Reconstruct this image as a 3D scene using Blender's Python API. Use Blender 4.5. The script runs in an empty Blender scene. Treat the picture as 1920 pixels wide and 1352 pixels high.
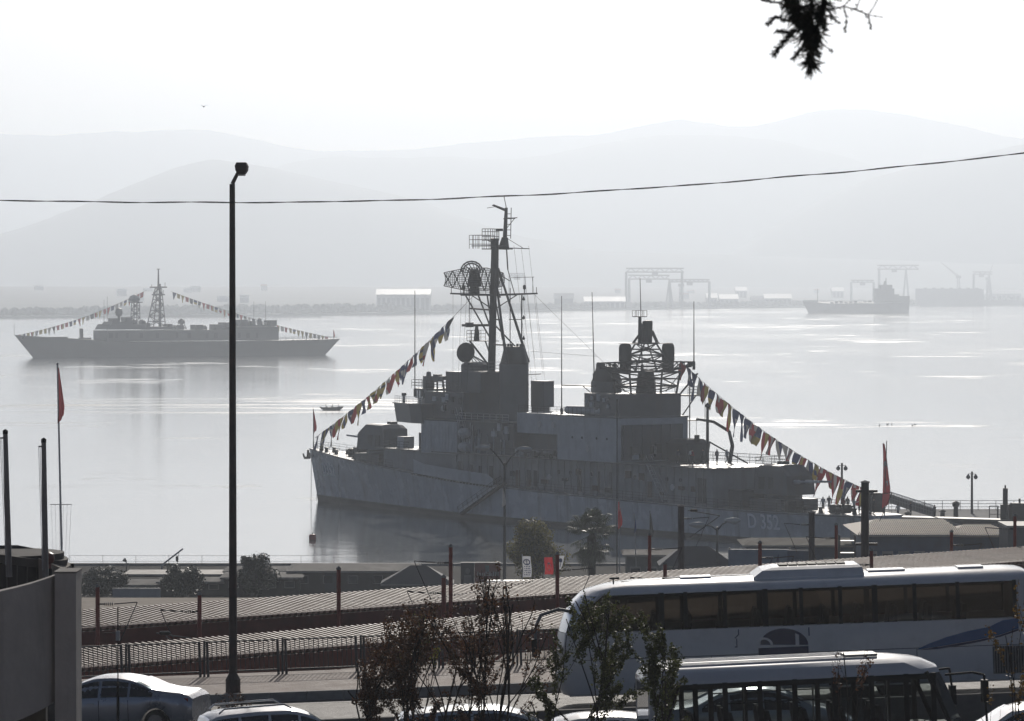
import bpy, bmesh, math, random
from mathutils import Vector, Matrix, Euler, noise as mnoise
sc = bpy.context.scene
R = math.radians
# ------------------------------------------------------------------ camera
F, H, YH, CX, CY = 7500.0, 29.0, 540.0, 960.0, 676.0        # focal length and centre in photo pixels, eye height above the water
PITCH = math.atan((CY - YH) / F)
cam_d = bpy.data.cameras.new('camera'); cam = bpy.data.objects.new('camera', cam_d)
sc.collection.objects.link(cam)
cam.location = (0, 0, H); cam.rotation_euler = (R(90) - PITCH, 0, 0)
cam_d.sensor_width = 36.0; cam_d.lens = 36.0 * F / 1920.0
cam_d.clip_start = 0.5; cam_d.clip_end = 60000.0
cam_d.dof.use_dof = True; cam_d.dof.focus_distance = 480.0; cam_d.dof.aperture_fstop = 15.0
sc.camera = cam
# ------------------------------------------------------------------ sky, sun, exposure
SUN_EL, SUN_AZ = 24.0, 2.5            # degrees; azimuth to the right of the view direction (+Y)
world = bpy.data.worlds.new('World'); sc.world = world; world.use_nodes = True
nt = world.node_tree; nt.nodes.clear()
sky = nt.nodes.new('ShaderNodeTexSky'); sky.sky_type = 'NISHITA'; sky.sun_disc = False
sky.sun_elevation = R(SUN_EL); sky.sun_rotation = R(SUN_AZ)
sky.altitude = 0; sky.air_density = 0.38; sky.dust_density = 0.8; sky.ozone_density = 0.2
bg = nt.nodes.new('ShaderNodeBackground'); bg.inputs['Strength'].default_value = 0.14
wo = nt.nodes.new('ShaderNodeOutputWorld')
nt.links.new(sky.outputs[0], bg.inputs[0]); nt.links.new(bg.outputs[0], wo.inputs[0])
sun_d = bpy.data.lights.new('sun', 'SUN'); sun_d.energy = 5.0; sun_d.angle = R(0.55); sun_d.color = (1.0, 0.935, 0.845)
sun = bpy.data.objects.new('sun', sun_d); sc.collection.objects.link(sun)
sdir = Vector((math.sin(R(SUN_AZ)) * math.cos(R(SUN_EL)), math.cos(R(SUN_AZ)) * math.cos(R(SUN_EL)), math.sin(R(SUN_EL))))
sun.rotation_euler = sdir.to_track_quat('Z', 'Y').to_euler()
sun.location = (0, 0, 300)
sc.view_settings.view_transform = 'Standard'; sc.view_settings.look = 'None'
sc.view_settings.exposure = -1.24; sc.view_settings.gamma = 1.0; sc.view_settings.use_curve_mapping = False
sc.render.engine = 'CYCLES'
sc.cycles.use_denoising = True
sc.cycles.max_bounces = 6; sc.cycles.diffuse_bounces = 3; sc.cycles.glossy_bounces = 3
sc.cycles.transmission_bounces = 4; sc.cycles.transparent_max_bounces = 16; sc.cycles.volume_bounces = 1
HAZE_DENSITY, HAZE_ANISO, HAZE_COLOR = 0.0002, 0.66, (0.845, 0.915, 1.0, 1)

# ------------------------------------------------------------------ pixel helpers (a pixel gives a direction only)
_c, _s = math.cos(PITCH), math.sin(PITCH)
def ray(px, py):
    v = -(py - CY) / F
    return Vector(((px - CX) / F, _c + v * _s, -_s + v * _c))
def at_z(px, py, z):
    r = ray(px, py); k = (z - H) / r.z; return Vector((r.x * k, r.y * k, z))
def at_d(px, py, Y):
    r = ray(px, py); k = Y / r.y; return Vector((r.x * k, Y, H + r.z * k))
def lerp(a, b, t): return a + (b - a) * t
def interp(tab, x):
    if x <= tab[0][0]: return tab[0][1]
    for (x0, y0), (x1, y1) in zip(tab, tab[1:]):
        if x <= x1: return lerp(y0, y1, (x - x0) / (x1 - x0))
    return tab[-1][1]
def smooth(tab, x):                       # interp with eased slopes
    n = 0.0; w = 0.0
    d = (tab[-1][0] - tab[0][0]) / 60
    for k in range(-3, 4):
        n += interp(tab, x + k * d); w += 1
    return n / w

# ------------------------------------------------------------------ materials
MATS = {}
def M(name, col=(0.5, 0.5, 0.5), rough=0.6, metal=0.0, var=0.18, scale=1.5, stretch=(1, 1, 1), bump=0.0, bscale=None,
      spec=0.5, dirt=None, dscale=0.6, dstretch=(1, 1, 1), damt=0.5, coat=0.0):
    """Principled surface with mottled colour, uneven gloss, optional dirt of a second colour and fine relief."""
    if name in MATS: return MATS[name]
    m = bpy.data.materials.new(name); m.use_nodes = True; MATS[name] = m
    n = m.node_tree; b = n.nodes['Principled BSDF']; L = n.links.new
    tc = n.nodes.new('ShaderNodeTexCoord')
    mp = n.nodes.new('ShaderNodeMapping'); mp.inputs['Scale'].default_value = stretch
    L(tc.outputs['Object'], mp.inputs['Vector'])
    nz = n.nodes.new('ShaderNodeTexNoise'); nz.inputs['Scale'].default_value = scale; nz.inputs['Detail'].default_value = 7; nz.inputs['Roughness'].default_value = 0.62
    L(mp.outputs[0], nz.inputs['Vector'])
    cr = n.nodes.new('ShaderNodeValToRGB')
    cr.color_ramp.elements[0].position = 0.3; cr.color_ramp.elements[1].position = 0.7
    cr.color_ramp.elements[0].color = (*[c * (1 - var) for c in col], 1)
    cr.color_ramp.elements[1].color = (*[min(1, c * (1 + var)) for c in col], 1)
    L(nz.outputs['Fac'], cr.inputs[0]); out = cr.outputs[0]
    if dirt:
        mp2 = n.nodes.new('ShaderNodeMapping'); mp2.inputs['Scale'].default_value = dstretch
        L(tc.outputs['Object'], mp2.inputs['Vector'])
        nd = n.nodes.new('ShaderNodeTexNoise'); nd.inputs['Scale'].default_value = dscale; nd.inputs['Detail'].default_value = 8; nd.inputs['Roughness'].default_value = 0.7
        L(mp2.outputs[0], nd.inputs['Vector'])
        r2 = n.nodes.new('ShaderNodeValToRGB'); r2.color_ramp.elements[0].position = 0.5; r2.color_ramp.elements[1].position = 0.72
        r2.color_ramp.elements[0].color = (0, 0, 0, 1); r2.color_ramp.elements[1].color = (damt, damt, damt, 1)
        L(nd.outputs['Fac'], r2.inputs[0])
        mx = n.nodes.new('ShaderNodeMixRGB'); mx.inputs[2].default_value = (*dirt, 1)
        L(r2.outputs[0], mx.inputs[0]); L(out, mx.inputs[1]); out = mx.outputs[0]
    L(out, b.inputs['Base Color'])
    mr = n.nodes.new('ShaderNodeMapRange'); mr.inputs['To Min'].default_value = max(0.02, rough * 0.8); mr.inputs['To Max'].default_value = min(1, rough * 1.2)
    L(nz.outputs['Fac'], mr.inputs['Value']); L(mr.outputs[0], b.inputs['Roughness'])
    b.inputs['Metallic'].default_value = metal
    b.inputs['Specular IOR Level'].default_value = spec
    if coat: b.inputs['Coat Weight'].default_value = coat; b.inputs['Coat Roughness'].default_value = 0.08
    if bump:
        nb = n.nodes.new('ShaderNodeTexNoise'); nb.inputs['Scale'].default_value = bscale or scale * 6; nb.inputs['Detail'].default_value = 5
        L(tc.outputs['Object'], nb.inputs['Vector'])
        bp = n.nodes.new('ShaderNodeBump'); bp.inputs['Strength'].default_value = bump; bp.inputs['Distance'].default_value = 0.05
        L(nb.outputs['Fac'], bp.inputs['Height']); L(bp.outputs[0], b.inputs['Normal'])
    return m
def M_leaf(name, col, var=0.4, trans=0.35):
    """Leaf: diffuse, gloss and light coming through from behind."""
    if name in MATS: return MATS[name]
    m = bpy.data.materials.new(name); m.use_nodes = True; MATS[name] = m
    n = m.node_tree; n.nodes.clear(); L = n.links.new
    geo = n.nodes.new('ShaderNodeNewGeometry')
    cr = n.nodes.new('ShaderNodeValToRGB')
    cr.color_ramp.elements[0].color = (*[c * (1 - var) for c in col], 1); cr.color_ramp.elements[1].color = (*[min(1, c * (1 + var)) for c in col], 1)
    L(geo.outputs['Random Per Island'], cr.inputs[0])
    p = n.nodes.new('ShaderNodeBsdfPrincipled'); p.inputs['Roughness'].default_value = 0.45
    t = n.nodes.new('ShaderNodeBsdfTranslucent'); mx = n.nodes.new('ShaderNodeMixShader'); mx.inputs[0].default_value = trans
    o = n.nodes.new('ShaderNodeOutputMaterial')
    L(cr.outputs[0], p.inputs['Base Color']); L(cr.outputs[0], t.inputs['Color'])
    L(p.outputs[0], mx.inputs[1]); L(t.outputs[0], mx.inputs[2]); L(mx.outputs[0], o.inputs['Surface'])
    return m
def M_glass(name, tint=(0.3, 0.32, 0.33), gloss=0.04, base=0.06):
    """Thin window pane: tinted see-through plus mirror reflection growing at grazing angles."""
    if name in MATS: return MATS[name]
    m = bpy.data.materials.new(name); m.use_nodes = True; MATS[name] = m
    n = m.node_tree; n.nodes.clear(); L = n.links.new
    t = n.nodes.new('ShaderNodeBsdfTransparent'); t.inputs[0].default_value = (*tint, 1)
    g = n.nodes.new('ShaderNodeBsdfGlossy'); g.inputs['Roughness'].default_value = gloss
    f = n.nodes.new('ShaderNodeFresnel'); f.inputs[0].default_value = 1.5
    mx = n.nodes.new('ShaderNodeMixShader'); o = n.nodes.new('ShaderNodeOutputMaterial')
    L(f.outputs[0], mx.inputs[0]); L(t.outputs[0], mx.inputs[1]); L(g.outputs[0], mx.inputs[2]); L(mx.outputs[0], o.inputs['Surface'])
    return m

# ------------------------------------------------------------------ mesh builder and object helpers
COL = sc.collection
class MB:
    def __init__(s): s.v = []; s.f = []; s.mi = []; s.cur = 0
    def add(s, vs, fs):
        o = len(s.v); s.v += [tuple(p) for p in vs]
        for f in fs: s.f.append(tuple(i + o for i in f)); s.mi.append(s.cur)
        return s
    def box(s, x0, x1, y0, y1, z0, z1):
        return s.add([(x0, y0, z0), (x1, y0, z0), (x1, y1, z0), (x0, y1, z0), (x0, y0, z1), (x1, y0, z1), (x1, y1, z1), (x0, y1, z1)],
                     [(0, 3, 2, 1), (4, 5, 6, 7), (0, 1, 5, 4), (1, 2, 6, 5), (2, 3, 7, 6), (3, 0, 4, 7)])
    def loops(s, loops, cap=True, close=True):
        n = len(loops[0]); o = len(s.v)
        for l in loops: s.v += [tuple(p) for p in l]
        for i in range(len(loops) - 1):
            for j in range(n if close else n - 1):
                k = (j + 1) % n
                s.f.append((o + i * n + j, o + i * n + k, o + (i + 1) * n + k, o + (i + 1) * n + j)); s.mi.append(s.cur)
        if cap and close:
            s.f.append(tuple(o + j for j in range(n - 1, -1, -1))); s.mi.append(s.cur)
            q = o + (len(loops) - 1) * n
            s.f.append(tuple(q + j for j in range(n))); s.mi.append(s.cur)
        return s
    def prism(s, base, top): return s.loops([base, top])
    def tube(s, a, b, r0, r1=None, n=6):
        a, b = Vector(a), Vector(b); r1 = r0 if r1 is None else r1
        d = (b - a)
        if d.length < 1e-6: return s
        q = d.to_track_quat('Z', 'Y'); ls = []
        for p, r in ((a, r0), (b, r1)):
            ls.append([p + q @ Vector((r * math.cos(2 * math.pi * k / n), r * math.sin(2 * math.pi * k / n), 0)) for k in range(n)])
        return s.loops(ls)
    def path(s, pts, r, n=5, r1=None):
        for i, (a, b) in enumerate(zip(pts, pts[1:])):
            ra = r if r1 is None else lerp(r, r1, i / (len(pts) - 1)); rb = r if r1 is None else lerp(r, r1, (i + 1) / (len(pts) - 1))
            s.tube(a, b, ra, rb, n)
        return s
    def lathe(s, c, prof, n=16, axis='z', sx=1.0, sy=1.0):
        c = Vector(c); ls = []
        for r, h in prof:
            l = []
            for k in range(n):
                a = 2 * math.pi * k / n; x, y = r * sx * math.cos(a), r * sy * math.sin(a)
                l.append(c + (Vector((x, y, h)) if axis == 'z' else Vector((h, x, y)) if axis == 'x' else Vector((y, h, x))))
            ls.append(l)
        return s.loops(ls)
    def obj(s, name, mats, parent=None, smooth=False, loc=None, rot=None):
        me = bpy.data.meshes.new(name); me.from_pydata(s.v, [], s.f)
        for m in (mats if isinstance(mats, (list, tuple)) else [mats]): me.materials.append(m)
        if max(s.mi, default=0) > 0:
            me.polygons.foreach_set('material_index', s.mi)
        if smooth:
            me.polygons.foreach_set('use_smooth', [True] * len(me.polygons))
            try: me.set_sharp_from_angle(angle=R(38))
            except Exception: pass
        me.update()
        return put(name, me, parent, loc, rot)
def put(name, me, parent=None, loc=None, rot=None):
    o = bpy.data.objects.new(name, me); COL.objects.link(o)
    if parent is not None: o.parent = parent
    if loc is not None: o.location = loc
    if rot is not None: o.rotation_euler = rot
    return o
def tag(o, label=None, cat=None, group=None, kind=None):
    if label: o['label'] = label
    if cat: o['category'] = cat
    if group: o['group'] = group
    if kind: o['kind'] = kind
    return o
def thing(name, label, cat, loc=(0, 0, 0), rz=0.0, group=None, ry=0.0):
    o = bpy.data.objects.new(name, None); COL.objects.link(o); o.empty_display_size = 0.3
    o.location = loc; o.rotation_euler = (0, ry, rz)
    return tag(o, label, cat, group)
def dup(root, loc=None, rz=None, label=None, group=None):
    r = root.copy(); COL.objects.link(r)
    if loc is not None: r.location = loc
    if rz is not None: r.rotation_euler = (root.rotation_euler.x, root.rotation_euler.y, rz)
    if label: r['label'] = label
    if group: r['group'] = group
    for ch in root.children:
        c = ch.copy(); COL.objects.link(c); c.parent = r
        for g in ch.children:
            d = g.copy(); COL.objects.link(d); d.parent = c
    return r
def text_mesh(txt, size, extrude=0.0, bold=0.0):
    cu = bpy.data.curves.new('lettering', 'FONT'); cu.body = txt; cu.size = size; cu.extrude = extrude; cu.offset = bold
    cu.align_x = 'CENTER'; cu.align_y = 'CENTER'; cu.resolution_u = 3
    o = bpy.data.objects.new('lettering', cu); COL.objects.link(o)
    bpy.context.view_layer.update()
    me = bpy.data.meshes.new_from_object(o.evaluated_get(bpy.context.evaluated_depsgraph_get()))
    bpy.data.objects.remove(o); bpy.data.curves.remove(cu)
    return me
def railing(mb, pts, h=1.05, step=1.6, r=0.025, bars=3):
    pts = [Vector(p) for p in pts]
    for a, b in zip(pts, pts[1:]):
        L = (b - a).length; n = max(1, int(round(L / step)))
        for k in range(n + 1):
            p = a.lerp(b, k / n); mb.tube(p, p + Vector((0, 0, h)), r * 1.3, n=4)
        for j in range(1, bars + 1):
            z = Vector((0, 0, h * j / bars)); mb.tube(a + z, b + z, r, n=4)
    return mb
def lattice(mb, c0, c1, w0, w1, n, r=0.05, d0=None, d1=None):
    """Square lattice tower from c0 to c1 with half widths w0 to w1."""
    c0, c1 = Vector(c0), Vector(c1); d0 = d0 or w0; d1 = d1 or w1
    lv = []
    for k in range(n + 1):
        t = k / n; c = c0.lerp(c1, t); w = lerp(w0, w1, t); d = lerp(d0, d1, t)
        lv.append([c + Vector((sx * w, sy * d, 0)) for sx, sy in ((-1, -1), (1, -1), (1, 1), (-1, 1))])
    for k in range(n):
        for j in range(4):
            mb.tube(lv[k][j], lv[k + 1][j], r * 1.35, n=4)
            mb.tube(lv[k + 1][j], lv[k + 1][(j + 1) % 4], r, n=4)
            if (k + j) % 2: mb.tube(lv[k][j], lv[k + 1][(j + 1) % 4], r, n=4)
            else: mb.tube(lv[k][(j + 1) % 4], lv[k + 1][j], r, n=4)
    return mb
# ================================================================== SETTING
# ---- water
def make_water():
    m = bpy.data.materials.new('sea_water'); m.use_nodes = True; n = m.node_tree; L = n.links.new; b = n.nodes['Principled BSDF']
    b.inputs['Base Color'].default_value = (0.05, 0.07, 0.078, 1); b.inputs['IOR'].default_value = 1.4
    tc = n.nodes.new('ShaderNodeTexCoord')
    def noise(scale, stretch, detail=3, rough=0.5):
        mp = n.nodes.new('ShaderNodeMapping'); mp.inputs['Scale'].default_value = stretch; L(tc.outputs['Object'], mp.inputs['Vector'])
        z = n.nodes.new('ShaderNodeTexNoise'); z.inputs['Scale'].default_value = scale; z.inputs['Detail'].default_value = detail; z.inputs['Roughness'].default_value = rough
        L(mp.outputs[0], z.inputs['Vector']); return z.outputs['Fac']
    def ramp(v, p0, p1, a=0.0, c=1.0):
        r = n.nodes.new('ShaderNodeMapRange'); r.inputs['From Min'].default_value = p0; r.inputs['From Max'].default_value = p1
        r.inputs['To Min'].default_value = a; r.inputs['To Max'].default_value = c; L(v, r.inputs['Value']); return r.outputs[0]
    def math_(op, a, c):
        q = n.nodes.new('ShaderNodeMath'); q.operation = op
        for i, x in enumerate((a, c)):
            if isinstance(x, (int, float)): q.inputs[i].default_value = x
            else: L(x, q.inputs[i])
        return q.outputs[0]
    # cat's paws: streaks of ruffled water lying across the calm bay
    streak = ramp(noise(0.012, (1.0, 0.55, 1), 6, 0.62), 0.565, 0.66)
    broken = ramp(noise(0.09, (0.35, 1.0, 1), 4, 0.6), 0.45, 0.62)
    sep = n.nodes.new('ShaderNodeSeparateXYZ'); L(tc.outputs['Object'], sep.inputs[0])
    def patch(cx, cy, rx, ry):                     # a gust ruffling one stretch of the bay
        ax = math_('MULTIPLY', math_('SUBTRACT', sep.outputs[0], cx), 1 / rx); ay = math_('MULTIPLY', math_('SUBTRACT', sep.outputs[1], cy), 1 / ry)
        return ramp(math_('ADD', math_('MULTIPLY', ax, ax), math_('MULTIPLY', ay, ay)), 1.0, 0.2, 0.0, 1.0)
    lines = ramp(noise(0.05, (0.25, 1.0, 1), 6, 0.7), 0.5, 0.6)
    gust = math_('MULTIPLY', patch(-72, 985, 80, 75), lines)
    ruffle = math_('MAXIMUM', math_('MULTIPLY', streak, broken), gust)
    big = ramp(noise(0.006, (1.0, 0.3, 1), 4, 0.55), 0.35, 0.7)
    h1 = noise(0.55, (1.0, 1.4, 1), 4, 0.6); h2 = noise(0.12, (0.7, 1.3, 1), 3)
    bp = n.nodes.new('ShaderNodeBump'); bp.inputs['Distance'].default_value = 0.05
    L(math_('ADD', 0.22, math_('MULTIPLY', big, 0.2)), bp.inputs['Strength']); L(h1, bp.inputs['Height'])
    bp2 = n.nodes.new('ShaderNodeBump'); bp2.inputs['Distance'].default_value = 0.09; bp2.inputs['Strength'].default_value = 0.45
    L(h2, bp2.inputs['Height']); L(bp.outputs[0], bp2.inputs['Normal']); L(bp2.outputs[0], b.inputs['Normal'])
    L(math_('ADD', math_('ADD', 0.08, math_('MULTIPLY', big, 0.05)), math_('MULTIPLY', ruffle, 0.34)), b.inputs['Roughness'])
    mb = MB(); xs = [-8500, -2500, -800, -200, 200, 800, 2500, 8500]; ys = [300, 500, 900, 1800, 4000, 9000, 17300]
    for j in range(len(ys) - 1):
        for i in range(len(xs) - 1):
            mb.add([(xs[i], ys[j], 0), (xs[i + 1], ys[j], 0), (xs[i + 1], ys[j + 1], 0), (xs[i], ys[j + 1], 0)], [(0, 1, 2, 3)])
    tag(mb.obj('water', m), kind='structure')
make_water()

# ---- hills across the bay, one real ridge behind another
hill_mat = M('hill_scrub', (0.055, 0.075, 0.04), 0.9, var=0.35, scale=0.006, dirt=(0.11, 0.10, 0.07), dscale=0.003)
def ridge(d, prof, seed, rough):
    mb = MB(); nx, ny = 260, 16; depth = d * 0.16; rows = []
    for j in range(ny + 1):
        tj = j / ny; row = []
        for i in range(nx + 1):
            px = -700 + 3320 * i / nx
            crest = H + (YH - sum(interp(prof, px + q) for q in (-45, -25, 0, 25, 45)) / 5) / F * d
            x = (px - CX) / F * d
            y = d - depth * 0.55 + depth * tj
            shape = math.sin(min(1, tj / 0.55) * math.pi / 2) ** 1.2 if tj < 0.55 else math.cos((tj - 0.55) / 0.45 * math.pi / 2)
            nn = mnoise.fractal(Vector((x * 0.0013 + seed, y * 0.0013, seed * 1.7)), 1.0, 2.1, 6)
            z = crest * shape * (1 + rough * 0.25 * nn * (1 - 0.9 * shape)) + rough * 6 * nn * shape + 4 * mnoise.fractal(Vector((x * 0.008, y * 0.008, seed)), 1.0, 2.1, 4) * shape
            row.append((x * (y / d), y, max(-1.5, z)))
        rows.append(row)
    mb.loops(rows, cap=False, close=False)
    tag(mb.obj('hills', hill_mat, smooth=True), kind='structure')
ridge(10600, [(-900, 545), (1250, 535), (1330, 500), (1400, 460), (1460, 418), (1520, 385), (1600, 345), (1680, 320), (1780, 305), (1860, 289), (1920, 274), (2100, 250), (2700, 240)], 3.1, 1.0)
ridge(9900, [(-900, 500), (-100, 455), (0, 440), (100, 408), (200, 372), (280, 338), (360, 306), (420, 301), (500, 312), (580, 330), (660, 346), (750, 366), (850, 400), (950, 436), (1100, 470), (2700, 520)], 7.7, 1.0)
ridge(12700, [(-900, 520), (300, 440), (420, 372), (520, 318), (600, 299), (690, 296), (760, 303), (840, 297), (930, 307), (1000, 300), (1100, 280), (1200, 262), (1300, 256), (1400, 262), (1500, 275), (1600, 300), (1760, 340), (2700, 420)], 12.4, 1.2)
ridge(15500, [(-900, 262), (0, 252), (100, 257), (220, 252), (340, 249), (450, 262), (520, 280), (600, 288), (680, 275), (760, 280), (860, 268), (960, 262), (1060, 264), (1150, 253), (1230, 233), (1285, 225), (1340, 231), (1400, 240), (1490, 216), (1580, 206), (1660, 212), (1740, 229), (1830, 245), (1920, 265), (2100, 280), (2700, 300)], 21.9, 1.2)

# ---- the far shore: low land with woods
SHORE = [at_z(px, py, 0) for px, py in ((-500, 601), (0, 597), (400, 594), (700, 590), (1000, 585), (1150, 581.5), (1500, 577), (1920, 571.5), (2400, 568))]
def shore_y(x):
    return interp([(p.x, p.y) for p in SHORE], x)
def make_far_shore():
    mb = MB(); rows = []
    for k, (dy, z) in enumerate(((0, -1.5), (3, 1.6), (160, 3.0), (900, 12), (2600, 30), (5200, 34))):
        rows.append([(x, shore_y(x) + dy, z) for x in range(-1500, 2601, 40)])
    mb.loops(rows, cap=False, close=False)
    tag(mb.obj('far_shore', M('far_land', (0.13, 0.13, 0.11), 0.9, var=0.3, scale=0.01), smooth=True), kind='structure')
    rng = random.Random(5); mb = MB()
    for k in range(3600):
        x = rng.uniform(-900, 1100)
        y = shore_y(x) + rng.choice((25, 60, 120, 260)) * rng.uniform(0.6, 1.6)
        r = rng.uniform(2.5, 6); h = rng.uniform(3, 9) * (1.1 if -420 < x < -130 else 0.9)
        z0 = 2.5; ls = []
        for zz, rr in ((0, 0.55), (0.35, 1.0), (0.7, 0.8), (0.92, 0.4), (1, 0.08)):
            ls.append([(x + r * rr * math.cos(a) * rng.uniform(0.75, 1.2), y + r * rr * math.sin(a) * rng.uniform(0.75, 1.2), z0 + h * zz * rng.uniform(0.94, 1.05)) for a in [q * math.pi / 3 for q in range(6)]])
        mb.loops(ls)
    tag(mb.obj('far_woods', M('far_foliage', (0.12, 0.125, 0.1), 0.9, var=0.4, scale=0.05)), 'grey belt of woods along the far shore of the bay', 'woods', kind='stuff')
make_far_shore()

# ---- shipyard across the bay
steel_far = M('crane_steel', (0.16, 0.17, 0.19), 0.6, var=0.2, scale=0.2)
def place_far(px, py_base, z=2.0, back=0.0):
    x = (px - CX) / F; y = 5000.0
    for _ in range(8): y = shore_y(x * y) + 30 + back
    return Vector((x * y, y, z))
def gantry(px0, px1, py_top, py_leg, label, legs=((0.0, 'plain'), (1.0, 'plain')), over=(0.0, 0.0), girder=4.5, back=0.0, py_low=None):
    a = place_far((px0 + px1) / 2, 0, back=back); k = a.y / F
    w = (px1 - px0) * k; top = H + (YH - py_top) * k
    t = thing('gantry_crane', label, 'crane', a, 0, 'shipyard gantry cranes on the far shore')
    g = MB()
    x0, x1 = -w / 2, w / 2
    lo = top - girder - 2
    for yy in (-4, 4):
        for zz in (top, lo + 2): g.tube((x0 - over[0] * k, yy, zz), (x1 + over[1] * k, yy, zz), 0.9, n=4)
        nseg = max(4, int(w / 6)); xa = x0 - over[0] * k; xb = x1 + over[1] * k
        for i in range(nseg):
            p = lerp(xa, xb, i / nseg); q = lerp(xa, xb, (i + 1) / nseg)
            g.tube((p, yy, top if i % 2 else lo + 2), (q, yy, lo + 2 if i % 2 else top), 0.5, n=4)
    g.obj('girder', steel_far, t)
    for fr, kind in legs:
        l = MB(); xc = lerp(x0, x1, fr)
        if kind == 'splay':
            for sx in (-5, 5):
                for yy in (-8, 8): l.tube((xc + sx, yy, 0), (xc, yy * 0.5, lo + 2), 1.3, 1.0, 4)
        else:
            for yy in (-8, 8): l.tube((xc, yy, 0), (xc, yy * 0.5, lo + 2), 1.7, 1.5, 4)
        l.tube((xc, -8, 6), (xc, 8, 6), 0.8, n=4)
        l.obj('leg', steel_far, t)
    MB().box(-4, 4, -3, 3, lo - 3, lo + 1.8).obj('trolley', steel_far, t)
    return t
gantry(1174, 1282, 506, 575, 'widest pale grey gantry crane on the far shore, left of the others', legs=((0, 'plain'), (0.97, 'plain')), girder=5)
gantry(1178, 1255, 519, 575, 'low gantry crane standing inside the widest gantry crane', legs=((0.02, 'plain'), (1, 'splay')), girder=5, back=60)
gantry(1256, 1330, 527, 575, 'thin light gantry crane right of the widest gantry', girder=3, back=20)
gantry(1596, 1638, 528, 565, 'small faint gantry crane left of the cargo ship bridge', girder=3, back=120)
gantry(1645, 1708, 500, 560, 'tall gantry crane with overhanging girder above the grey cargo ship', legs=((0.05, 'plain'), (0.85, 'splay')), over=(0, 14), girder=6, back=60)
gantry(1824, 1856, 512, 560, 'narrow gantry crane near the right edge of the far shore', legs=((0.05, 'plain'), (0.95, 'splay')), over=(0, 4), girder=4, back=60)
gantry(955, 984, 516, 575, 'faint gantry crane seen just right of the destroyer mast', girder=3, back=300)
def jib_crane(px, py_top, reach_px, label, back=80):
    a = place_far(px, 0, back=back); k = a.y / F; top = H + (YH - py_top) * k
    t = thing('jib_crane', label, 'crane', a, 0, 'shipyard jib cranes on the far shore')
    lattice(MB(), (0, 0, 0), (0, 0, top * 0.62), 3.2, 1.8, 6, 0.35).obj('tower', steel_far, t)
    MB().box(-4, 4, -3, 3, top * 0.62, top * 0.62 + 4).obj('cab', steel_far, t)
    j = MB(); e = Vector((reach_px * k, 0, top)); b0 = Vector((0, 0, top * 0.64))
    for yy in (-1.2, 1.2):
        j.tube(b0 + Vector((0, yy, 0)), e, 0.45, n=4); j.tube(b0 + Vector((0, yy, 3)), e, 0.3, n=4)
    for i in range(8): j.tube(b0.lerp(e, i / 8) + Vector((0, 0, 3 * (1 - i / 8) * (i % 2))), b0.lerp(e, (i + 1) / 8) + Vector((0, 0, 3 * (1 - (i + 1) / 8) * ((i + 1) % 2))), 0.25, n=4)
    j.obj('jib', steel_far, t)
jib_crane(1797, 494, -33, 'slewing jib crane with raised arm pointing up left on far shore')
jib_crane(1277, 516, 3, 'slim tower crane standing under the right end of the widest gantry')
jib_crane(1852, 499, 9, 'tall thin tower crane at the far right of the shipyard')
wh = M('warehouse_wall', (0.42, 0.43, 0.44), 0.7, scale=0.1); whr = M('warehouse_roof', (0.6, 0.6, 0.61), 0.5, scale=0.15); grwall = M('yard_wall', (0.2, 0.21, 0.23), 0.8, scale=0.1)
def warehouse(px0, px1, py_top, label, back=60, depth=40, roofm=None, wallm=None, bays=6, pitch=0.12):
    a = place_far((px0 + px1) / 2, 0, back=back); k = a.y / F; w = (px1 - px0) * k; h = H + (YH - py_top) * k - a.z
    if back > 400: g = interp([(0, 4), (900, 12), (2600, 30)], a.y - shore_y(a.x)) - 1; h = min(h, 14); a.z = H + (YH - py_top) * k - h; a.z = min(a.z, g + 1); h = max(6, min(14, H + (YH - py_top) * k - a.z))
    t = thing('warehouse', label, 'warehouse', a, 0, 'sheds along the far shore')
    MB().box(-w / 2, w / 2, 0, depth, 0, h * 0.86).obj('wall', wallm or wh, t)
    e = h * 0.86; mb = MB()
    mb.loops([[(-w / 2 - 1, -1, e + 0.05), (-w / 2 - 1, depth / 2, h + depth * pitch), (-w / 2 - 1, depth + 1, e + 0.05)], [(w / 2 + 1, -1, e + 0.05), (w / 2 + 1, depth / 2, h + depth * pitch), (w / 2 + 1, depth + 1, e + 0.05)]])
    mb.obj('roof', roofm or whr, t)
    for i in range(bays):
        x = lerp(-w / 2, w / 2, (i + 0.5) / bays); ww = w / bays * 0.3
        MB().box(x - ww, x + ww, -0.25, -0.02, h * 0.1, h * 0.7).obj('door', grwall, t)
warehouse(706, 806, 547, 'large pale shipyard hall with ribbed wall on the far shore', back=40, depth=60, bays=11, pitch=0.05)
warehouse(1096, 1172, 563, 'long low white shed left under the widest gantry', back=20, bays=8)
warehouse(1326, 1344, 556, 'small white shed right of the thin gantry crane', back=20, bays=3)
warehouse(1350, 1384, 558, 'white shed second right of the thin gantry crane', back=30, bays=4)
warehouse(1380, 1400, 524, 'isolated white building on the slope above the shipyard', back=900, bays=3)
warehouse(1434, 1484, 557, 'white roofed shed left of the cargo ship bow', back=30, bays=6)
warehouse(1561, 1582, 533, 'pale building above the cargo ship on the far slope', back=800, bays=3)
warehouse(1830, 1915, 548, 'long pale shed at the right end of the far shore', back=200, bays=9)
warehouse(1040, 1075, 557, 'dark grey shed right of the destroyer mast on far shore', back=30, bays=4, roofm=grwall, wallm=grwall)
warehouse(1410, 1432, 561, 'small grey shed between the two white roofed sheds', back=20, bays=3, roofm=grwall)
rng = random.Random(11)
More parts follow.
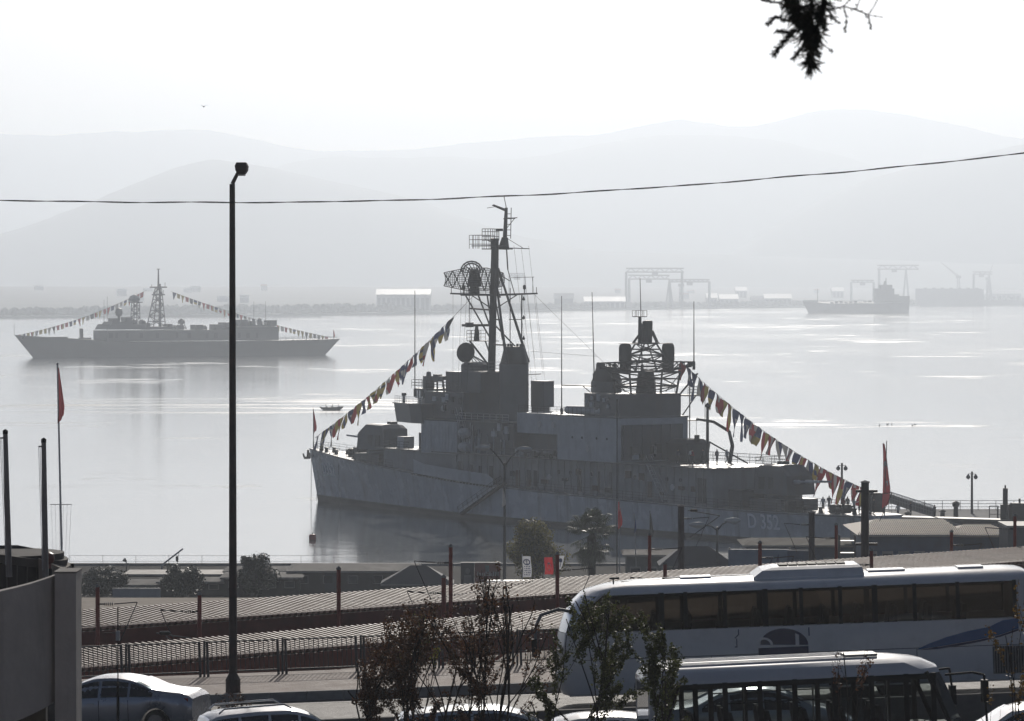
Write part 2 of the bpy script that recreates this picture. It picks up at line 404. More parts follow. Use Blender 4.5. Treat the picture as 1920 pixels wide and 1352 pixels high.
for i in range(13):
    px = rng.choice((rng.uniform(20, 420), rng.uniform(20, 640), rng.uniform(1100, 1900))); py = rng.uniform(500, 545)
    a = place_far(px, 0, back=rng.uniform(500, 2200)); a.z = interp([(0, 4), (900, 12), (2600, 30)], a.y - shore_y(a.x)) - 1
    t = thing('house', 'tiny pale house among the trees of the hazy far shore', 'house', a, rng.uniform(-0.5, 0.5), 'houses scattered along the far shore')
    w, d, h = rng.uniform(8, 14), rng.uniform(7, 10), rng.uniform(4, 8)
    MB().box(-w / 2, w / 2, -d / 2, d / 2, 0, h).obj('wall', wh, t)
    MB().loops([[(-w / 2 - .5, -d / 2 - .5, h), (-w / 2 - .5, 0, h + 3), (-w / 2 - .5, d / 2 + .5, h)], [(w / 2 + .5, -d / 2 - .5, h), (w / 2 + .5, 0, h + 3), (w / 2 + .5, d / 2 + .5, h)]]).obj('roof', whr if rng.random() < .35 else M('tile_far', (0.25, 0.13, 0.09), 0.8), t)
# ---- the near shore: hillside, sloping street, railway cutting, quay
GRADE = 0.0375; ROAD0 = H - 10.85
def road_z(x): return ROAD0 + GRADE * max(-45, min(45, x))
asphalt = M('asphalt', (0.075, 0.064, 0.057), 0.62, var=0.3, scale=3.0, bump=0.6, bscale=40, dirt=(0.1, 0.09, 0.08), dscale=0.4, damt=0.5)
paving = M('paving', (0.27, 0.19, 0.15), 0.75, var=0.25, scale=2.0, bump=0.4, bscale=14, dirt=(0.1, 0.08, 0.07), dscale=0.8)
kerb_m = M('kerb_concrete', (0.26, 0.25, 0.235), 0.8, var=0.25, scale=3, dirt=(0.08, 0.075, 0.07), dscale=1.5)
concrete = M('concrete', (0.47, 0.43, 0.38), 0.85, var=0.15, scale=0.8, bump=0.3, bscale=9, dirt=(0.12, 0.11, 0.095), dscale=0.7, dstretch=(1, 1, 0.2), damt=0.6)
gravel = M('ballast', (0.075, 0.065, 0.058), 0.95, var=0.4, scale=4, bump=0.8, bscale=18)
def ground_z(x, y):
    if y < 60: return road_z(x) - 0.05 + (60 - y) / 60 * 8.2
    if y < 113.05: return road_z(x) - 0.05
    return interp([(113.3, 13.5), (200, 13.5), (258, 1.7), (300, 1.5)], y)
mb = MB(); rows = []
for y in (-260, -120, -60, 0, 20, 40, 60, 80, 107, 113.0, 113.3, 150, 200, 215, 230, 245, 258, 262):
    rows.append([(x, y, ground_z(x, y)) for x in range(-180, 181, 5)])
mb.loops(rows, cap=False, close=False)
tag(mb.obj('ground', M('fill_bounce_earth', (0.36, 0.29, 0.22), 0.95, var=0.25, scale=0.6, bump=0.6, dirt=(0.2, 0.17, 0.12), dscale=0.3)), kind='structure')  # earth colour raised pale and warm to bounce added fill onto shaded faces
def strip(name, y0, y1, dz, m, x0=-60, x1=60):
    mb = MB(); mb.loops([[(x, y, road_z(x) + dz) for x in range(x0, x1 + 1, 5)] for y in (y0, y1)], cap=False, close=False)
    return tag(mb.obj(name, m), kind='structure')
strip('road', 62, 107.0, 0.0, asphalt)
mb = MB(); xs = list(range(-60, 61, 5))
for a, b in zip(xs, xs[1:]):
    mb.add([(a, 107.18, road_z(a) + 0.24), (b, 107.18, road_z(b) + 0.24), (b, 113.0, road_z(b) + 0.24), (a, 113.0, road_z(a) + 0.24), (a, 113.0, 13.0), (b, 113.0, 13.0)], [(0, 1, 2, 3), (3, 2, 5, 4)])
pav = tag(mb.obj('pavement', paving), kind='structure')
km = None
for k in range(46):
    x = -22 + k * 1.0
    if km is None:
        km = MB().box(-0.494, 0.494, 0, 0.18, -0.02, 0.25).obj('kerb_stone', kerb_m, pav)
        o = km
    else:
        o = put('kerb_stone', km.data, pav)
    o.location = (x, 107.0, road_z(x)); o.rotation_euler = (0, -math.atan(GRADE), 0)
# fine white edge line along the street
strip('road_edge_line', 106.3, 106.42, 0.004, M('road_paint', (0.62, 0.6, 0.56), 0.6, var=0.3, scale=6, dirt=(0.1, 0.1, 0.1), dscale=4, damt=0.9))
# quay and its wall
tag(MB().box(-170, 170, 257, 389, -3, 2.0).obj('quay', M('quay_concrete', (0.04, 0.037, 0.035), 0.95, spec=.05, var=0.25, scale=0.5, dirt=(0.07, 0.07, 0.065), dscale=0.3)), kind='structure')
tag(MB().box(-170, 170, 388.4, 389.3, 2.0, 2.22).obj('quay_edge', kerb_m), kind='structure')
pier_m = M('pier_concrete', (0.15, 0.15, 0.15), 0.85, var=0.2, scale=0.6)
mb = MB().box(42.5, 95, 455, 490, 0.9, 1.9).box(80, 92, 389.3, 454.9, 0.95, 1.85)
for x in range(45, 95, 7):
    for y in (457, 472, 488): mb.tube((x, y, -2.5), (x, y, 0.95), 0.5, n=8)
tag(mb.obj('pier', pier_m), kind='structure')

# ---- platform canopies in the railway cutting
roof_m = M('canopy_sheet', (0.3, 0.195, 0.145), 0.55, spec=0.3, metal=0.0, var=0.3, scale=1.2, dirt=(0.07, 0.045, 0.035), dscale=0.6, damt=0.7)
fascia_m = M('oxblood_paint', (0.12, 0.032, 0.024), 0.6, var=0.3, scale=1.5, dirt=(0.03, 0.02, 0.018), dscale=0.8)
redpost = M('red_steel', (0.22, 0.045, 0.03), 0.5, var=0.3, scale=2.5, dirt=(0.05, 0.02, 0.015), dscale=1.5)
darksteel = M('dark_steel', (0.045, 0.043, 0.042), 0.5, var=0.3, scale=2)
CANZ = 17.7
glint_m = M('glint_metal', (0.5, 0.47, 0.44), 0.3, metal=0.5, var=0.3, scale=2)
def canopy(p0, p1, ext0, ext1, width, label):
    a = at_z(*p0, CANZ); b = at_z(*p1, CANZ); d = (b - a).normalized(); a = a - d * ext0
    L = (b - a).length + ext1
    t = thing('platform_canopy', label, 'canopy', (a.x, a.y, 13.5), math.atan2(d.y, d.x), 'railway platform canopies in the cutting')
    z0 = CANZ - 13.5; rows = []; pitch = 0.26; n = int(L / pitch)
    for wy, wz in ((0, 0.0), (width * 0.25, -0.09), (width * 0.42, -0.16), (width * 0.70, -0.05), (width, 0.10)):
        row = []
        for i in range(n):
            x = i * pitch
            for dx, dz in ((0, 0), (0.12, 0), (0.15, 0.095), (0.23, 0.095)): row.append((x + dx, wy, z0 + wz + dz))
        rows.append(row)
    MB().loops(rows, cap=False, close=False).obj('roof_sheet', roof_m, t)
    MB().box(-0.05, L, -0.10, -0.03, z0 - 0.52, z0 - 0.02).obj('fascia', fascia_m, t)
    MB().box(-0.05, L, width + 0.03, width + 0.10, z0 - 0.40, z0 + 0.06).obj('fascia', fascia_m, t)
    MB().box(0, L, width * 0.42 - 0.14, width * 0.42 + 0.14, z0 - 0.32, z0 - 0.19).obj('gutter', darksteel, t)
    MB().box(0, L, width * 0.42 - 0.10, width * 0.42 + 0.16, z0 - 0.165, z0 - 0.115).obj('valley_glint', glint_m, t)  # added pale metal strip standing in for the sun glint along the valley
    MB().box(0, L, -0.02, width + 0.02, z0 - 0.62, z0 - 0.56).obj('soffit', fascia_m, t)
    k = 2.0
    while k < L:
        m = MB().tube((k, width * 0.42, 0), (k, width * 0.42, z0 - 0.62), 0.12, n=8)
        m.tube((k, width * 0.42, z0 - 1.5), (k, 0.4, z0 - 0.64), 0.06, n=6); m.tube((k, width * 0.42, z0 - 1.5), (k, width - 0.4, z0 - 0.64), 0.06, n=6)
        m.obj('post', redpost, t); k += 7.5
    MB().box(-0.5, L + 0.5, -0.4, width + 0.4, 0, 0.72).obj('platform', concrete, t)
    return a, d, L
canB = canopy((143, 1259), (1040, 1183), 14, 44, 4.6, 'front corrugated brown platform canopy just behind the street fence')
canA = canopy((143, 1184), (1050, 1119), 14, 50, 5.2, 'rear corrugated brown platform canopy running on behind the long coach')

# ---- catenary posts along the tracks
insul = M('insulator', (0.03, 0.022, 0.02), 0.35)
def catenary_post(px, py_top, d, label, r=0.075, m=None, arm=1, group='catenary posts along the railway', armpx=None):
    p = at_d(px, py_top, d); zb = ground_z(p.x, d)
    t = thing('catenary_post', label, 'post', (p.x, d, zb), 0, group); h = p.z - zb
    MB().tube((0, 0, 0), (0, 0, h), r, r * 0.95, 8).obj('pole', m or redpost, t)
    MB().lathe((0, 0, h), [(r * 1.15, 0), (r * 1.15, 0.05), (0.01, 0.12)], 8).obj('cap', kerb_m, t)
    if arm:
        s = arm; z1 = h - 0.55
        a = MB(); a.tube((0, 0, z1), (s * 0.22, 0, z1), 0.03, n=5)
        a.obj('bracket', darksteel, t)
        b = MB()
        for q in range(5): b.lathe((s * (0.24 + q * 0.06), 0, z1), [(0.02, -0.02), (0.075, 0), (0.02, 0.02)], 8, 'x')
        b.obj('insulator', insul, t)
        c = MB(); c.tube((s * 0.54, 0, z1), (s * 1.3, 0, z1 + 0.06), 0.018, n=4); c.tube((s * 1.3, 0, z1 + 0.06), (s * 0.7, 0, z1 - 1.3), 0.014, n=4)
        c.obj('cantilever', darksteel, t)
    return t
catenary_post(183, 1101, 130.6, 'leftmost red catenary post, beside the curved concrete wall', arm=1)
catenary_post(374, 1116, 133.0, 'red catenary post left of the tall street lamp', arm=-1)
catenary_post(635, 1068, 138.6, 'red catenary post standing right of the tall street lamp', arm=0)
catenary_post(832, 1083, 141.6, 'shorter red post among the brown shrub branches', arm=-1, r=0.085)
catenary_post(845, 1026, 142.0, 'taller red post in front of the dark portrait billboard', arm=-1)
catenary_post(1045, 1040, 145.6, 'red post between the red banner and the white pennant', arm=1)
catenary_post(1218, 1004, 160.0, 'red post just left of the grey portal pole', arm=1)
catenary_post(1247, 1058, 149.2, 'short red post above the coach front', arm=-1)
catenary_post(1425, 1019, 152.8, 'red post left of the coach roof air conditioning pod', arm=1)
catenary_post(1568, 985, 172.0, 'red post in front of the blue hoardings', arm=-1)
catenary_post(1634, 1033, 157.0, 'short red post above the rear end of the coach roof pod', arm=-1)
catenary_post(1784, 998, 171.0, 'red post in front of the tile roofed blue building', arm=1)
catenary_post(1903, 968, 174.0, 'rightmost red catenary post beside the grey block', arm=-1)
polegrey = M('pole_concrete', (0.13, 0.125, 0.12), 0.8, var=0.2, scale=1.5)
catenary_post(1277, 950, 186.0, 'thick grey catenary mast holding a long bracket', r=0.16, m=polegrey, arm=1)
catenary_post(1522, 962, 190.0, 'thick grey catenary mast below the stern of the destroyer', r=0.15, m=polegrey, arm=-1)
bp_ = catenary_post(1622, 905, 192.0, 'tallest dark catenary mast with crossarms near the ensign', r=0.2, m=darksteel, arm=1)
mb = MB(); hh = at_d(1622, 905, 192).z - ground_z(0, 192)
for dz in (0.35, 2.9): mb.box(-0.45, 0.6, -0.06, 0.06, hh - dz - 0.12, hh - dz)
mb.obj('crossarm', darksteel, bp_)
# bracket and droppers seen over the front track
for (p0, p1, p2, d, lab) in (((1290, 957), (1350, 967), (1293, 1008), 186, 'slanted catenary bracket tube beside the thick grey mast'), ((880, 1020 + 167), (1005, 1198), (960, 1204), 128, 'loose catenary tube above the front canopy')):
    if d == 128: p0, p1, p2 = (293, 1187), (358, 1197), (324, 1202)
    A, B_, C_ = at_d(*p0, d), at_d(*p1, d), at_d(*p2, d)
    t = thing('contact_wire_bracket', lab, 'bracket', A)
    MB().tube((0, 0, 0), B_ - A, 0.025, n=5).obj('tube', polegrey, t)
    MB().tube(B_ - A if d != 128 else (0.3, 0, -0.1), C_ - A, 0.022, n=5).obj('strut', polegrey, t)
    MB().lathe((0.25, 0, 0), [(0.03, -0.15), (0.07, -0.1), (0.07, 0.15), (0.03, 0.2)], 8, 'x').obj('insulator', insul, t)
# catenary wires
def wire(name, label, pts, r, m, cat='wire'):
    mb = MB().path(pts, r, 4); o = mb.obj(name, m); return tag(o, label, cat)
wire_m = M('wire', (0.04, 0.04, 0.042), 0.5)
for i, (pa, da, pb, db, lab) in enumerate((((-40, 1175), 127, (1000, 1090), 150, 'thin contact wire over the rear canopy'), ((130, 1057), 395, (620, 1043), 395, ''))):
    if not lab: continue
    A, B_ = at_d(*pa, da), at_d(*pb, db)
    wire('contact_wire', lab, [A.lerp(B_, k / 12) - Vector((0, 0, 0.5 * 4 * (k / 12) * (1 - k / 12))) for k in range(13)], 0.009, wire_m)

# ---- fence between pavement and cutting
rail_m = M('fence_steel', (0.085, 0.082, 0.08), 0.55, metal=0.4, var=0.3, scale=3)
FY = 112.3
fence = thing('pedestrian_fence', 'grey steel barred fence between the pavement and the railway cutting', 'fence', (0, FY, 0))
bar_me = None; x = -15.2; pw = 2.1; bars = 0; frame_me = None
while x < 19.0:
    z = road_z(x + pw / 2) + 0.24
    if frame_me is None:
        m = MB()
        for xx in (0.06, pw - 0.06): m.box(xx - 0.035, xx + 0.035, -0.035, 0.035, 0, 1.0)
        m.box(0.06, pw - 0.06, -0.022, 0.022, 0.955, 0.995); m.box(0.06, pw - 0.06, -0.022, 0.022, 0.12, 0.155)
        p = m.obj('panel', rail_m, fence); frame_me = p.data
        bm_ = MB().tube((0, 0, 0.14), (0, 0, 0.97), 0.011, n=4)
    else: p = put('panel', frame_me, fence)
    p.location = (x, 0, z - GRADE * pw / 2); p.rotation_euler = (0, -math.atan(GRADE), 0)
    for k in range(14):
        if bar_me is None: b = bm_.obj('bar', rail_m, p); bar_me = b.data
        else: b = put('bar', bar_me, p)
        b.location = (0.06 + (pw - 0.12) * (k + 1) / 15, 0, 0)
    m = MB().box(-0.03, 0.03, -0.03, 0.03, 0, 1.02) if x < -15 else None
    if m: pst = m.obj('post', rail_m, fence); post_me = pst.data
    else: pst = put('post', post_me, fence)
    pst.location = (x - 0.05, 0, road_z(x) + 0.24); x += pw + 0.1
# ---- low concrete divider between the two carriageways
div = thing('concrete_divider', 'low dark concrete divider wall along the middle of the street', 'divider', (0, 96.3, 0))
seg_me = None
for k in range(10):
    x = -5.4 + k * 3.0
    if seg_me is None:
        o = MB().loops([[(xx, -0.3, 0), (xx, -0.26, 0.2), (xx, -0.1, 0.62), (xx, 0.1, 0.62), (xx, 0.26, 0.2), (xx, 0.3, 0)] for xx in (0.01, 2.985)]).obj('segment', M('divider_concrete', (0.11, 0.1, 0.09), 0.85, var=0.25, scale=1.5, dirt=(0.05, 0.045, 0.04), dscale=1), div); seg_me = o.data
    else: o = put('segment', seg_me, div)
    o.location = (x, 0.06 * k, road_z(x)); o.rotation_euler = (0, -math.atan(GRADE), 0)
# ================================================================== DESTROYER
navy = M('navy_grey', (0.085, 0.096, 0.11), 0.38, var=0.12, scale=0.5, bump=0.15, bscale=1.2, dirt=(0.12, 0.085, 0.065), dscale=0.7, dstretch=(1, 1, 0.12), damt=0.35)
navy2 = M('navy_grey_lit', (0.45, 0.475, 0.5), 0.3, var=0.12, scale=0.8, dirt=(0.11, 0.09, 0.075), dscale=0.9, dstretch=(1, 1, 0.15), damt=0.3)  # paler copy of the ship's grey, port-facing light put into the colour
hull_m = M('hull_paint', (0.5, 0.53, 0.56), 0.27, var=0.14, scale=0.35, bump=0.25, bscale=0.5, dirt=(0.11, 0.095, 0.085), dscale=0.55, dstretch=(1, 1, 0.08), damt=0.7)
boot_m = M('boot_topping', (0.018, 0.018, 0.02), 0.5, var=0.3, scale=1)
deck_m = M('deck_paint', (0.13, 0.135, 0.14), 0.3, var=0.2, scale=0.8, dirt=(0.2, 0.19, 0.17), dscale=0.5)
black = M('black_paint', (0.02, 0.02, 0.022), 0.5, var=0.3, scale=1)
mastm = M('mast_paint', (0.018, 0.019, 0.021), 0.55, var=0.25, scale=1)
raftm = M('raft_white', (0.5, 0.5, 0.5), 0.4, var=0.1, scale=1)
white = M('white_paint', (0.68, 0.68, 0.67), 0.5, var=0.1, scale=2)
doorm = M('hatch_dark', (0.055, 0.06, 0.066), 0.5, var=0.2, scale=1)
rust = M('rusty_red', (0.095, 0.07, 0.062), 0.7, var=0.4, scale=2)
glassd = M_glass('ship_glass', (0.75, 0.85, 0.85))
SB = at_z(597, 940, 0); SS = at_z(1650, 1027, 0)
sa = (SS - SB).normalized(); sp = Vector((sa.y, -sa.x, 0))          # aft axis, port axis
SLEN = (SS - SB).length
def sw(s, t, z): return SB + sa * s + sp * t + Vector((0, 0, z))     # ship metres to world
def V(s, t, z): return (s, -t, z)
DD = thing('destroyer', 'grey destroyer moored stern to the pier, dressed with signal flags', 'warship', SB, math.atan2(sa.y, sa.x))
ZD = [(-3, 7.35), (0, 7.1), (10, 6.4), (20, 5.85), (32, 5.3), (45, 4.6), (60, 4.1), (80, 3.8), (100, 3.55), (125, 3.7)]
HD = [(0, 0.12), (0.04, 1.55), (0.09, 2.75), (0.17, 4.3), (0.26, 5.4), (0.35, 6.0), (0.45, 6.2), (0.7, 6.2), (0.8, 5.95), (0.88, 5.3), (0.95, 4.4), (0.985, 3.4), (1.0, 2.4)]
HW = [(0, 0.06), (0.04, 0.75), (0.09, 1.6), (0.17, 3.0), (0.26, 4.4), (0.35, 5.5), (0.45, 6.0), (0.7, 6.1), (0.8, 5.7), (0.88, 4.9), (0.95, 3.7), (0.985, 2.5), (1.0, 1.3)]
def zdeck(s): return smooth(ZD, s)
def hb(s, z):
    s0 = -2.1 * max(0, z) / 7.2; u = (s - s0) / (119.3 - s0); u = max(0, min(1, u)); f = max(0, min(1, z / zdeck(s))) ** 1.3
    return lerp(interp(HW, u), interp(HD, u), f)
def hull_rows(fr, off=0.0):
    """one row of points (port then starboard) at fraction fr of the deck height, fr<0 below water"""
    port = []
    for k in range(73):
        u = (k / 72) ** 1.0; u = u * u * (3 - 2 * u) * 0.4 + u * 0.6
        sd = -2.1 + u * 121.4
        z = zdeck(sd) * fr if fr >= 0 else fr * 3
        s0 = -2.1 * max(0, z) / 7.2
        s = s0 + u * (119.3 - s0)
        hbz = lerp(interp(HW, u), interp(HD, u), max(0, fr) ** 1.3) + off
        port.append((s, hbz, z))
    return port
def ring(r): return [V(*p) for p in r] + [V(p[0], -p[1], p[2]) for p in reversed(r)]
mb = MB(); mb.loops([ring(hull_rows(f)) for f in (-0.6, 0.0, 0.12, 0.3, 0.5, 0.7, 0.88, 1.0)], cap=False)
hull_o = mb.obj('hull', hull_m, DD, smooth=True)
MB().loops([ring(hull_rows(f, 0.03)) for f in (-0.05, 0.0, 0.06, 0.13)], cap=False).obj('boot_topping', boot_m, hull_o, smooth=True)
pr = hull_rows(1.0); mb = MB()
for a, b in zip(pr, pr[1:]): mb.add([V(*a), V(*b), V(b[0], -b[1], b[2]), V(a[0], -a[1], a[2])], [(0, 1, 2, 3)])
mb.obj('main_deck', deck_m, DD)
# rubbing strake and knuckle line along the sheer
mb = MB()
for a, b in zip(pr, pr[1:]):
    for sg in (1, -1): mb.tube(V(a[0], sg * (a[1] + 0.03), a[2] - 0.12), V(b[0], sg * (b[1] + 0.03), b[2] - 0.12), 0.07, n=4)
mb.obj('sheer_strake', navy, hull_o)
def hull_text(txt, s0, z0, size, name='pennant_number'):
    me = text_mesh(txt, size, bold=0.045); vs = []
    for v in me.vertices: vs.append(V(s0 + v.co.x * 0.9, 0, z0 + v.co.y))
    for v, p in zip(me.vertices, vs): v.co = (p[0], -(hb(p[0], p[2]) + 0.05), p[2])
    me.materials.append(M('number_paint', (0.95, 0.95, 0.95), 0.6, var=0.05, scale=1.2)); me.update(); put(name, me, hull_o)
hull_text('D 352', 103.9, 2.3, 2.35); hull_text('D352', 4.9, 4.5, 2.2)
# forecastle bulwark, lighter panels along the break
rows = [[], []]; mb = MB()
for k in range(15):
    s = 32 + k * 1.36; z = zdeck(s)
    rows[0].append(V(s, hb(s, z) + 0.06, z - 0.1)); rows[1].append(V(s, hb(s, z) + 0.10, z + 1.35 - 0.5 * (k == 14) + 0.4 * max(0, 2 - k) / 2))
mb.loops(rows, cap=False, close=False); mb.obj('bulwark', navy2, DD)
mb = MB()
for k in range(26):
    s = 31.6 + k * 0.75; z = zdeck(s); mb.box(s, s + 0.4, -(hb(s, z) + 0.19), -(hb(s, z) + 0.08), z - 0.30, z - 0.12)
mb.obj('scupper_row', black, DD)
# anchor and stem fittings
mb = MB(); mb.tube(V(-1.6, 0.7, 6.0), V(-1.4, 0.75, 7.0), 0.16); mb.tube(V(-1.9, 0.2, 5.9), V(-1.4, 1.3, 5.9), 0.2, n=6); mb.tube(V(-2.0, 0.1, 6.0), V(-2.3, 0.0, 6.5), 0.12); mb.tube(V(-1.5, 1.35, 6.0), V(-1.5, 1.5, 6.5), 0.12)
mb.obj('anchor', black, DD)
mb = MB(); mb.tube(V(2.6, 1.3, 6.7), V(2.0, 1.6, 0.2), 0.03, n=4); mb.tube(V(-1.8, 0, 6.8), V(-1.4, 0.3, -0.3), 0.035, n=4); mb.tube(V(9, 2.5, 6.1), V(8.4, 1.9, 0), 0.025, n=4)
mb.obj('anchor_chain', black, DD)
for s, t in ((1.5, 0.4), (3.2, -0.5), (3.2, 0.7), (6.0, 0.9), (6.0, -0.9)): MB().lathe(V(s, t, zdeck(s)), [(0.28, 0), (0.22, 0.4), (0.32, 0.55), (0.1, 0.6)], 10).obj('bollard', black, DD)
MB().lathe(V(8.5, 0, zdeck(8.5)), [(0.55, 0), (0.4, 0.6), (0.6, 0.9), (0.2, 1.0)], 12).obj('capstan', black, DD); MB().box(10.2, 11.4, -0.9, 0.9, zdeck(10), zdeck(10) + 1.3).obj('breakwater_locker', black, DD)
# guard rails round the forecastle, flight deck and quarterdeck
for sg in (1, -1):
    mb = MB(); railing(mb, [V(s, sg * (hb(s, zdeck(s)) - 0.15), zdeck(s)) for s in (-0.8, 3, 6, 9, 12, 15, 18, 22, 26)], 1.0, 1.9, 0.018); mb.obj('guard_rail', mastm, DD)
    mb = MB(); railing(mb, [V(s, sg * (hb(s, zdeck(s)) - 0.15), zdeck(s)) for s in (52, 62, 72, 82, 92, 102, 108, 112, 116)], 1.0, 2.2, 0.018); mb.obj('guard_rail', mastm, DD)
def pblock(name, s0, s1, w0, w1, z0, z1, m=navy, s0t=None, s1t=None, wt=None, parent=DD, cut=0.0, tc=0.0):
    """Deckhouse: plan trapezoid (half widths w0 forward, w1 aft), sides battered to the top outline."""
    s0t = s0 if s0t is None else s0t; s1t = s1 if s1t is None else s1t; k = 1.0 if wt is None else wt
    def loop(a, b, wa, wb, z):
        c = cut
        return [V(a + c, tc + wa - 0, z), V(b, tc + wb, z), V(b, tc - wb, z), V(a + c, tc - wa, z), V(a, tc - wa + c, z), V(a, tc + wa - c, z)] if c else [V(a, tc + wa, z), V(b, tc + wb, z), V(b, tc - wb, z), V(a, tc - wa, z)]
    return MB().loops([loop(s0, s1, w0, w1, z0), loop(s0t, s1t, w0 * k, w1 * k, z1)]).obj(name, m, parent)
# 01-level deckhouse: long house with doors, scuttles and stiffeners on its port side
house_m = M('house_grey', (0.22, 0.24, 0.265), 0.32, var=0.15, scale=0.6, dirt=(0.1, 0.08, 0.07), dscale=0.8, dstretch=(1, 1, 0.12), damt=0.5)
dh = pblock('deckhouse', 21, 94.5, 4.0, 5.2, 3.4, 8.0, house_m, cut=1.5)
MB().prism([V(20.6, 4.3, 8.0), V(52, 5.9, 8.0), V(95, 5.9, 8.0), V(95, -5.9, 8.0), V(52, -5.9, 8.0), V(20.6, -4.3, 8.0)], [V(20.6, 4.3, 8.14), V(52, 5.9, 8.14), V(95, 5.9, 8.14), V(95, -5.9, 8.14), V(52, -5.9, 8.14), V(20.6, -4.3, 8.14)]).obj('upper_deck', deck_m, DD)
def dside(s): return lerp(4.0, 5.2, (s - 22.5) / 72)
rng = random.Random(3); sub = 0
for s, w, z, h, mm in ((54, 0.9, 4.4, 2.0, rust), (56.5, 0.9, 4.4, 2.1, doorm), (58, 0.9, 4.5, 2.0, doorm), (67.5, 0.7, 4.3, 2.0, doorm), (71.6, 0.35, 4.3, 2.6, doorm), (74.0, 0.35, 4.3, 2.6, doorm), (82, 0.8, 4.2, 1.9, rust), (92.4, 1.6, 4.0, 2.9, doorm), (48, 0.8, 4.8, 1.9, doorm), (45.5, 0.6, 5.0, 1.6, doorm), (43.5, 0.6, 5.1, 1.6, doorm), (41, 1.0, 5.2, 1.8, doorm)):
    tt = dside(s); MB().box(s - w / 2, s + w / 2, -tt - 0.07, -tt + 0.05, z, z + h).obj('door', mm, dh)
for s in (63, 65.5, 70, 77.2, 79, 85.5, 88.2): MB().lathe(V(s, dside(s), 6.5), [(0.26, -0.08), (0.26, 0.06)], 10, 'y').obj('scuttle', doorm, dh)
mb = MB()
for k in range(38): s = 40 + k * 1.42; mb.box(s, s + 0.07, -dside(s) - 0.10, -dside(s) + 0.02, zdeck(s), 7.95)
mb.obj('stiffeners', house_m, dh)
for k in range(12):
    s = 53 + k * 3.4 + rng.uniform(-1, 1); z = rng.uniform(4.4, 6.6)
    MB().box(s, s + rng.uniform(0.4, 1.4), -dside(s) - 0.22, -dside(s), z, z + rng.uniform(0.25, 0.9)).obj('locker', rust if k % 3 else doorm, dh)
def ladder(s0, z0, s1, z1, t, name='ladder', w=0.75):
    mb = MB()
    for tt in (t, t + w):
        mb.tube(V(s0, tt, z0), V(s1, tt, z1), 0.05, n=4); mb.tube(V(s0, tt, z0 + 0.9), V(s1, tt, z1 + 0.9), 0.03, n=4)
    for k in range(9): f = (k + .5) / 9; mb.tube(V(lerp(s0, s1, f), t, lerp(z0, z1, f)), V(lerp(s0, s1, f), t + w, lerp(z0, z1, f)), 0.04, n=4)
    mb.obj(name, navy2, DD)
ladder(86.0, 3.9, 82.8, 8.2, 5.35); ladder(44.2, 8.2, 42.0, 13.0, 5.0)
# accommodation ladder hanging down the port side
mb = MB(); mb.box(-1.5, 9.0, -0.35, 0.35, -0.12, 0.12); o = mb.obj('boarding_ladder', mastm, DD, loc=V(52.6, 6.55, 4.2), rot=(0, R(24), R(180)))
railing(MB(), [(-1.5, 0.3, 0.1), (9.0, 0.3, 0.1)], 0.9, 1.2, 0.03, 2).obj('handrail', mastm, o)
# ---- gun mounts
def gun_mount(s, z, face, name='gun_mount'):
    base = MB().lathe(V(s, 0, z), [(2.2, -0.3), (2.2, 0.35), (2.0, 0.4)], 20).obj(name, navy, DD)
    f = face
    prof = [(-3.1, 0.45, 1.95), (-3.0, 3.2, 1.85), (-2.2, 3.7, 1.65), (1.6, 3.75, 1.7), (3.1, 2.6, 1.95), (3.25, 0.45, 2.1)]
    mb = MB(); mb.loops([[V(s + f * x, w, z + zz) for x, zz, w in prof], [V(s + f * x, w * 0.55, z + zz + (0.12 if zz > 3 else 0)) for x, zz, w in prof], [V(s + f * x, -w * 0.55, z + zz + (0.12 if zz > 3 else 0)) for x, zz, w in prof], [V(s + f * x, -w, z + zz) for x, zz, w in prof]])
    mb.obj('gun_house', navy, base)
    for t in (0.85, -0.85):
        b = MB(); b.tube(V(s + f * 2.2, t, z + 1.9), V(s + f * 4.0, t, z + 1.98), 0.27, 0.24, 10); b.tube(V(s + f * 4.0, t, z + 1.98), V(s + f * 7.6, t, z + 2.12), 0.15, 0.12, 10)
        b.obj('gun_barrel', navy2, base)
    MB().box(s - f * 1.0 - 0.5, s - f * 1.0 + 0.5, 0.3, 1.3, z + 3.7, z + 4.15).obj('hatch', doorm, base)
    for x in (-1.6, 0.2): MB().box(s + f * x - 0.5, s + f * x + 0.5, -1.98, -1.9, z + 1.0, z + 2.4).obj('side_door', doorm, base)
gun_mount(16.2, 7.15, -1); pblock('gun_base', 13.2, 19.6, 2.6, 2.9, 5.6, 7.1)
gun_mount(101.0, 4.85, 1); pblock('gun_base', 98.4, 104, 2.9, 2.7, 3.4, 4.8)
# ---- bridge superstructure
pblock('superstructure', 33.2, 52.5, 4.6, 4.2, 8.1, 12.1, navy)
pblock('superstructure', 30.4, 33.4, 2.0, 2.6, 8.1, 11.7, navy, tc=-1.6)
sidep = MB().box(33.0, 41.2, -5.05, -4.62, 7.9, 12.0).obj('side_screen', navy2, DD)
mb = MB()
for k in range(12): mb.box(33.3 + k * 0.66, 33.37 + k * 0.66, -5.11, -5.05, 8.0, 11.9)
mb.obj('rib', navy2, sidep)
mb = MB().box(33.2, 52.6, -5.0, 5.0, 12.1, 12.22); mb.obj('deck_edge', deck_m, DD)
MB().loops([[V(25.0, 3.6, 11.6), V(31, 5.2, 11.6), V(33.6, 5.2, 11.6), V(33.6, -5.2, 11.6), V(31, -5.2, 11.6), V(25.0, -3.6, 11.6)], [V(24.8, 3.9, 14.0), V(30.8, 5.5, 14.0), V(33.6, 5.5, 14.0), V(33.6, -5.5, 14.0), V(30.8, -5.5, 14.0), V(24.8, -3.9, 14.0)]]).obj('bridge_wing', navy, DD)
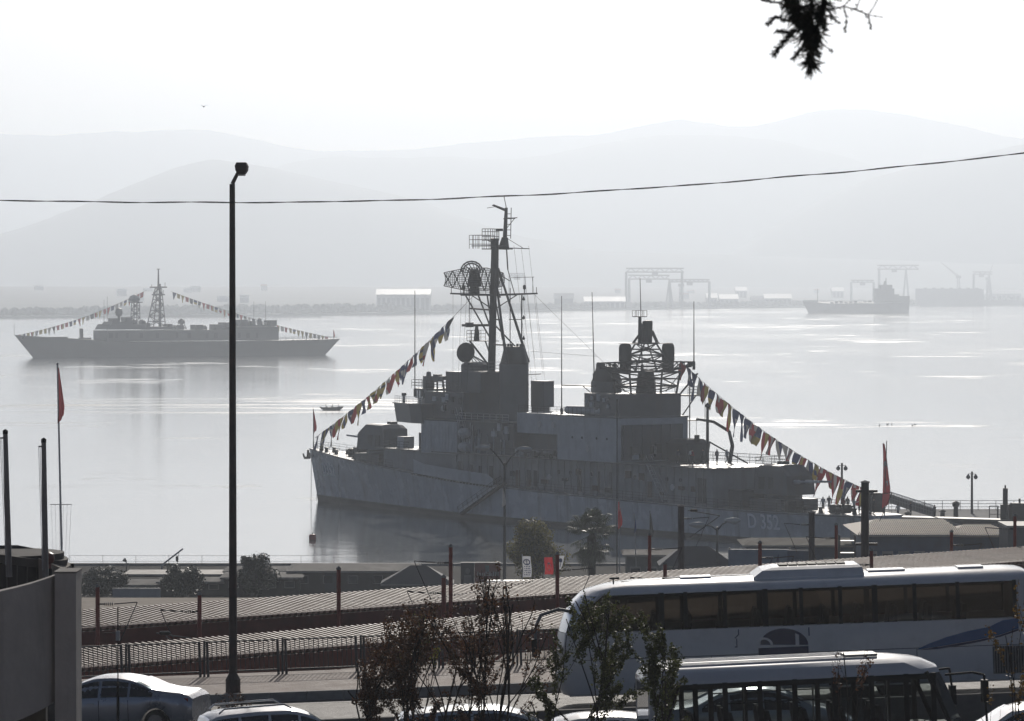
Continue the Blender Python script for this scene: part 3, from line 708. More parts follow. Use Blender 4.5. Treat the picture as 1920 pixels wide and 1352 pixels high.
MB().loops([[V(24.6, 4.0, 14.0), V(30.8, 5.7, 14.0), V(34.0, 5.7, 14.0), V(34.0, -5.7, 14.0), V(30.8, -5.7, 14.0), V(24.6, -4.0, 14.0)], [V(24.6, 4.0, 14.14), V(30.8, 5.7, 14.14), V(34.0, 5.7, 14.14), V(34.0, -5.7, 14.14), V(30.8, -5.7, 14.14), V(24.6, -4.0, 14.14)]]).obj('bridge_deck', deck_m, DD)
pblock('chart_house', 31.6, 40.5, 3.6, 3.6, 12.2, 15.7, navy)
# pilot house with a band of windows one can see through
wheel = pblock('pilot_house', 26.9, 31.7, 2.3, 3.4, 14.1, 14.75, navy, cut=1.2)
pblock('roof', 26.5, 32.2, 2.6, 3.7, 15.75, 16.0, navy, parent=wheel, cut=1.2)
pts = [(31.6, 3.4), (28.1, 2.62), (26.95, 1.2), (26.9, 0), (26.95, -1.2), (28.1, -2.62), (31.6, -3.4)]
fr_ = MB()
for (s0, t0), (s1, t1) in zip(pts, pts[1:]):
    n = 4 if abs(s0 - s1) > 2 else 2
    for k in range(n + 1): fr_.tube(V(lerp(s0, s1, k / n), lerp(t0, t1, k / n), 14.7), V(lerp(s0, s1, k / n), lerp(t0, t1, k / n), 15.8), 0.09, n=4)
    for k in range(n):
        a, b = (k + 0.08) / n, (k + 0.92) / n
        MB().add([V(lerp(s0, s1, a), lerp(t0, t1, a), 14.78), V(lerp(s0, s1, b), lerp(t0, t1, b), 14.78), V(lerp(s0, s1, b), lerp(t0, t1, b), 15.74), V(lerp(s0, s1, a), lerp(t0, t1, a), 15.74)], [(0, 1, 2, 3)]).obj('window', glassd, wheel)
fr_.obj('window_frame', navy, wheel)
mb = MB(); railing(mb, [V(26.7, 2.4, 16.0), V(32, 3.6, 16.0), V(36, 3.6, 15.8), V(40, 3.6, 15.8)], 1.1, 1.5, 0.025); railing(mb, [V(26.7, -2.4, 16.0), V(32, -3.6, 16.0), V(40, -3.6, 15.8)], 1.1, 1.5, 0.025); railing(mb, [V(26.7, 2.4, 16), V(26.7, -2.4, 16)], 1.1, 1.5, .025)
mb.obj('bridge_rail', mastm, DD)
mb = MB(); mb.box(29.4, 30.6, -2.4, -1.4, 16.0, 17.6); mb.lathe(V(30, 1.9, 17.6), [(0.35, 0), (0.3, 0.5), (0.1, 0.6)], 8); mb.tube(V(33.5, 2.9, 15.7), V(33.5, 2.9, 17.0), 0.12); mb.box(33.1, 34.2, -3.3, -2.6, 17.0, 17.9); mb.tube(V(35.4, 3.1, 15.7), V(35.0, 3.1, 17.4), 0.15); mb.box(34.4, 35.6, -3.5, -2.7, 17.2, 17.7)
mb.obj('signal_lamps', navy, DD)
# fire director with dish on the chart house
pblock('director_base', 35.0, 43.0, 2.6, 2.6, 15.7, 18.3, navy)
d_ = MB().lathe(V(38.0, 0, 18.3), [(1.9, 0), (1.9, 0.9), (1.4, 1.2)], 16).obj('fire_director', navy, DD)
mb = MB(); c = Vector(V(37.3, 0.9, 20.7)); q = Vector(V(0.45, 0.85, 0.12)).normalized().to_track_quat('Z', 'Y')
for r0, h0, r1, h1 in ((1.28, 0.28, 0.9, 0.1), (0.9, 0.1, 0.0, 0.0)): pass
ls = [[c + q @ Vector((r * math.cos(a), r * math.sin(a), h)) for a in [2 * math.pi * k / 20 for k in range(20)]] for r, h in ((0.05, -0.1), (0.7, -0.02), (1.3, 0.25), (1.3, 0.33), (0.7, 0.08), (0.05, 0.0))]
mb.loops(ls); mb.tube(c - q @ Vector((0, 0, 0.1)), c - q @ Vector((0, 0, 0.9)), 0.35, 0.25, 8); mb.obj('radar_dish', mastm, d_)
mb = MB()
for k in range(8): a = k * math.pi / 4; mb.tube(V(38.0 + 1.4 * math.cos(a), 1.4 * math.sin(a), 19.4), c - q @ Vector((0, 0, 0.7)), 0.06, n=4)
mb.tube(V(41, 0, 19.3), c - q @ Vector((0, 0, .7)), 0.05, n=4); mb.obj('dish_support', mastm, d_)
mb = MB().box(38.4, 42.6, -2.4, 2.4, 18.3, 18.42); railing(mb, [V(39, 2.4, 18.4), V(43, 2.4, 18.4), V(43, -2.4, 18.4)], 1.2, 1.0, 0.03); mb.obj('director_platform', navy, DD)
# ---- life raft canisters
for z in (8.9, 10.7):
    mb = MB().lathe(V(42.9, 5.05, z), [(0.1, -0.95), (0.45, -0.85), (0.58, -0.6), (0.6, 0), (0.58, 0.6), (0.45, 0.85), (0.1, 0.95)], 12, 'x'); o = mb.obj('life_raft', raftm, DD, smooth=True)
    MB().box(42.2, 43.6, -5.3, -4.5, z - 0.72, z - 0.62).obj('cradle', navy, o)
# ---- funnels
def funnel(s, w, l, z0, z1, zt):
    prof = [(1, z0), (1, z1), (0.94, z1 + 0.25), (0.72, zt - 0.25), (0.66, zt)]
    mb = MB(); ls = []
    for k, z in prof[:2]: ls.append([V(s + l / 2 * k * math.cos(a) * (1 if abs(math.cos(a)) < .99 else 1), w / 2 * k * math.sin(a), z) for a in [2 * math.pi * q / 28 for q in range(28)]])
    mb.loops(ls); f = mb.obj('funnel', navy, DD, smooth=True)
    mb = MB(); mb.loops([[V(s + 0.1 + l / 2 * k * math.cos(a), w / 2 * k * math.sin(a), z) for a in [2 * math.pi * q / 28 for q in range(28)]] for k, z in prof[1:]]); mb.obj('funnel_cap', black, f, smooth=True)
    mb = MB()
    for k in range(6): a = k * 1.1; mb.tube(V(s + l / 2 * 0.6 * math.cos(a), w / 2 * 0.6 * math.sin(a), zt - 0.3), V(s + l / 2 * 0.6 * math.cos(a), w / 2 * 0.6 * math.sin(a), zt + 0.35), 0.16, n=8)
    mb.obj('exhaust_pipe', black, f)
    mb = MB()
    for k in range(4): mb.loops([[V(s + (l / 2 + o_) * math.cos(a), (w / 2 + o_) * math.sin(a), z0 + (z1 - z0) * (k + 0.6) / 4 + dz) for a in [2 * math.pi * q / 28 for q in range(28)]] for o_, dz in ((0.0, -0.05), (0.06, -0.05), (0.06, 0.05), (0, 0.05))], cap=False)
    mb.obj('band', navy, f); return f
f1 = funnel(46.6, 3.0, 4.9, 12.0, 19.4, 21.6)
f2 = funnel(66.4, 3.0, 4.9, 11.5, 17.6, 19.4)
mb = MB().tube(V(66.4, 1.4, 17.0), V(66.4, 6.6, 17.2), 0.07, n=5); mb.tube(V(66.4, 1.4, 15.6), V(66.4, 3.6, 17.1), 0.06, n=5); mb.obj('funnel_boom', mastm, f2)
mb = MB().tube(V(46.6, -1.4, 18.0), V(46.6, -4.2, 18.1), 0.06, n=5); mb.obj('funnel_boom', mastm, f1)
MB().box(47.9, 50.7, 1.7, 3.3, 14.0, 17.3).obj('vent_box', navy, DD); MB().box(48.2, 50.2, 1.6, 3.0, 12.1, 14.0).obj('vent_trunk', navy, DD)
# amidships house, rocket launcher deck and uptakes
pblock('midship_house', 52.6, 62.5, 3.7, 3.7, 11.0, 13.5, navy2); pblock('midship_house', 53.6, 63, 2.6, 2.6, 8.1, 11.0, navy)
mb = MB(); railing(mb, [V(52.8, 3.6, 13.5), V(62.4, 3.6, 13.5)], 0.9, 1.3, 0.02); railing(mb, [V(52.5, 5.7, 8.1), V(63.5, 5.7, 8.1)], 1.0, 1.5, 0.02); mb.obj('midship_rail', mastm, DD)
for s in (58.5, 61.0): MB().lathe(V(s, 4.6, 8.75), [(0.1, -1.1), (0.35, -1.0), (0.42, -0.7), (0.42, 0.7), (0.35, 1.0), (0.1, 1.1)], 10, 'x').obj('torpedo_locker', navy, DD, smooth=True)
# ---- hangar and aft superstructure
hg = MB().box(63.8, 76.0, -5.5, 5.2, 8.14, 13.4).obj('hangar', navy2, DD)
MB().box(63.7, 76.1, -5.6, 5.3, 13.4, 13.55).obj('hangar_roof', deck_m, hg)
MB().box(76.0, 76.12, -4.8, 4.4, 8.3, 12.6).obj('hangar_door', navy, hg)
for s in (67.0, 69.0, 72.0, 74.1): MB().lathe(V(s, 5.5, 10.9), [(0.16, -0.06), (0.16, 0.06)], 8, 'y').obj('scuttle', doorm, hg)
mb = MB()
for k in range(7): mb.box(76.12, 76.2, -4.6 + k * 1.42, -4.5 + k * 1.42, 8.3, 12.6)
mb.obj('door_rib', navy, hg)
pblock('aft_house', 68.6, 75.8, 4.6, 4.6, 13.55, 16.3, navy, tc=0.3)
for s, l in ((66.2, 7.4),):
    MB().lathe(V(s + 2, 4.6, 14.15), [(0.2, -l / 2), (0.5, -l / 2 + 0.2), (0.55, 0), (0.5, l / 2 - 0.2), (0.2, l / 2)], 12, 'x').obj('launch_tube', navy2, DD, smooth=True)
mb = MB()
for k in range(8): mb.tube(V(64.8 + k * 0.9, 5.2, 13.55), V(64.8 + k * 0.9, 5.2, 14.5), 0.03, n=4)
mb.tube(V(64.8, 5.2, 14.5), V(71.5, 5.2, 14.5), 0.025, n=4); mb.obj('hangar_rail', mastm, DD)
# boat platform and searchlight gallery on the starboard edge of the hangar
mb = MB().box(73.2, 76.4, 4.9, 7.7, 15.9, 16.05); mb.box(73.2, 76.4, 5.2, 7.5, 12.9, 13.0)
for y in (5.3, 7.6):
    for s in (73.3, 76.3): mb.tube((s, y, 12.9), (s, y, 16.9), 0.05, n=4)
mb.tube((74.8, 5.0, 13.2), (74.8, 7.6, 16.2), 0.08, n=5); mb.tube((74.8, 5.0, 16.2), (74.8, 7.6, 18.6), 0.12, n=5); mb.tube((74.8, 6.4, 8.1), (74.8, 6.4, 18.4), 0.07, n=5)
railing(mb, [(73.3, 7.6, 16.0), (76.3, 7.6, 16.0), (76.3, 5.0, 16.0)], 1.0, 0.8, 0.025); mb.obj('gallery', mastm, DD)
# ---- aft lattice mast with outriggers and radomes
am = MB().lathe(V(76 - 1.5, 0, 16.3), [(1.25, 0), (0.95, 3.4)], 14).obj('aft_mast', mastm, DD)
mb = MB(); lattice(mb, V(74.5, 0, 16.3), V(74.5, 0, 19.6), 1.6, 1.8, 3, 0.1, 3.4, 3.8); lattice(mb, V(74.5, 0, 19.6), V(74.5, 0, 23.4), 1.7, 0.9, 5, 0.085, 3.0, 0.9)
mb.box(72.6, 76.4, -3.8, 3.8, 19.5, 19.62)
for sg in (1, -1):
    e = V(74.5, sg * 7.1, 20.6)
    for ss in (-0.8, 0.8):
        mb.tube(V(74.5 + ss, sg * 2.0, 19.6), V(74.5, sg * 6.9, 20.3), 0.14, n=4); mb.tube(V(74.5 + ss, sg * 1.5, 21.0), V(74.5, sg * 6.9, 20.9), 0.1, n=4)
        for k in range(4):
            f = k / 4; g = (k + 1) / 4
            mb.tube(V(74.5 + ss * (1 - f), sg * lerp(2, 6.9, f), lerp(19.6, 20.3, f)), V(74.5 + ss * (1 - g), sg * lerp(2, 6.9, g), lerp(21.0, 20.9, g)), 0.08, n=4)
            mb.tube(V(74.5 + ss * (1 - f), sg * lerp(2, 6.9, f), lerp(21.0, 20.95, f)), V(74.5 + ss * (1 - f), sg * lerp(2, 6.9, f), lerp(19.6, 20.3, f)), 0.07, n=4)
    mb.box(74.2, 74.8, -sg * 6.8 - 0.3, -sg * 6.8 + 0.3, 20.3, 21.0)
    mb.tube(V(74.5, sg * 6.0, 20.2), V(74.5, sg * 3.0, 16.5), 0.07, n=4)
mb.box(73.4, 75.6, -3.3, 3.3, 23.35, 23.42); mb.box(73.2, 75.8, -1.1, 1.1, 23.42, 23.56)
railing(mb, [V(73.3, 3.3, 16.3), V(73.3, -3.3, 16.3)], 1.9, 0.9, 0.03, 4); railing(mb, [V(76.4, 3.8, 19.6), V(76.4, -3.8, 19.6)], 1.1, 1.2, 0.025, 2)
mb.obj('lattice', mastm, am)
def radome(s, t, z, r, h):
    mb = MB().lathe(V(s, t, z), [(r * 0.75, 0), (r, 0.15), (r, h * 0.72), (r * 0.9, h * 0.88), (r * 0.6, h * 0.97), (0.05, h)], 16); o = mb.obj('radome', mastm, am, smooth=True)
    mb = MB()
    for a in range(5): mb.tube(V(s + r * .7 * math.cos(a * 1.256), t + r * .7 * math.sin(a * 1.256), z + 0.1), V(s + r * .85 * math.cos(a * 1.256), t + r * .85 * math.sin(a * 1.256), z - 1.6), 0.11, n=5)
    mb.tube(V(s, t, z), V(s, t, z - 1.6), 0.4, n=8); mb.obj('radome_stand', mastm, o)
radome(74.5, 3.1, 21.0, 0.78, 2.5); radome(74.5, -3.35, 21.0, 0.78, 2.5)
mb = MB().tube(V(74.5, 0, 23.5), V(74.5, -0.25, 27.2), 0.75, 0.62, 14); mb.lathe(V(74.5, -0.28, 27.1), [(0.62, 0), (0.5, 0.25), (0.1, 0.35)], 14); mb.tube(V(74.5, 0.95, 23.5), V(74.5, 0.95, 28.0), 0.22, 0.16, 8)
mb.tube(V(74.5, 0.9, 27.4), V(74.5, 0.1, 25.0), 0.1, n=5); mb.tube(V(74.5, -1.7, 23.5), V(74.5, -0.9, 25.6), 0.2, n=6); mb.tube(V(74.5, 1.9, 23.5), V(74.5, 0.6, 25.6), 0.15, n=6); mb.box(73.9, 75.1, -1.6, -0.3, 28.0, 28.12)
railing(mb, [V(73.9, 1.6, 28.1), V(73.9, 0.3, 28.1), V(75.1, 0.3, 28.1), V(75.1, 1.6, 28.1), V(73.9, 1.6, 28.1)], 0.95, 0.7, 0.03, 1); mb.obj('antenna_cluster', mastm, am)
# ---- foremast: tripod pole, platforms, yards, radars
fm = MB(); fm.tube(V(41.6, 0, 18.3), V(42.3, 0, 35.0), 0.5, 0.4, 12); fm.tube(V(42.4, 0, 29.0), V(42.5, 0, 35.3), 0.42, n=10)
fmo = fm.obj('foremast', mastm, DD)
fm = MB()
for t in (2.4, -2.4): fm.tube(V(47.4, t * 0.7, 19.6), V(42.7, t * 0.12, 31.5), 0.2, 0.13, 8)
for a, b in (((41.8, 0, 21.8), (46.4, 1.4, 21.8)), ((42, 0, 25), (45.2, 0.9, 25)), ((41.8, 0, 24.6), (45.6, -1.0, 21.5)), ((42, 0, 29), (45.8, 1.2, 22.5)), ((42.3, 0, 30), (44, 0.3, 27.8))): fm.tube(V(*a), V(*b), 0.1, n=5)
fm.obj('tripod_leg', mastm, fmo)
mb = MB()
for tt in (6.7, -6.7): mb.tube(V(42.2, 0, 28.1), V(42.2, tt, 28.3), 0.17, 0.11, 6); mb.tube(V(42.2, tt * 0.55, 28.2), V(42.1, 0, 26.2), 0.07, n=4); mb.tube(V(42.2, tt * 0.98, 28.2), V(42.2, tt * 0.98, 29.1), 0.05, n=4); mb.lathe(V(42.2, tt * 0.7, 28.2), [(.06, 0), (.06, .6), (.2, .7), (.2, 1.1), (.05, 1.2)], 8)
mb.tube(V(42.2, -6.0, 28.3), V(42.2, -6.0, 30.4), 0.04, n=4); mb.tube(V(42.2, -2.6, 30.3), V(42.2, -6.2, 30.4), 0.03, n=4); mb.obj('yard', mastm, fmo)
mb = MB().box(38.4, 42.5, -2.6, 1.3, 28.0, 28.14); railing(mb, [V(38.4, 2.6, 28.1), V(38.4, -1.3, 28.1), V(42, -1.3, 28.1)], 1.1, 1.0, 0.03); railing(mb, [V(38.4, 2.6, 28.1), V(42, 2.6, 28.1)], 1.1, 1.0, 0.03)
for a, b in (((39, 2.2, 28), (41.7, 0.2, 22.5)), ((39.4, 0.5, 28), (41.7, 0, 23.5)), ((39.2, -1, 28), (41.8, 0, 23.3)), ((39.8, 2.2, 26.4), (41.8, 0.1, 26.2))): mb.tube(V(*a), V(*b), 0.11, n=5)
mb.tube(V(39.8, 2.2, 28), V(39.8, 2.2, 24.6), 0.06, n=4); mb.box(39.5, 40.2, -2.6, -1.8, 24.0, 24.6); mb.obj('radar_platform', mastm, fmo)
# big air search radar: curved open mesh reflector
mb = MB(); cs, ct, cz = 40.2, 1.7, 29.9
mb.tube(V(cs, ct, 28.1), V(cs, ct, 29.2), 0.75, 0.6, 10); mb.tube(V(cs, ct, 29.2), V(cs, ct, 31.4), 1.0, 0.55, 10)
grid = []
NR, NC = 11, 41
for j in range(NR):
    row = []
    for i in range(NC):
        u = (i - (NC - 1) / 2) / ((NC - 1) / 2); w_ = (j - (NR - 1) / 2) / ((NR - 1) / 2); hgt = 1.45 * (1 - 0.42 * max(0, abs(u) - 0.35) / 0.65)
        tt = u * 4.9; dep = -0.9 * (u * u) - 0.35 * w_ * w_
        row.append(V(cs + 1.0 + dep * 0.9, ct + tt * 0.93, cz + 0.15 - w_ * hgt + 0.05))
    grid.append(row)
for j in range(NR):
    for i in range(NC):
        if i < NC - 1: mb.tube(grid[j][i], grid[j][i + 1], 0.06 if j in (0, NR - 1) else 0.036, n=3)
        if j < NR - 1: mb.tube(grid[j][i], grid[j + 1][i], 0.05 if i % 5 == 0 else 0.036, n=3)
for i in range(0, NC - 5, 5): mb.tube(grid[0][i], grid[NR - 1][i + 5], 0.085, n=3); mb.tube(grid[NR - 1][i], grid[0][i + 5], 0.085, n=3)
for k in range(9): a = k / 8 * math.pi; mb.tube(V(cs - 0.6, ct + 1.7 * math.cos(a), cz + 1.2 + 1.3 * math.sin(a)), V(cs + 0.5, ct + 0.6 * math.cos(a), cz + 1.0), 0.06, n=4)
for k in range(8):
    a = k / 8 * math.pi; b = (k + 1) / 8 * math.pi
    for sc_ in (1.7, 1.35): mb.tube(V(cs - 0.6, ct + sc_ * math.cos(a), cz + 1.2 + 1.3 * sc_ / 1.7 * math.sin(a)), V(cs - 0.6, ct + sc_ * math.cos(b), cz + 1.2 + 1.3 * sc_ / 1.7 * math.sin(b)), 0.1, n=4)
mb.obj('air_search_radar', mastm, fmo)
mb = MB().box(40.4, 42.6, -0.7, 2.6, 33.9, 34.02); mb.box(40.0, 44.6, -2.0, 0.4, 34.3, 34.4); railing(mb, [V(40.4, 2.6, 34), V(42.6, 2.6, 34), V(42.6, .3, 34)], 1.7, 0.7, 0.03); railing(mb, [V(40.4, 2.6, 34), V(40.4, -0.7, 34)], 1.7, 0.7, .03); mb.tube(V(42.4, 0.2, 34), V(42.3, -0.6, 32.6), 0.08, n=4)
mb.tube(V(42.3, 0, 34.0), V(42.3, 0, 35.0), 0.5, 0.45, 8); mb.obj('upper_platform', mastm, fmo)
# surface search radar
mb = MB(); ls = []
for i in range(9):
    u = (i - 4) / 4; ls.append([V(42.6 - 0.5 * u * u, 0.5 + u * 1.3, 35.2 + 0.45 + z + 0.15) for z in (-0.75, -0.25, 0.35, 0.7)])
for l in ls: mb.path(l, 0.05, 3)
for q in zip(*ls): mb.path(q, 0.05, 3)
mb.tube(V(42.3, 0.3, 34.4), V(42.5, 0.4, 35.3), 0.25, n=6); mb.tube(V(42.5, 1.6, 35.2), V(41.6, 0.2, 34.9), 0.06, n=4); mb.obj('surface_radar', mastm, fmo)
mb = MB(); x0 = 44.1; mb.tube(V(43.0, -0.9, 34.3), V(43.3, -0.9, 36.2), 0.75, 0.4, 8); mb.tube(V(43.3, -0.9, 36.2), V(43.6, -0.9, 41.0), 0.28, 0.2, 8); mb.tube(V(43.6, -.9, 41), V(43.5, -.6, 44.0), 0.05, n=4); mb.tube(V(43.4, -0.9, 40.6), V(43.4, 1.0, 41.6), 0.22, n=6); mb.tube(V(43.4, 0.6, 41.2), V(43.4, 1.9, 40.9), 0.05, n=4)
for z in (36.5, 37.4, 38.3, 39.2, 40): mb.tube(V(43.4, -0.9, z), V(43.7, -1.5, z), 0.05, n=4)
mb.tube(V(43.7, -1.5, 36), V(43.7, -1.6, 41), 0.06, n=4); mb.tube(V(43.4, -0.6, 39.2), V(43.6, -2.6, 39.4), 0.07, n=4); mb.tube(V(43.4, -0.9, 37.4), V(43.6, -2.2, 39.3), 0.05, n=4); mb.box(43.2, 43.9, 1.1, 2.1, 39.2, 39.4); mb.box(43.1, 43.6, -0.4, 0.4, 37.2, 37.6)
mb.tube(V(43, -1.4, 34.5), V(43, -4.9, 34.4), 0.07, n=4); mb.tube(V(43, -1.2, 36.2), V(43, -3.9, 34.5), 0.04, n=4); mb.tube(V(42.8, -1.5, 34.3), V(42.5, -1.9, 31.5), 0.09, n=4); mb.tube(V(42.5, -1.9, 31.5), V(42.4, -3.1, 28), 0.07, n=4); mb.tube(V(42.5, 0, 31.2), V(42.5, -2.2, 30.0), 0.06, n=4)
mb.v = [(x, y, interp([(28, 28), (34, 33.7), (41, 39.2), (44, 40.7)], z)) for x, y, z in mb.v]; mb.obj('topmast', mastm, fmo)
mb = MB().box(38.8, 41.8, -1.9, 1.0, 22.2, 22.3); mb.tube(V(40, 1.2, 22.3), V(40, 1.2, 24.2), 0.4, 0.2, 8); mb.box(39.4, 40.4, -3.1, 0.6, 24.1, 24.4); railing(mb, [V(38.8, 1.9, 22.3), V(38.8, -1, 22.3)], 1.3, .8, .03); railing(mb, [V(38.8, 1.9, 22.3), V(41.6, 1.9, 22.3)], 1.3, .8, .03)
mb.tube(V(39.2, 1.7, 22.2), V(41.6, 0.2, 18.9), 0.14, n=5); mb.tube(V(39.2, -0.7, 22.2), V(41.6, 0, 20), 0.1, n=5); mb.obj('navigation_radar', mastm, fmo)
mb = MB(); mb.tube(V(44.6, -2.6, 21.6), V(44.6, -2.6, 28.1), 0.09, n=5); mb.tube(V(43.6, -1.5, 20.6), V(43.6, -1.5, 29), 0.06, n=5); mb.tube(V(44.6, -2.6, 25), V(43.6, -1.3, 25), 0.05, n=4)
for z in (22.4, 25.0, 27.4): mb.lathe(V(44.6, -2.9, z), [(.08, 0), (.2, .12), (.1, .4), (.03, .55)], 6)
mb.obj('light_pole', mastm, fmo)
# signal halyards and stays
mb = MB()
for a, b in (((42.2, 6.3, 28.2), (38, 3.5, 16)), ((42.2, 5.0, 28.2), (39, 3.4, 16)), ((42.2, 4.2, 28.2), (39.4, 3.2, 16)), ((42.2, 3.4, 28.2), (40.4, 3.0, 16)), ((42.2, -5.2, 28.2), (46, -4.5, 12.2)), ((42.2, -4.4, 28.2), (45, -4.5, 12.2)), ((42.2, -6.4, 28.2), (48, -4.5, 12.2)), ((43, -2.5, 34.4), (44, -4.0, 18)), ((43, -3.6, 34.4), (44, -5.0, 20)), ((43, -4.8, 34.4), (45, -5.6, 18)), ((42.2, -6.2, 28.2), (66, -3.0, 17.4)), ((47.5, -2, 21), (74, 6.8, 20.8))):
    mb.tube(V(*a), V(*b), 0.018, n=3)
mb.obj('halyard', mastm, fmo)
# whip aerials
for (px, py0, py1, t) in ((778, 545, 735, 3.4), (1053, 555, 772, 3.4), (1110, 548, 706, 1.2), (1200, 522, 690, 1.6), (1301, 565, 684, -6.0)):
    a = None
    for s_, z_, q in ((0, 0, (px, py0)), (0, 0, (px + (4 if px in (1110, 1200) else 0), py1))):
        r = ray(*q); k = (t + SB.dot(sp)) / r.dot(sp); P = r * k + Vector((0, 0, H)); loc = ((P - SB).dot(sa), -t, P.z)
        if a is None: a = loc
        else: mb = MB().tube(loc, a, 0.085, 0.04, 5); mb.lathe(loc, [(0.18, -0.6), (0.18, 0.3), (0.08, 0.5)], 8); mb.obj('whip_aerial', mastm, DD)
# ---- flight deck fittings: nets, davit, boat
mb = MB(); railing(mb, [V(78, -5.7, 8.14), V(94.6, -5.7, 8.14)], 1.15, 2.3, 0.03, 3); railing(mb, [V(94.6, -5.7, 8.14), V(94.6, -1, 8.14)], 1.15, 1.2, 0.03, 3)
for k in range(40): mb.tube(V(78 + k * .41, -5.7, 8.2), V(78.3 + k * .41, -5.7, 9.25), 0.012, n=3)
mb.obj('flight_deck_net', mastm, DD)
mb = MB(); c0 = V(84, -4.6, 8.1)
mb.path([V(84.6, -4.9, 8.1), V(84.8, -5.2, 10.2), V(84.0, -5.3, 11.9), V(82.4, -4.2, 13.0), V(80.6, -3.0, 13.3)], 0.26, 8, 0.14); mb.tube(V(82.0, -3.6, 8.1), V(82.0, -3.6, 14.9), 0.2, 0.16, 8); mb.lathe(V(82.0, -3.6, 14.7), [(0.16, 0), (0.36, .1), (.3, .3), (.05, .6)], 8)
mb.tube(V(80.6, -3, 13.3), V(80.6, -3, 11.4), 0.03, n=4); mb.box(80.4, 80.9, 2.85, 3.25, 10.6, 11.4); mb.tube(V(82.2, -3.7, 10.6), V(88, -5.0, 8.2), 0.1, n=5); mb.obj('davit', mastm, DD)
MB().loops([[V(77.2, -1.4, 8.15), V(80.8, -1.4, 8.15), V(80.8, -4.6, 8.15), V(77.2, -4.6, 8.15)], [V(77.0, -1.2, 10.4), V(81, -1.2, 10.4), V(81, -4.8, 10.4), V(77, -4.8, 10.4)], [V(77.6, -1.6, 10.9), V(80.4, -1.6, 10.9), V(80.4, -4.2, 10.9), V(77.6, -4.2, 10.9)]]).obj('covered_boat', doorm, DD)
# quarterdeck gear
for s, t in ((109, 3.2), (111, 2.6), (113.5, 2.2), (115.5, 1.4), (110, -2.6), (113, -2.4)): MB().lathe(V(s, t, zdeck(s)), [(0.3, 0), (0.22, 0.45), (0.34, 0.65), (0.1, 0.7)], 8).obj('bollard', mastm, DD)
MB().box(106.5, 108.5, -4.2, -3.0, 3.6, 4.9).obj('deck_locker', mastm, DD); MB().box(110.5, 112.0, -1.0, 1.0, 3.6, 4.5).obj('hatch_coaming', mastm, DD); MB().box(94.6, 97.2, -3.0, 3.0, 3.5, 5.6).obj('after_house', navy, DD)
MB().tube(V(116.5, 0, 3.6), V(116.5, 0, 6.3), 0.2, n=6).obj('vent_post', mastm, DD)
mb = MB().tube(V(119.0, 0, 3.6), V(119.4, 0, 12.0), 0.08, 0.05, 6); mb.obj('ensign_staff', mastm, DD)
mb = MB().tube(V(-1.2, 0, 7.1), V(-1.3, 0, 12.6), 0.07, 0.045, 6); mb.obj('jack_staff', mastm, DD)
for t in (1, -1): MB().tube(V(119.0, t * 2.6, 4.5), V(128, t * 6, 2.2), 0.05, n=4).obj('mooring_rope', kerb_m, DD)

# small fittings on the upper works: lockers, pipes, vents, life rings
rng = random.Random(17)
for k in range(46):
    zone = rng.choice(('port01', 'port02', 'hang', 'aft', 'deck'))
    if zone == 'port01': s = rng.uniform(42, 52); t = rng.uniform(4.25, 4.55); z = rng.uniform(8.4, 11.2); lo = (s, -t - .28, z); hi = (s + rng.uniform(.3, 1.1), -t, z + rng.uniform(.3, 1.2))
    elif zone == 'port02': s = rng.uniform(32, 40); t = 3.6; z = rng.uniform(12.5, 14.8); lo = (s, -t - .25, z); hi = (s + rng.uniform(.3, .9), -t, z + rng.uniform(.3, .9))
    elif zone == 'hang': s = rng.uniform(69, 75.6); t = 4.9; z = rng.uniform(13.7, 15.5); lo = (s, -t - .2, z); hi = (s + rng.uniform(.2, .7), -t, z + rng.uniform(.3, .8))
    elif zone == 'aft': s = 76.2; y = rng.uniform(-4.5, 4.5); z = rng.uniform(8.2, 9.2); lo = (s, y, z); hi = (s + .4, y + rng.uniform(.3, 1.0), z + rng.uniform(.4, 1.3))
    else: s = rng.uniform(53, 63); z = 8.14; lo = (s, -5.3, z); hi = (s + rng.uniform(.4, 1.2), -4.7, z + rng.uniform(.4, 1.0))
    MB().box(lo[0], hi[0], lo[1], hi[1], lo[2], hi[2]).obj(rng.choice(('locker', 'vent', 'cable_box')), rng.choice((navy2, doorm, navy, navy2)), DD)
for k in range(16):
    s = rng.uniform(42.5, 52); z0 = 8.2; MB().tube(V(s, 4.55, z0), V(s, 4.5, rng.uniform(10, 12)), .06, n=5).obj('pipe', navy2, DD)
for s, t, z in ((36, 3.7, 13.6), (57.5, 3.75, 12.2), (60.5, 3.75, 12.2), (70.2, 5.55, 9.6), (86.6, dside(86.6) + .06, 5.6), (61, dside(61) + .06, 5.8)):
    MB().lathe(V(s, t, z), [(.22, -.05), (.38, -.06), (.38, .06), (.22, .05)], 14, 'y').obj('life_ring', white if s > 80 else raftm, DD)
mb = MB(); railing(mb, [V(41.5, 4.9, 12.2), V(52.5, 4.9, 12.2)], 1.0, 1.4, .022); mb.obj('deck_rail', navy2, DD)
mb = MB(); railing(mb, [V(24.9, 3.8, 14.1), V(30.8, 5.5, 14.1), V(33.8, 5.5, 14.1)], .9, 1.1, .022); mb.obj('wing_rail', navy2, DD)
mb = MB(); railing(mb, [V(20.8, 4.2, 8.1), V(30, 5.0, 8.1)], 1.0, 1.3, .022); mb.obj('gun_deck_rail', mastm, DD)
MB().lathe(V(27.2, 3.9, 14.1), [(.2, 0), (.2, .9), (.35, 1.0), (.3, 1.3)], 8).obj('pelorus', navy, DD)
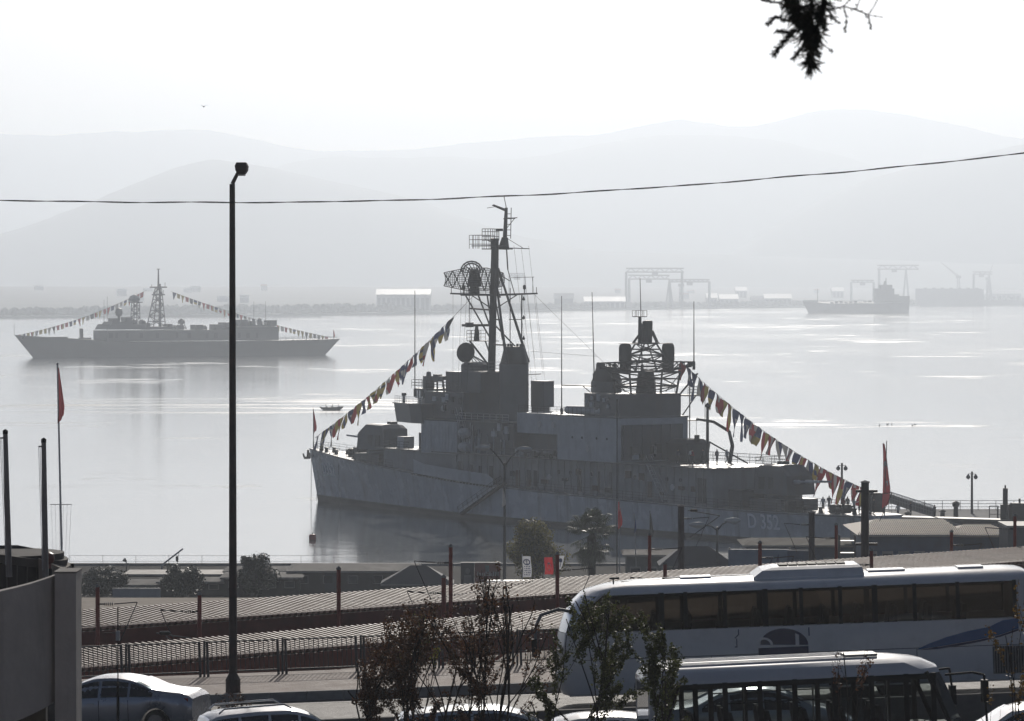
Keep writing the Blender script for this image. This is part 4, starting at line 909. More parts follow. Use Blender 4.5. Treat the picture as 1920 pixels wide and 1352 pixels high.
MB().box(23.6, 25.2, -2.6, -1.0, 8.14, 9.6).obj('ready_locker', navy2, DD); MB().box(27.2, 28.6, -1.6, .4, 8.14, 10.2).obj('depth_charge_rack', navy, DD)
for z in (1.0, 2.0, 3.0, 4.0): MB().box(1.0 + z * -.2, 1.25 + z * -.2, -(hb(1.1, z) + .06), -(hb(1.1, z) + .02), z, z + .25).obj('draught_mark', white, hull_o)

AZ = [(16.3, 16.3), (19.6, 18.9), (21.0, 20.1), (23.5, 22.4), (28.0, 25.5), (29.2, 26.4)]
for o in [am] + list(am.children_recursive):
    for v in o.data.vertices: v.co.z = interp(AZ, v.co.z)
# ================================================================== FLAGS, PEOPLE, OTHER VESSELS
FC = {'r': M_leaf('flag_red', (0.4, 0.03, 0.035), 0.08, 0.3), 'w': M_leaf('flag_white', (0.5, 0.49, 0.46), 0.05, 0.3), 'b': M_leaf('flag_blue', (0.035, 0.05, 0.15), 0.1, 0.25),
      'y': M_leaf('flag_yellow', (0.42, 0.31, 0.06), 0.08, 0.28), 'k': M_leaf('flag_black', (0.03, 0.03, 0.035), 0.1, 0.3)}
FK = 'rwbyk'
def pat(kind, c1, c2, u, v):
    """colour letter of a signal flag at u (from hoist to fly), v (along the hoist)"""
    if kind == 'solid': return c1
    if kind == 'hband': return c1 if v < 0.5 else c2
    if kind == 'vband': return c1 if u < 0.5 else c2
    if kind == 'cross': return c2 if abs(u - 0.5) < 0.17 or abs(v - 0.5) < 0.17 else c1
    if kind == 'check': return c1 if (int(u * 4) + int(v * 4)) % 2 else c2
    if kind == 'frame': return c1 if min(u, 1 - u, v, 1 - v) < 0.26 else c2
    if kind == 'tri': return c1 if v < 0.34 or v > 0.67 else c2
    if kind == 'diag': return c1 if abs(u - v) < 0.2 or abs(u - 1 + v) < 0.2 else c2
    if kind == 'stripe': return c1 if int(u * 5) % 2 else c2
KINDS = [('vband', 'b', 'y'), ('frame', 'b', 'w'), ('hband', 'r', 'y'), ('cross', 'w', 'r'), ('solid', 'r', 'r'), ('check', 'b', 'w'), ('tri', 'y', 'b'), ('diag', 'r', 'w'), ('vband', 'w', 'r'), ('cross', 'r', 'y'), ('stripe', 'k', 'y'), ('frame', 'y', 'b'), ('hband', 'w', 'b'), ('tri', 'r', 'w'), ('solid', 'y', 'y'), ('vband', 'k', 'w')]
def flag_line(name, label, A, B_, sag, n, hoist, fly, f0, f1, seed, lean, group, gr=6):
    A, B_ = Vector(A), Vector(B_); rng = random.Random(seed)
    t = thing(name, label, 'flag line', A, 0, group)
    def P(f): return A.lerp(B_, f) - Vector((0, 0, sag * 4 * f * (1 - f))) - A
    MB().path([P(k / 24) for k in range(25)], 0.03 if hoist < 1.6 else 0.04, 4).obj('line', wire_m, t)
    L = (B_ - A).length; dh = Vector((B_.x - A.x, B_.y - A.y, 0)).normalized(); nrm = Vector((-dh.y, dh.x, 0))
    for k in range(n):
        fc = lerp(f0, f1, (k + 0.5) / n); hh = hoist * rng.uniform(0.85, 1.1)
        a = P(fc - hh / 2 / L); b = P(fc + hh / 2 / L)
        pen = rng.random() < 0.3; kd, c1, c2 = KINDS[rng.randrange(len(KINDS))]
        ff = fly * (1.55 if pen else rng.uniform(0.85, 1.1)); ln = lean * rng.uniform(0.6, 1.3); sway = rng.uniform(-0.25, 0.25); ph = rng.uniform(0, 6)
        mb = MB(); G = gr; vs = []
        for i in range(G + 1):
            u = i / G
            for j in range(G + 1):
                v = j / G; vv = 0.5 + (v - 0.5) * (1 - 0.88 * u if pen else 1 - 0.25 * u)
                p = a.lerp(b, vv) + Vector((0, 0, -ff * u)) + dh * (ln * ff * u) + nrm * (sway * ff * u + 0.10 * hoist * math.sin(5 * u + ph + 4 * v))
                vs.append(p)
        o = len(mb.v); mb.v += [tuple(p) for p in vs]
        for i in range(G):
            for j in range(G):
                q = i * (G + 1) + j; mb.f.append((q, q + 1, q + G + 2, q + G + 1)); mb.mi.append(FK.index(pat(kd, c1, c2, (i + .5) / G, (j + .5) / G)))
        mb.obj('flag', [FC[c] for c in FK], t, smooth=True)
    return t
flag_line('signal_flag_line', 'line of signal flags rising from destroyer bow to its mast', sw(-0.9, 0, 8.6), sw(42.2, 3.2, 28.0), 0.9, 29, 1.5, 1.9, 0.01, 0.885, 4, -0.25, 'dressing lines of the warships')
flag_line('signal_flag_line', 'line of signal flags falling from destroyer aft mast to its stern', sw(74.5, -5.2, 20.2), sw(117.5, 0, 6.0), 1.6, 31, 1.4, 2.1, 0.0, 0.985, 9, -0.32, 'dressing lines of the warships')
# crescent and star of the national flag as thin cloth pieces: (u, v) -> point
def emblem(mb, fn, r=0.25, c=(0.4, 0.5)):
    n = 20; lo = []; li = []
    for k in range(n + 1):
        a = R(38) + k / n * R(284); lo.append(fn(c[0] + r * math.cos(a), c[1] + r * math.sin(a) * 1.0))
        b = R(52) + k / n * R(256); li.append(fn(c[0] + r * 0.26 + 0.8 * r * math.cos(b), c[1] + 0.8 * r * math.sin(b)))
    mb.loops([lo, li], cap=False, close=False)
    s = [fn(c[0] + r * 1.25 + (0.5 if k % 2 == 0 else 0.2) * r * math.cos(math.pi + k * math.pi / 5), c[1] + (0.5 if k % 2 == 0 else 0.2) * r * math.sin(math.pi + k * math.pi / 5)) for k in range(10)]
    mb.add(s + [fn(c[0] + r * 1.25, c[1])], [(k, (k + 1) % 10, 10) for k in range(10)])
def hanging_flag(name, label, top, length, width, folds, m, seed=0, emb=False, dirx=Vector((1, 0, 0)), cat='flag', w0=0.12, group=None):
    """Flag drooping from a staff: the fly hangs below the hoist in folds."""
    t = thing(name, label, cat, top, 0, group); side = Vector((-dirx.y, dirx.x, 0)); rng = random.Random(seed); p0 = rng.uniform(0, 6)
    def fn(u, v, off=0.0):
        w = width * (w0 + (1 - w0) * min(1, u * 1.15) ** 0.8) * (1 if u < 0.8 else 1 - (u - 0.8) * 0.9)
        a = v * folds * math.pi + p0 + 1.5 * u
        return dirx * (w * v + 0.06 * width * math.sin(a * 1.3)) + side * (0.16 * width * math.sin(a) * (0.3 + u) + off) + Vector((0, 0, -length * u * (1 - 0.16 * v) - 0.05 * v))
    rows = [[fn(i / 22, j / 12) for j in range(13)] for i in range(23)]
    MB().loops(rows, cap=False, close=False).obj('cloth', m, t, smooth=True)
    if emb:
        for off in (0.03, -0.03):
            mb = MB(); emblem(mb, lambda u, v: fn(u * 0.8 + 0.08, v, off), 0.2, (0.45, 0.5)); mb.obj('crescent_and_star', FC['w'], t)
    return t
hanging_flag('ensign', 'large red ensign with white crescent drooping at the destroyer stern', sw(119.15, 0.35, 11.7), 7.4, 1.15, 2.2, FC['r'], 2, True, Vector((0.8, 0.3, 0)).normalized())
hanging_flag('jack_flag', 'small red flag drooping from the jackstaff at destroyer bow', sw(-1.3, 0, 12.5), 3.4, 0.5, 1.5, FC['r'], 5, False, Vector((0.9, 0.2, 0)).normalized())

# ---- people: one continuous skinned body, several poses, then coloured by height
PERSON = {}
def person_mesh(pose, colors):
    key = (pose, colors)
    if key in PERSON: return PERSON[key]
    P = {'pel': (0, 0, .95), 'wa': (0, 0, 1.10), 'ch': (0, -.01, 1.32), 'nk': (0, 0, 1.5), 'hd': (0, -.015, 1.6), 'tp': (0, 0, 1.74),
         'ls': (.19, 0, 1.42), 'le': (.26, .03, 1.14), 'lh': (.25, -.05, .88), 'rs': (-.19, 0, 1.42), 're': (-.26, .03, 1.14), 'rh': (-.25, -.05, .88),
         'lk': (.1, -.02, .5), 'lf': (.11, .02, .07), 'lt': (.12, -.16, .04), 'rk': (-.1, -.02, .5), 'rf': (-.11, .02, .07), 'rt': (-.12, -.16, .04)}
    if pose == 'point': P.update(re=(-.42, -.12, 1.3), rh=(-.62, -.3, 1.4))
    if pose == 'stride': P.update(lk=(.1, -.2, .52), lf=(.11, -.22, .08), lt=(.12, -.4, .06), rk=(-.1, .06, .5), rf=(-.11, .3, .12), rt=(-.12, .18, .04), lh=(.24, .2, .92), rh=(-.24, -.25, .95))
    if pose == 'sit': P.update({k: (v[0], v[1], v[2] - .5) for k, v in P.items()}); P.update(lk=(.12, -.42, .46), lf=(.12, -.42, .08), lt=(.12, -.58, .05), rk=(-.12, -.42, .46), rf=(-.12, -.42, .08), rt=(-.12, -.58, .05), lh=(.2, -.4, .6), rh=(-.2, -.4, .6))
    rad = dict(pel=.15, wa=.135, ch=.16, nk=.06, hd=.098, tp=.075, ls=.075, le=.05, lh=.042, rs=.075, re=.05, rh=.042, lk=.07, lf=.05, lt=.045, rk=.07, rf=.05, rt=.045)
    E = [('pel', 'wa'), ('wa', 'ch'), ('ch', 'nk'), ('nk', 'hd'), ('hd', 'tp'), ('ch', 'ls'), ('ls', 'le'), ('le', 'lh'), ('ch', 'rs'), ('rs', 're'), ('re', 'rh'), ('pel', 'lk'), ('lk', 'lf'), ('lf', 'lt'), ('pel', 'rk'), ('rk', 'rf'), ('rf', 'rt')]
    ks = list(P); me = bpy.data.meshes.new('body'); me.from_pydata([P[k] for k in ks], [(ks.index(a), ks.index(b)) for a, b in E], [])
    o = bpy.data.objects.new('body', me); COL.objects.link(o)
    md = o.modifiers.new('skin', 'SKIN'); md.use_smooth_shade = True
    sv = me.skin_vertices[0].data
    for k, s_ in zip(ks, sv): s_.radius = (rad[k] * (1.15 if k in ('pel', 'wa', 'ch') else 1), rad[k] * (0.8 if k in ('pel', 'wa', 'ch') else 1)); s_.use_root = (k == 'pel')
    o.modifiers.new('sub', 'SUBSURF').levels = 1
    bpy.context.view_layer.update()
    out = bpy.data.meshes.new_from_object(o.evaluated_get(bpy.context.evaluated_depsgraph_get()))
    bpy.data.objects.remove(o)
    out.materials.clear()
    cl = {'n': (0.02, 0.025, 0.05), 'w': (0.55, 0.55, 0.53), 'g': (0.12, 0.12, 0.12), 'r': (0.25, 0.04, 0.04), 'k': (0.02, 0.02, 0.02), 'b': (0.06, 0.1, 0.2)}
    for nm, c in (('trousers_' + colors[1], cl[colors[1]]), ('coat_' + colors[0], cl[colors[0]]), ('skin', (0.38, 0.24, 0.17)), ('hair', (0.02, 0.016, 0.013))): out.materials.append(M(nm, c, 0.8, scale=6))
    zo = -.5 if pose == 'sit' else 0
    for p in out.polygons:
        z = p.center.z - zo; x = abs(p.center.x)
        p.material_index = 3 if (z > 1.66 or (z > 1.56 and p.center.y > 0.03 and x < .12)) else 2 if (z > 1.5 and x < .15) or (x > .21 and z < .93 and z > .8 and pose != 'sit') else 1 if z > 0.98 else 0
        p.use_smooth = True
    PERSON[key] = out; return out
def person(loc, rz, label, pose='stand', colors='nk', group=None):
    o = put('person', person_mesh(pose, colors), None, loc, (0, 0, rz)); return tag(o, label, 'person', group)
crew = [(82.5, 1.2, 'nk'), (83.2, -0.2, 'wn'), (84.0, -1.4, 'gk'), (84.3, 0.4, 'rk'), (85.4, -2.4, 'nn'), (86.3, -3.2, 'wk')]
desc = ['dark coated visitor nearest the hangar door on the flight deck', 'visitor in white top standing beside the hangar on the flight deck', 'grey coated visitor on the flight deck behind the ladder', 'visitor in dark red on the flight deck', 'navy coated visitor on the flight deck close to the davit', 'visitor in white nearest the curved davit on the flight deck']
for (s, t, c), lb in zip(crew, desc): person(sw(s, t, 8.14), s * 1.7, lb, 'stand' if int(s) % 2 else 'stride', c, 'visitors on the flight deck')
qd = [(107.6, -1.4, 'nk', 'visitor right behind the aft gun barrels on the quarterdeck'), (109.2, 0.8, 'wk', 'white topped visitor left on the quarterdeck under the flags'), (110.4, -1.8, 'gk', 'grey coated visitor among the bollards of the quarterdeck'), (112.4, 0.5, 'rk', 'visitor in dark red amid the quarterdeck'), (113.2, -1.2, 'nn', 'navy coated visitor amid the quarterdeck'), (114.6, 0.7, 'wn', 'visitor in white near the last signal flags'), (116.0, -1.0, 'kk', 'black coated visitor beside the ensign staff')]
for s, t, c, lb in qd: person(sw(s, t, zdeck(s) + 0.01), s * 2.1, lb, 'stand' if int(s) % 3 else 'point', c, 'visitors on the quarterdeck')

# ---- frigate across the water
FB = at_z(62, 671, 0); FS = at_z(597, 665.2, 0); fa = (FS - FB).normalized(); fp = Vector((fa.y, -fa.x, 0))
def fl(px, py, t=0.0):
    r = ray(px, py); k = (t + FB.dot(fp)) / r.dot(fp); P = r * k + Vector((0, 0, H)); return ((P - FB).dot(fa), P.z)
def fw(px, py, t=0.0):
    s, z = fl(px, py, t); return FB + fa * s + fp * t + Vector((0, 0, z))
FR = thing('frigate', 'grey frigate at anchor across the bay, strung with flags', 'warship', FB, math.atan2(fa.y, fa.x))
fg = M('frigate_grey', (0.085, 0.095, 0.105), 0.5, var=0.1, scale=0.2); fgd = M('frigate_dark', (0.05, 0.055, 0.06), 0.6)
fdk = [fl(*q) for q in ((27, 628), (60, 630.5), (120, 634), (188, 640), (300, 641), (420, 640), (510, 638), (570, 637), (626, 635))]
FLN = fdk[-1][0]; s00 = fdk[0][0]
def fhull(fr):
    out = []
    for k in range(41):
        u = k / 40; sd = lerp(s00, FLN, u); z = interp(fdk, sd) * fr if fr >= 0 else -1.5
        sb = lerp(0, s00, max(0, fr)); se = lerp(FLN - 7, FLN, max(0, fr)); s = lerp(sb, se, u)
        w = interp([(0, .1), (.08, 1.9), (.18, 4.0), (.3, 5.8), (.45, 6.8), (.8, 6.6), (1, 5.2)], u) * lerp(0.82 if u > .2 else .55, 1, max(0, fr))
        out.append((s, w, z))
    return out
fh = MB().loops([ring(fhull(f)) for f in (-.3, 0, .5, 1.0)], cap=True).obj('hull', fg, FR, smooth=True)
def fbox(name, px0, px1, py0, py1, w, m=fg, parent=FR, tc=0.0, slope=0.0):
    s0, z0 = fl(px0, py0); s1, z1 = fl(px1, py1)
    # px0,py0 = lower left; px1,py1 = upper right
    return MB().loops([[V(s0, tc + w, z0), V(s1, tc + w, z0), V(s1, tc - w, z0), V(s0, tc - w, z0)], [V(s0 + slope, tc + w, z1), V(s1, tc + w, z1), V(s1, tc - w, z1), V(s0 + slope, tc - w, z1)]]).obj(name, m, parent)
sup = fbox('superstructure', 188, 509, 640, 617.5, 6.2)
fbox('bridge', 189, 262, 618, 608, 5.6, parent=sup, slope=1.5); fbox('bridge_roof', 200, 240, 608.5, 603, 4.5, parent=sup, slope=1)
fbox('deckhouse', 262, 318, 618, 612, 5.0, parent=sup); fbox('hangar', 416, 509, 618, 612.5, 6.0, parent=sup); fbox('funnel', 416, 436, 613, 604.5, 3.2, fgd, sup); fbox('gun_deck', 436, 505, 612.5, 609, 4.5, parent=sup)
fbox('bulwark', 40, 122, 634.5, 631.5, 2.5)
def flathe(name, px, py0, py1, prof, m=fg, t=0.0, parent=FR):
    s, z0 = fl(px, py0, t); _, z1 = fl(px, py1, t); h = z1 - z0
    return MB().lathe(V(s, t, z0), [(r, h * f) for r, f in prof], 12).obj(name, m, parent, smooth=True)
flathe('radar_dome', 223, 606, 577, [(.5, 0), (.6, .45), (1.3, .5), (1.6, .7), (1.2, .92), (.1, 1)])
flathe('missile_launcher', 154, 640, 617, [(1.6, 0), (1.5, .3), (.5, .35), (.45, 1)], fgd); fbox('launcher_arm', 150, 154, 632, 616, 0.5, fgd); fbox('launcher_rail', 156, 168, 640, 633, 1.5)
flathe('gun_mount', 380, 618, 609, [(1.9, 0), (1.9, .5), (1.2, .9), (.1, 1)]); flathe('close_in_weapon', 487, 612, 596, [(1.0, 0), (1.0, .55), (.8, .6), (.8, .9), (.1, 1)])
s, z = fl(340, 617); s1, z1 = fl(340, 597); mb = MB(); lattice(mb, V(s, 0, z), V(s, 0, z1 - 1.5), 1.6, .7, 2, .12); mb.lathe(V(s, 0, z1 - 2.5), [(.3, 0), (1.6, .6), (1.4, 1.6), (.1, 2.4)], 10); mb.obj('tracking_radar', fgd, FR)
s, z = fl(254, 610); s1, z1 = fl(254, 566); mb = MB(); lattice(mb, V(s, 0, z), V(s, 0, z1), 1.5, 1.2, 6, .13); mb.obj('radar_tower', fgd, FR)
flathe('radar_egg', 252, 568, 552, [(.6, 0), (2.2, .25), (2.4, .5), (1.8, .8), (.2, 1)], M('dome_grey', (.3, .31, .32), .5)); mb = MB(); mb.box(s - 2.6, s + 2.6, -1.5, 1.5, z1 - .4, z1); mb.obj('radar_platform', fgd, FR)
for ds in (-1.6, 2.4): MB().lathe(V(s + ds, 1.5, z1 - 9), [(.5, -1), (1.6, 0), (1.4, 1), (.1, 1.6)], 10).obj('radome', fgd, FR)
s, z = fl(293, 613); s1, z1 = fl(297, 541); s2, z2 = fl(297, 504); mb = MB(); lattice(mb, V(s, 0, z), V(s1, 0, z1), 2.9, 1.0, 7, .17); mb.tube(V(s1, 0, z1), V(s2, 0, z2), .45, .25, 6); mb.tube(V(s1 + .9, 0, z), V(s1 + .6, 0, z1 + 2), .5, n=6)
for (pa, pb, py) in ((272, 322, 538.5), (280, 318, 552.5)):
    w = (pb - pa) / 2 / 4.3; _, zz = fl(297, py); mb.tube(V(s1, w * 1.0, zz), V(s1, -w * 1.0, zz), .3, n=5); mb.tube(V(s1 - w * .7, 0, zz), V(s1 + w * .7, 0, zz), .3, n=5); mb.tube(V(s1, w, zz), V(s1, w, zz + 2), .12, n=4); mb.tube(V(s1, -w, zz), V(s1, -w, zz + 1.2), .12, n=4); mb.box(s1 - 1.6, s1 + 1.6, -1.6, 1.6, zz - .3, zz)
mb.box(s2 - .5, s2 + .5, -.5, .5, z2 - .3, z2); mb.obj('main_mast', fgd, FR)
for px, p0, p1 in ((195, 605, 562), (201, 605, 556), (476, 609, 565), (498, 609, 565), (26.5, 629, 608), (625, 635, 618)):
    s, z = fl(px, p0); s1, z1 = fl(px, p1); MB().tube(V(s, 0, z), V(s1, 0, z1), .12, .07, 4).obj('whip_aerial' if 100 < px < 600 else 'flag_staff', fgd, FR)
for px in (204, 216, 236, 262, 292, 330, 352, 386, 402, 446, 462, 480):
    s, z = fl(px, 634, 6.2); s2, z2 = fl(px + 4 + px % 5, 624, 6.2); MB().box(s, s2, -6.28, -6.18, z, z2).obj('recess', fgd, sup)
for k in range(9): s, z = fl(192, 612); MB().box(s - .1 + .6, s + .75, -4.9 + k * 1.1, -4.1 + k * 1.1, z, z + .9).obj('bridge_window', fgd, sup)
for px, h in ((208, 3.0), (232, 3.4), (246, 2.0), (270, 2.6), (312, 2.2), (326, 1.6), (362, 1.8), (398, 2.0), (446, 2.4), (468, 1.8), (500, 2.2)):
    s, z = fl(px, 617 if 262 < px < 416 else 610); MB().box(s, s + 1.6 + px % 3, -2.5, 2.5, z - .3, z + h).obj('deck_gear', fg, FR)
mb = MB()
for sg in (1, -1):
    railing(mb, [V(fl(px, 0)[0], sg * 6.0, interp(fdk, fl(px, 0)[0])) for px in (512, 560, 618)], 1.2, 3.0, .05, 2)
mb.obj('deck_rail', fgd, FR)
for px in (440, 452, 470, 485): fbox('deck_gear', px, px + 5, 609, 605 + (px % 3), 1.0, fgd)
flag_line('signal_flag_line', 'line of tiny flags from frigate bow up to its mast', fw(30, 629), fw(275, 544), 2.2, 30, 1.7, 2.0, 0.01, 0.98, 14, 0.0, 'dressing lines of the warships', gr=2)
flag_line('signal_flag_line', 'line of tiny flags from frigate mast down to its stern', fw(320, 546), fw(622, 633), 1.6, 38, 1.7, 2.0, 0.01, 0.98, 15, 0.0, 'dressing lines of the warships', gr=2)
hanging_flag('ensign', 'tiny red ensign at the stern of the far frigate', fw(625, 618.5), 3.6, 0.8, 1.5, FC['r'], 3, False)

# ---- cargo ship and floating dock by the far shore
CD = at_z(1605, 588, 0).y; ck = CD / F
CS = thing('cargo_ship', 'pale grey cargo ship with bridge aft off the far shipyard', 'ship', ((1516 - CX) * ck, CD, 0), R(3))
def cl_(px, py): return ((px - 1516) * ck, H + (YH - py) * ck)
cg = M('cargo_grey', (0.11, 0.12, 0.135), 0.6, scale=0.2)
top = [cl_(*q) for q in ((1504, 564), (1530, 567), (1560, 570), (1640, 569), (1705, 566))]
def chull(fr):
    o = []
    for k in range(25):
        u = k / 24; st = lerp(top[0][0], top[-1][0], u); z = interp(top, st) * fr if fr > 0 else fr; s = lerp(lerp(0, top[0][0], max(0, fr)), top[-1][0] - (1 - fr) * 1, u)
        o.append((s, interp([(0, .2), (.12, 5), (.25, 8.5), (.9, 8.5), (1, 6.5)], u) * lerp(.75 if u < .2 else 1, 1, max(0, fr)), z))
    return o
MB().loops([ring(chull(f)) for f in (-1, 0.001, .6, 1)]).obj('hull', cg, CS, smooth=True)
for nm, x0, x1, y0, y1, w in (('forecastle', 1506, 1532, 566, 563, 4.5), ('superstructure', 1640, 1676, 569, 541, 7.5), ('bridge', 1650, 1672, 541, 534, 8.5), ('funnel', 1672, 1686, 567, 552, 4), ('poop', 1676, 1705, 567, 555, 7)):
    a, b = cl_(x0, y0), cl_(x1, y1); MB().box(a[0], b[0], -w, w, a[1], b[1]).obj(nm, cg, CS)
for x, y0, y1, r in ((1533, 566, 541, .5), (1662, 535, 521, .9), (1660, 534, 527, 2.0)):
    a, b = cl_(x, y0), cl_(x, y1); MB().tube((a[0], 0, a[1]), (b[0], 0, b[1]), r, r * .5, 8).obj('mast', cg, CS)
for k in range(9): a = cl_(1556 + k * 9, 569); MB().box(a[0], a[0] + 3.4, -5, 5, a[1], a[1] + 1.6 + (k % 3) * .7).obj('hatch', cg, CS)
dk = place_far(1765, 0, z=0); dk.y -= 120; kk = dk.y / F
DK = thing('floating_dock', 'long pale floating dock right of the cargo ship', 'dock', (dk.x, dk.y, 0))
for nm, x0, x1, y0, z1 in (('side_wall', -62, 62, -18, 27), ('side_wall', -62, 62, 10, 28)): MB().box(x0 * kk, x1 * kk, y0, y0 + 6, 0.2, z1).obj(nm, cg, DK)
MB().box(-64 * kk, 64 * kk, -20, 20, -1, 4).obj('pontoon', cg, DK)
for k in range(7): MB().box((-50 + k * 16) * kk, (-44 + k * 16) * kk, -17, -12, 27, 29.5).obj('deck_house', cg, DK)
b2 = place_far(1868, 0, z=0); b2.y -= 160; kk = b2.y / F
BG = thing('barge', 'low dark barge at the right edge near the far shore', 'barge', (b2.x, b2.y, 0))
MB().loops([[(-46 * kk, -8, -.8), (46 * kk, -8, -.8), (46 * kk, 8, -.8), (-46 * kk, 8, -.8)], [(-48 * kk, -9, 9), (50 * kk, -9, 9), (50 * kk, 9, 9), (-48 * kk, 9, 9)]]).obj('hull', cg, BG)
for k in range(8): MB().box((-40 + k * 11) * kk, (-35 + k * 11) * kk, -5, 5, 9, 12 + (k % 3) * 2).obj('cargo', cg, BG)

# ---- rowing boat, buoy, birds
rb = at_z(622, 769, 0)
RB = thing('rowing_boat', 'small dark rowing boat with people left of the destroyer bow', 'boat', (rb.x, rb.y, 0), R(4))
wood = M('boat_wood', (0.06, 0.05, 0.045), 0.6)
def rbl(z, k): return [(-2.9 * k, 0, z + .25), (-2.0 * k, .55 * k, z + .05), (0, .8 * k, z), (2.0 * k, .6 * k, z + .05), (2.8 * k, .2, z + .3), (2.8 * k, -.2, z + .3), (2.0 * k, -.6 * k, z + .05), (0, -.8 * k, z), (-2.0 * k, -.55 * k, z + .05)]
MB().loops([rbl(-.2, .75), rbl(.25, .95), rbl(.62, 1.0)]).obj('hull', wood, RB, smooth=False)
for x in (-1.4, 0.2, 1.6): MB().box(x - .12, x + .12, -.7, .7, .64, .70).obj('thwart', wood, RB)
for sg in (1, -1): MB().tube((.3, sg * .7, .75), (1.2, sg * 2.6, .15), .04, n=4).obj('oar', wood, RB)
for x, rz, c, lb in ((-1.4, 1.6, 'nk', 'person in dark coat seated at the front of the rowing boat'), (0.2, -1.5, 'kk', 'person rowing in the middle of the rowing boat'), (1.6, 1.5, 'gk', 'person seated at the stern of the rowing boat')): person((rb.x + x, rb.y + x * .07, .25), rz, lb, 'sit', c, 'people in the rowing boat')
bu = at_z(586, 1012, 0)
BU = thing('mooring_buoy', 'red mooring buoy floating before the destroyer bow', 'buoy', (bu.x, bu.y, 0))
MB().lathe((0, 0, 0), [(.2, -.3), (.4, -.1), (.42, .45), (.3, .62), (.05, .66)], 14).obj('float', M('buoy_red', (.38, .04, .03), .45), BU, smooth=True)
MB().tube((0, 0, .6), (0, 0, .82), .05, n=6).obj('ring', black, BU)
birdm = M('gull', (.2, .2, .2), .8)
def gull(loc, rz, label, span=1.25, flap=.35, group=None):
    t = thing('gull', label, 'bird', loc, rz, group)
    MB().lathe((0, 0, 0), [(.02, -.28), (.07, -.15), (.09, 0), (.05, .16), (.015, .24)], 8, 'y').obj('body', birdm, t, smooth=True)
    for sg in (1, -1): MB().loops([[(sg * .05, -.1, .02), (sg * .05, .1, .02)], [(sg * span * .25, -.06, flap * .5), (sg * span * .25, .12, flap * .5)], [(sg * span * .5, .02, flap * .3), (sg * span * .5, .06, flap * .3)]], cap=False, close=False).obj('wing', birdm, t)
gull(at_d(382, 200, 470), R(25), 'lone gull flying in the pale sky at upper left', 1.3)
for i, (px, py) in enumerate(((1649, 798), (1664, 796), (1672, 796), (1711, 798), (1716, 797))):
    p = at_z(px, py, 0.05); t = thing('floating_gull', ['floating gull farthest left of the five on the water', 'second floating gull from the left', 'third floating gull from the left', 'fourth floating gull from the left', 'rightmost floating gull of the five'][i], 'bird', p, i * 1.3, 'gulls sitting on the water')
    MB().lathe((0, 0, .08), [(.02, -.3), (.1, -.18), (.13, 0), (.08, .18), (.02, .3)], 8, 'y').obj('body', birdm, t); MB().lathe((0, -.2, .2), [(.02, 0), (.05, .08), (.05, .14), (.01, .2)], 6).obj('head', birdm, t)
# ================================================================== QUAY AND PIER OBJECTS
QZ = 2.0
polem = M('pole_dark', (0.05, 0.05, 0.052), 0.5, var=0.2, scale=2); polew = M('pole_white', (0.45, 0.44, 0.42), 0.45)
lampw = M('lamp_head', (0.55, 0.54, 0.5), 0.25, metal=0.3)
lampglass = M('lamp_glass', (0.4, 0.4, 0.38), 0.2)
def quay_pos(px, d): return Vector(((px - CX) / F * d, d, QZ))
def double_lamp(px, jy, hl, hr, d, label):
    b = quay_pos(px, d); k = d / F; zj = at_d(px, jy, d).z - QZ
    t = thing('street_lamp', label, 'lamp', b, 0, 'twin armed street lamps on the quay')
    MB().tube((0, 0, 0), (0, 0, zj), .16, .09, 10).obj('pole', polem, t)
    for hx, hy in (hl, hr):
        e = at_d(hx, hy, d) - b; sg = 1 if e.x > 0 else -1
        MB().path([(0, 0, zj - .3), (e.x * .3, 0, lerp(zj, e.z, .4)), (e.x * .62, 0, lerp(zj, e.z, .85)), (e.x - sg * .5, 0, e.z)], .06, 6).obj('arm', polem, t)
        MB().lathe((e.x - sg * .05, 0, e.z), [(.06, -.75), (.2, -.5), (.26, 0), (.2, .4), (.04, .6)], 10, 'x', .55, .9).obj('lamp_head', lampw, t, smooth=True)
        MB().lathe((e.x, 0, e.z - .16), [(.05, -.35), (.16, 0), (.05, .35)], 8, 'x', .5, 1).obj('diffuser', lampglass, t, smooth=True)
    return t
double_lamp(946, 868, (906, 839), (986, 842), 342, 'twin armed street lamp in front of the destroyer hull')
double_lamp(1345, 988, (1308, 984), (1376, 976), 318, 'twin armed street lamp left of the destroyer stern number')
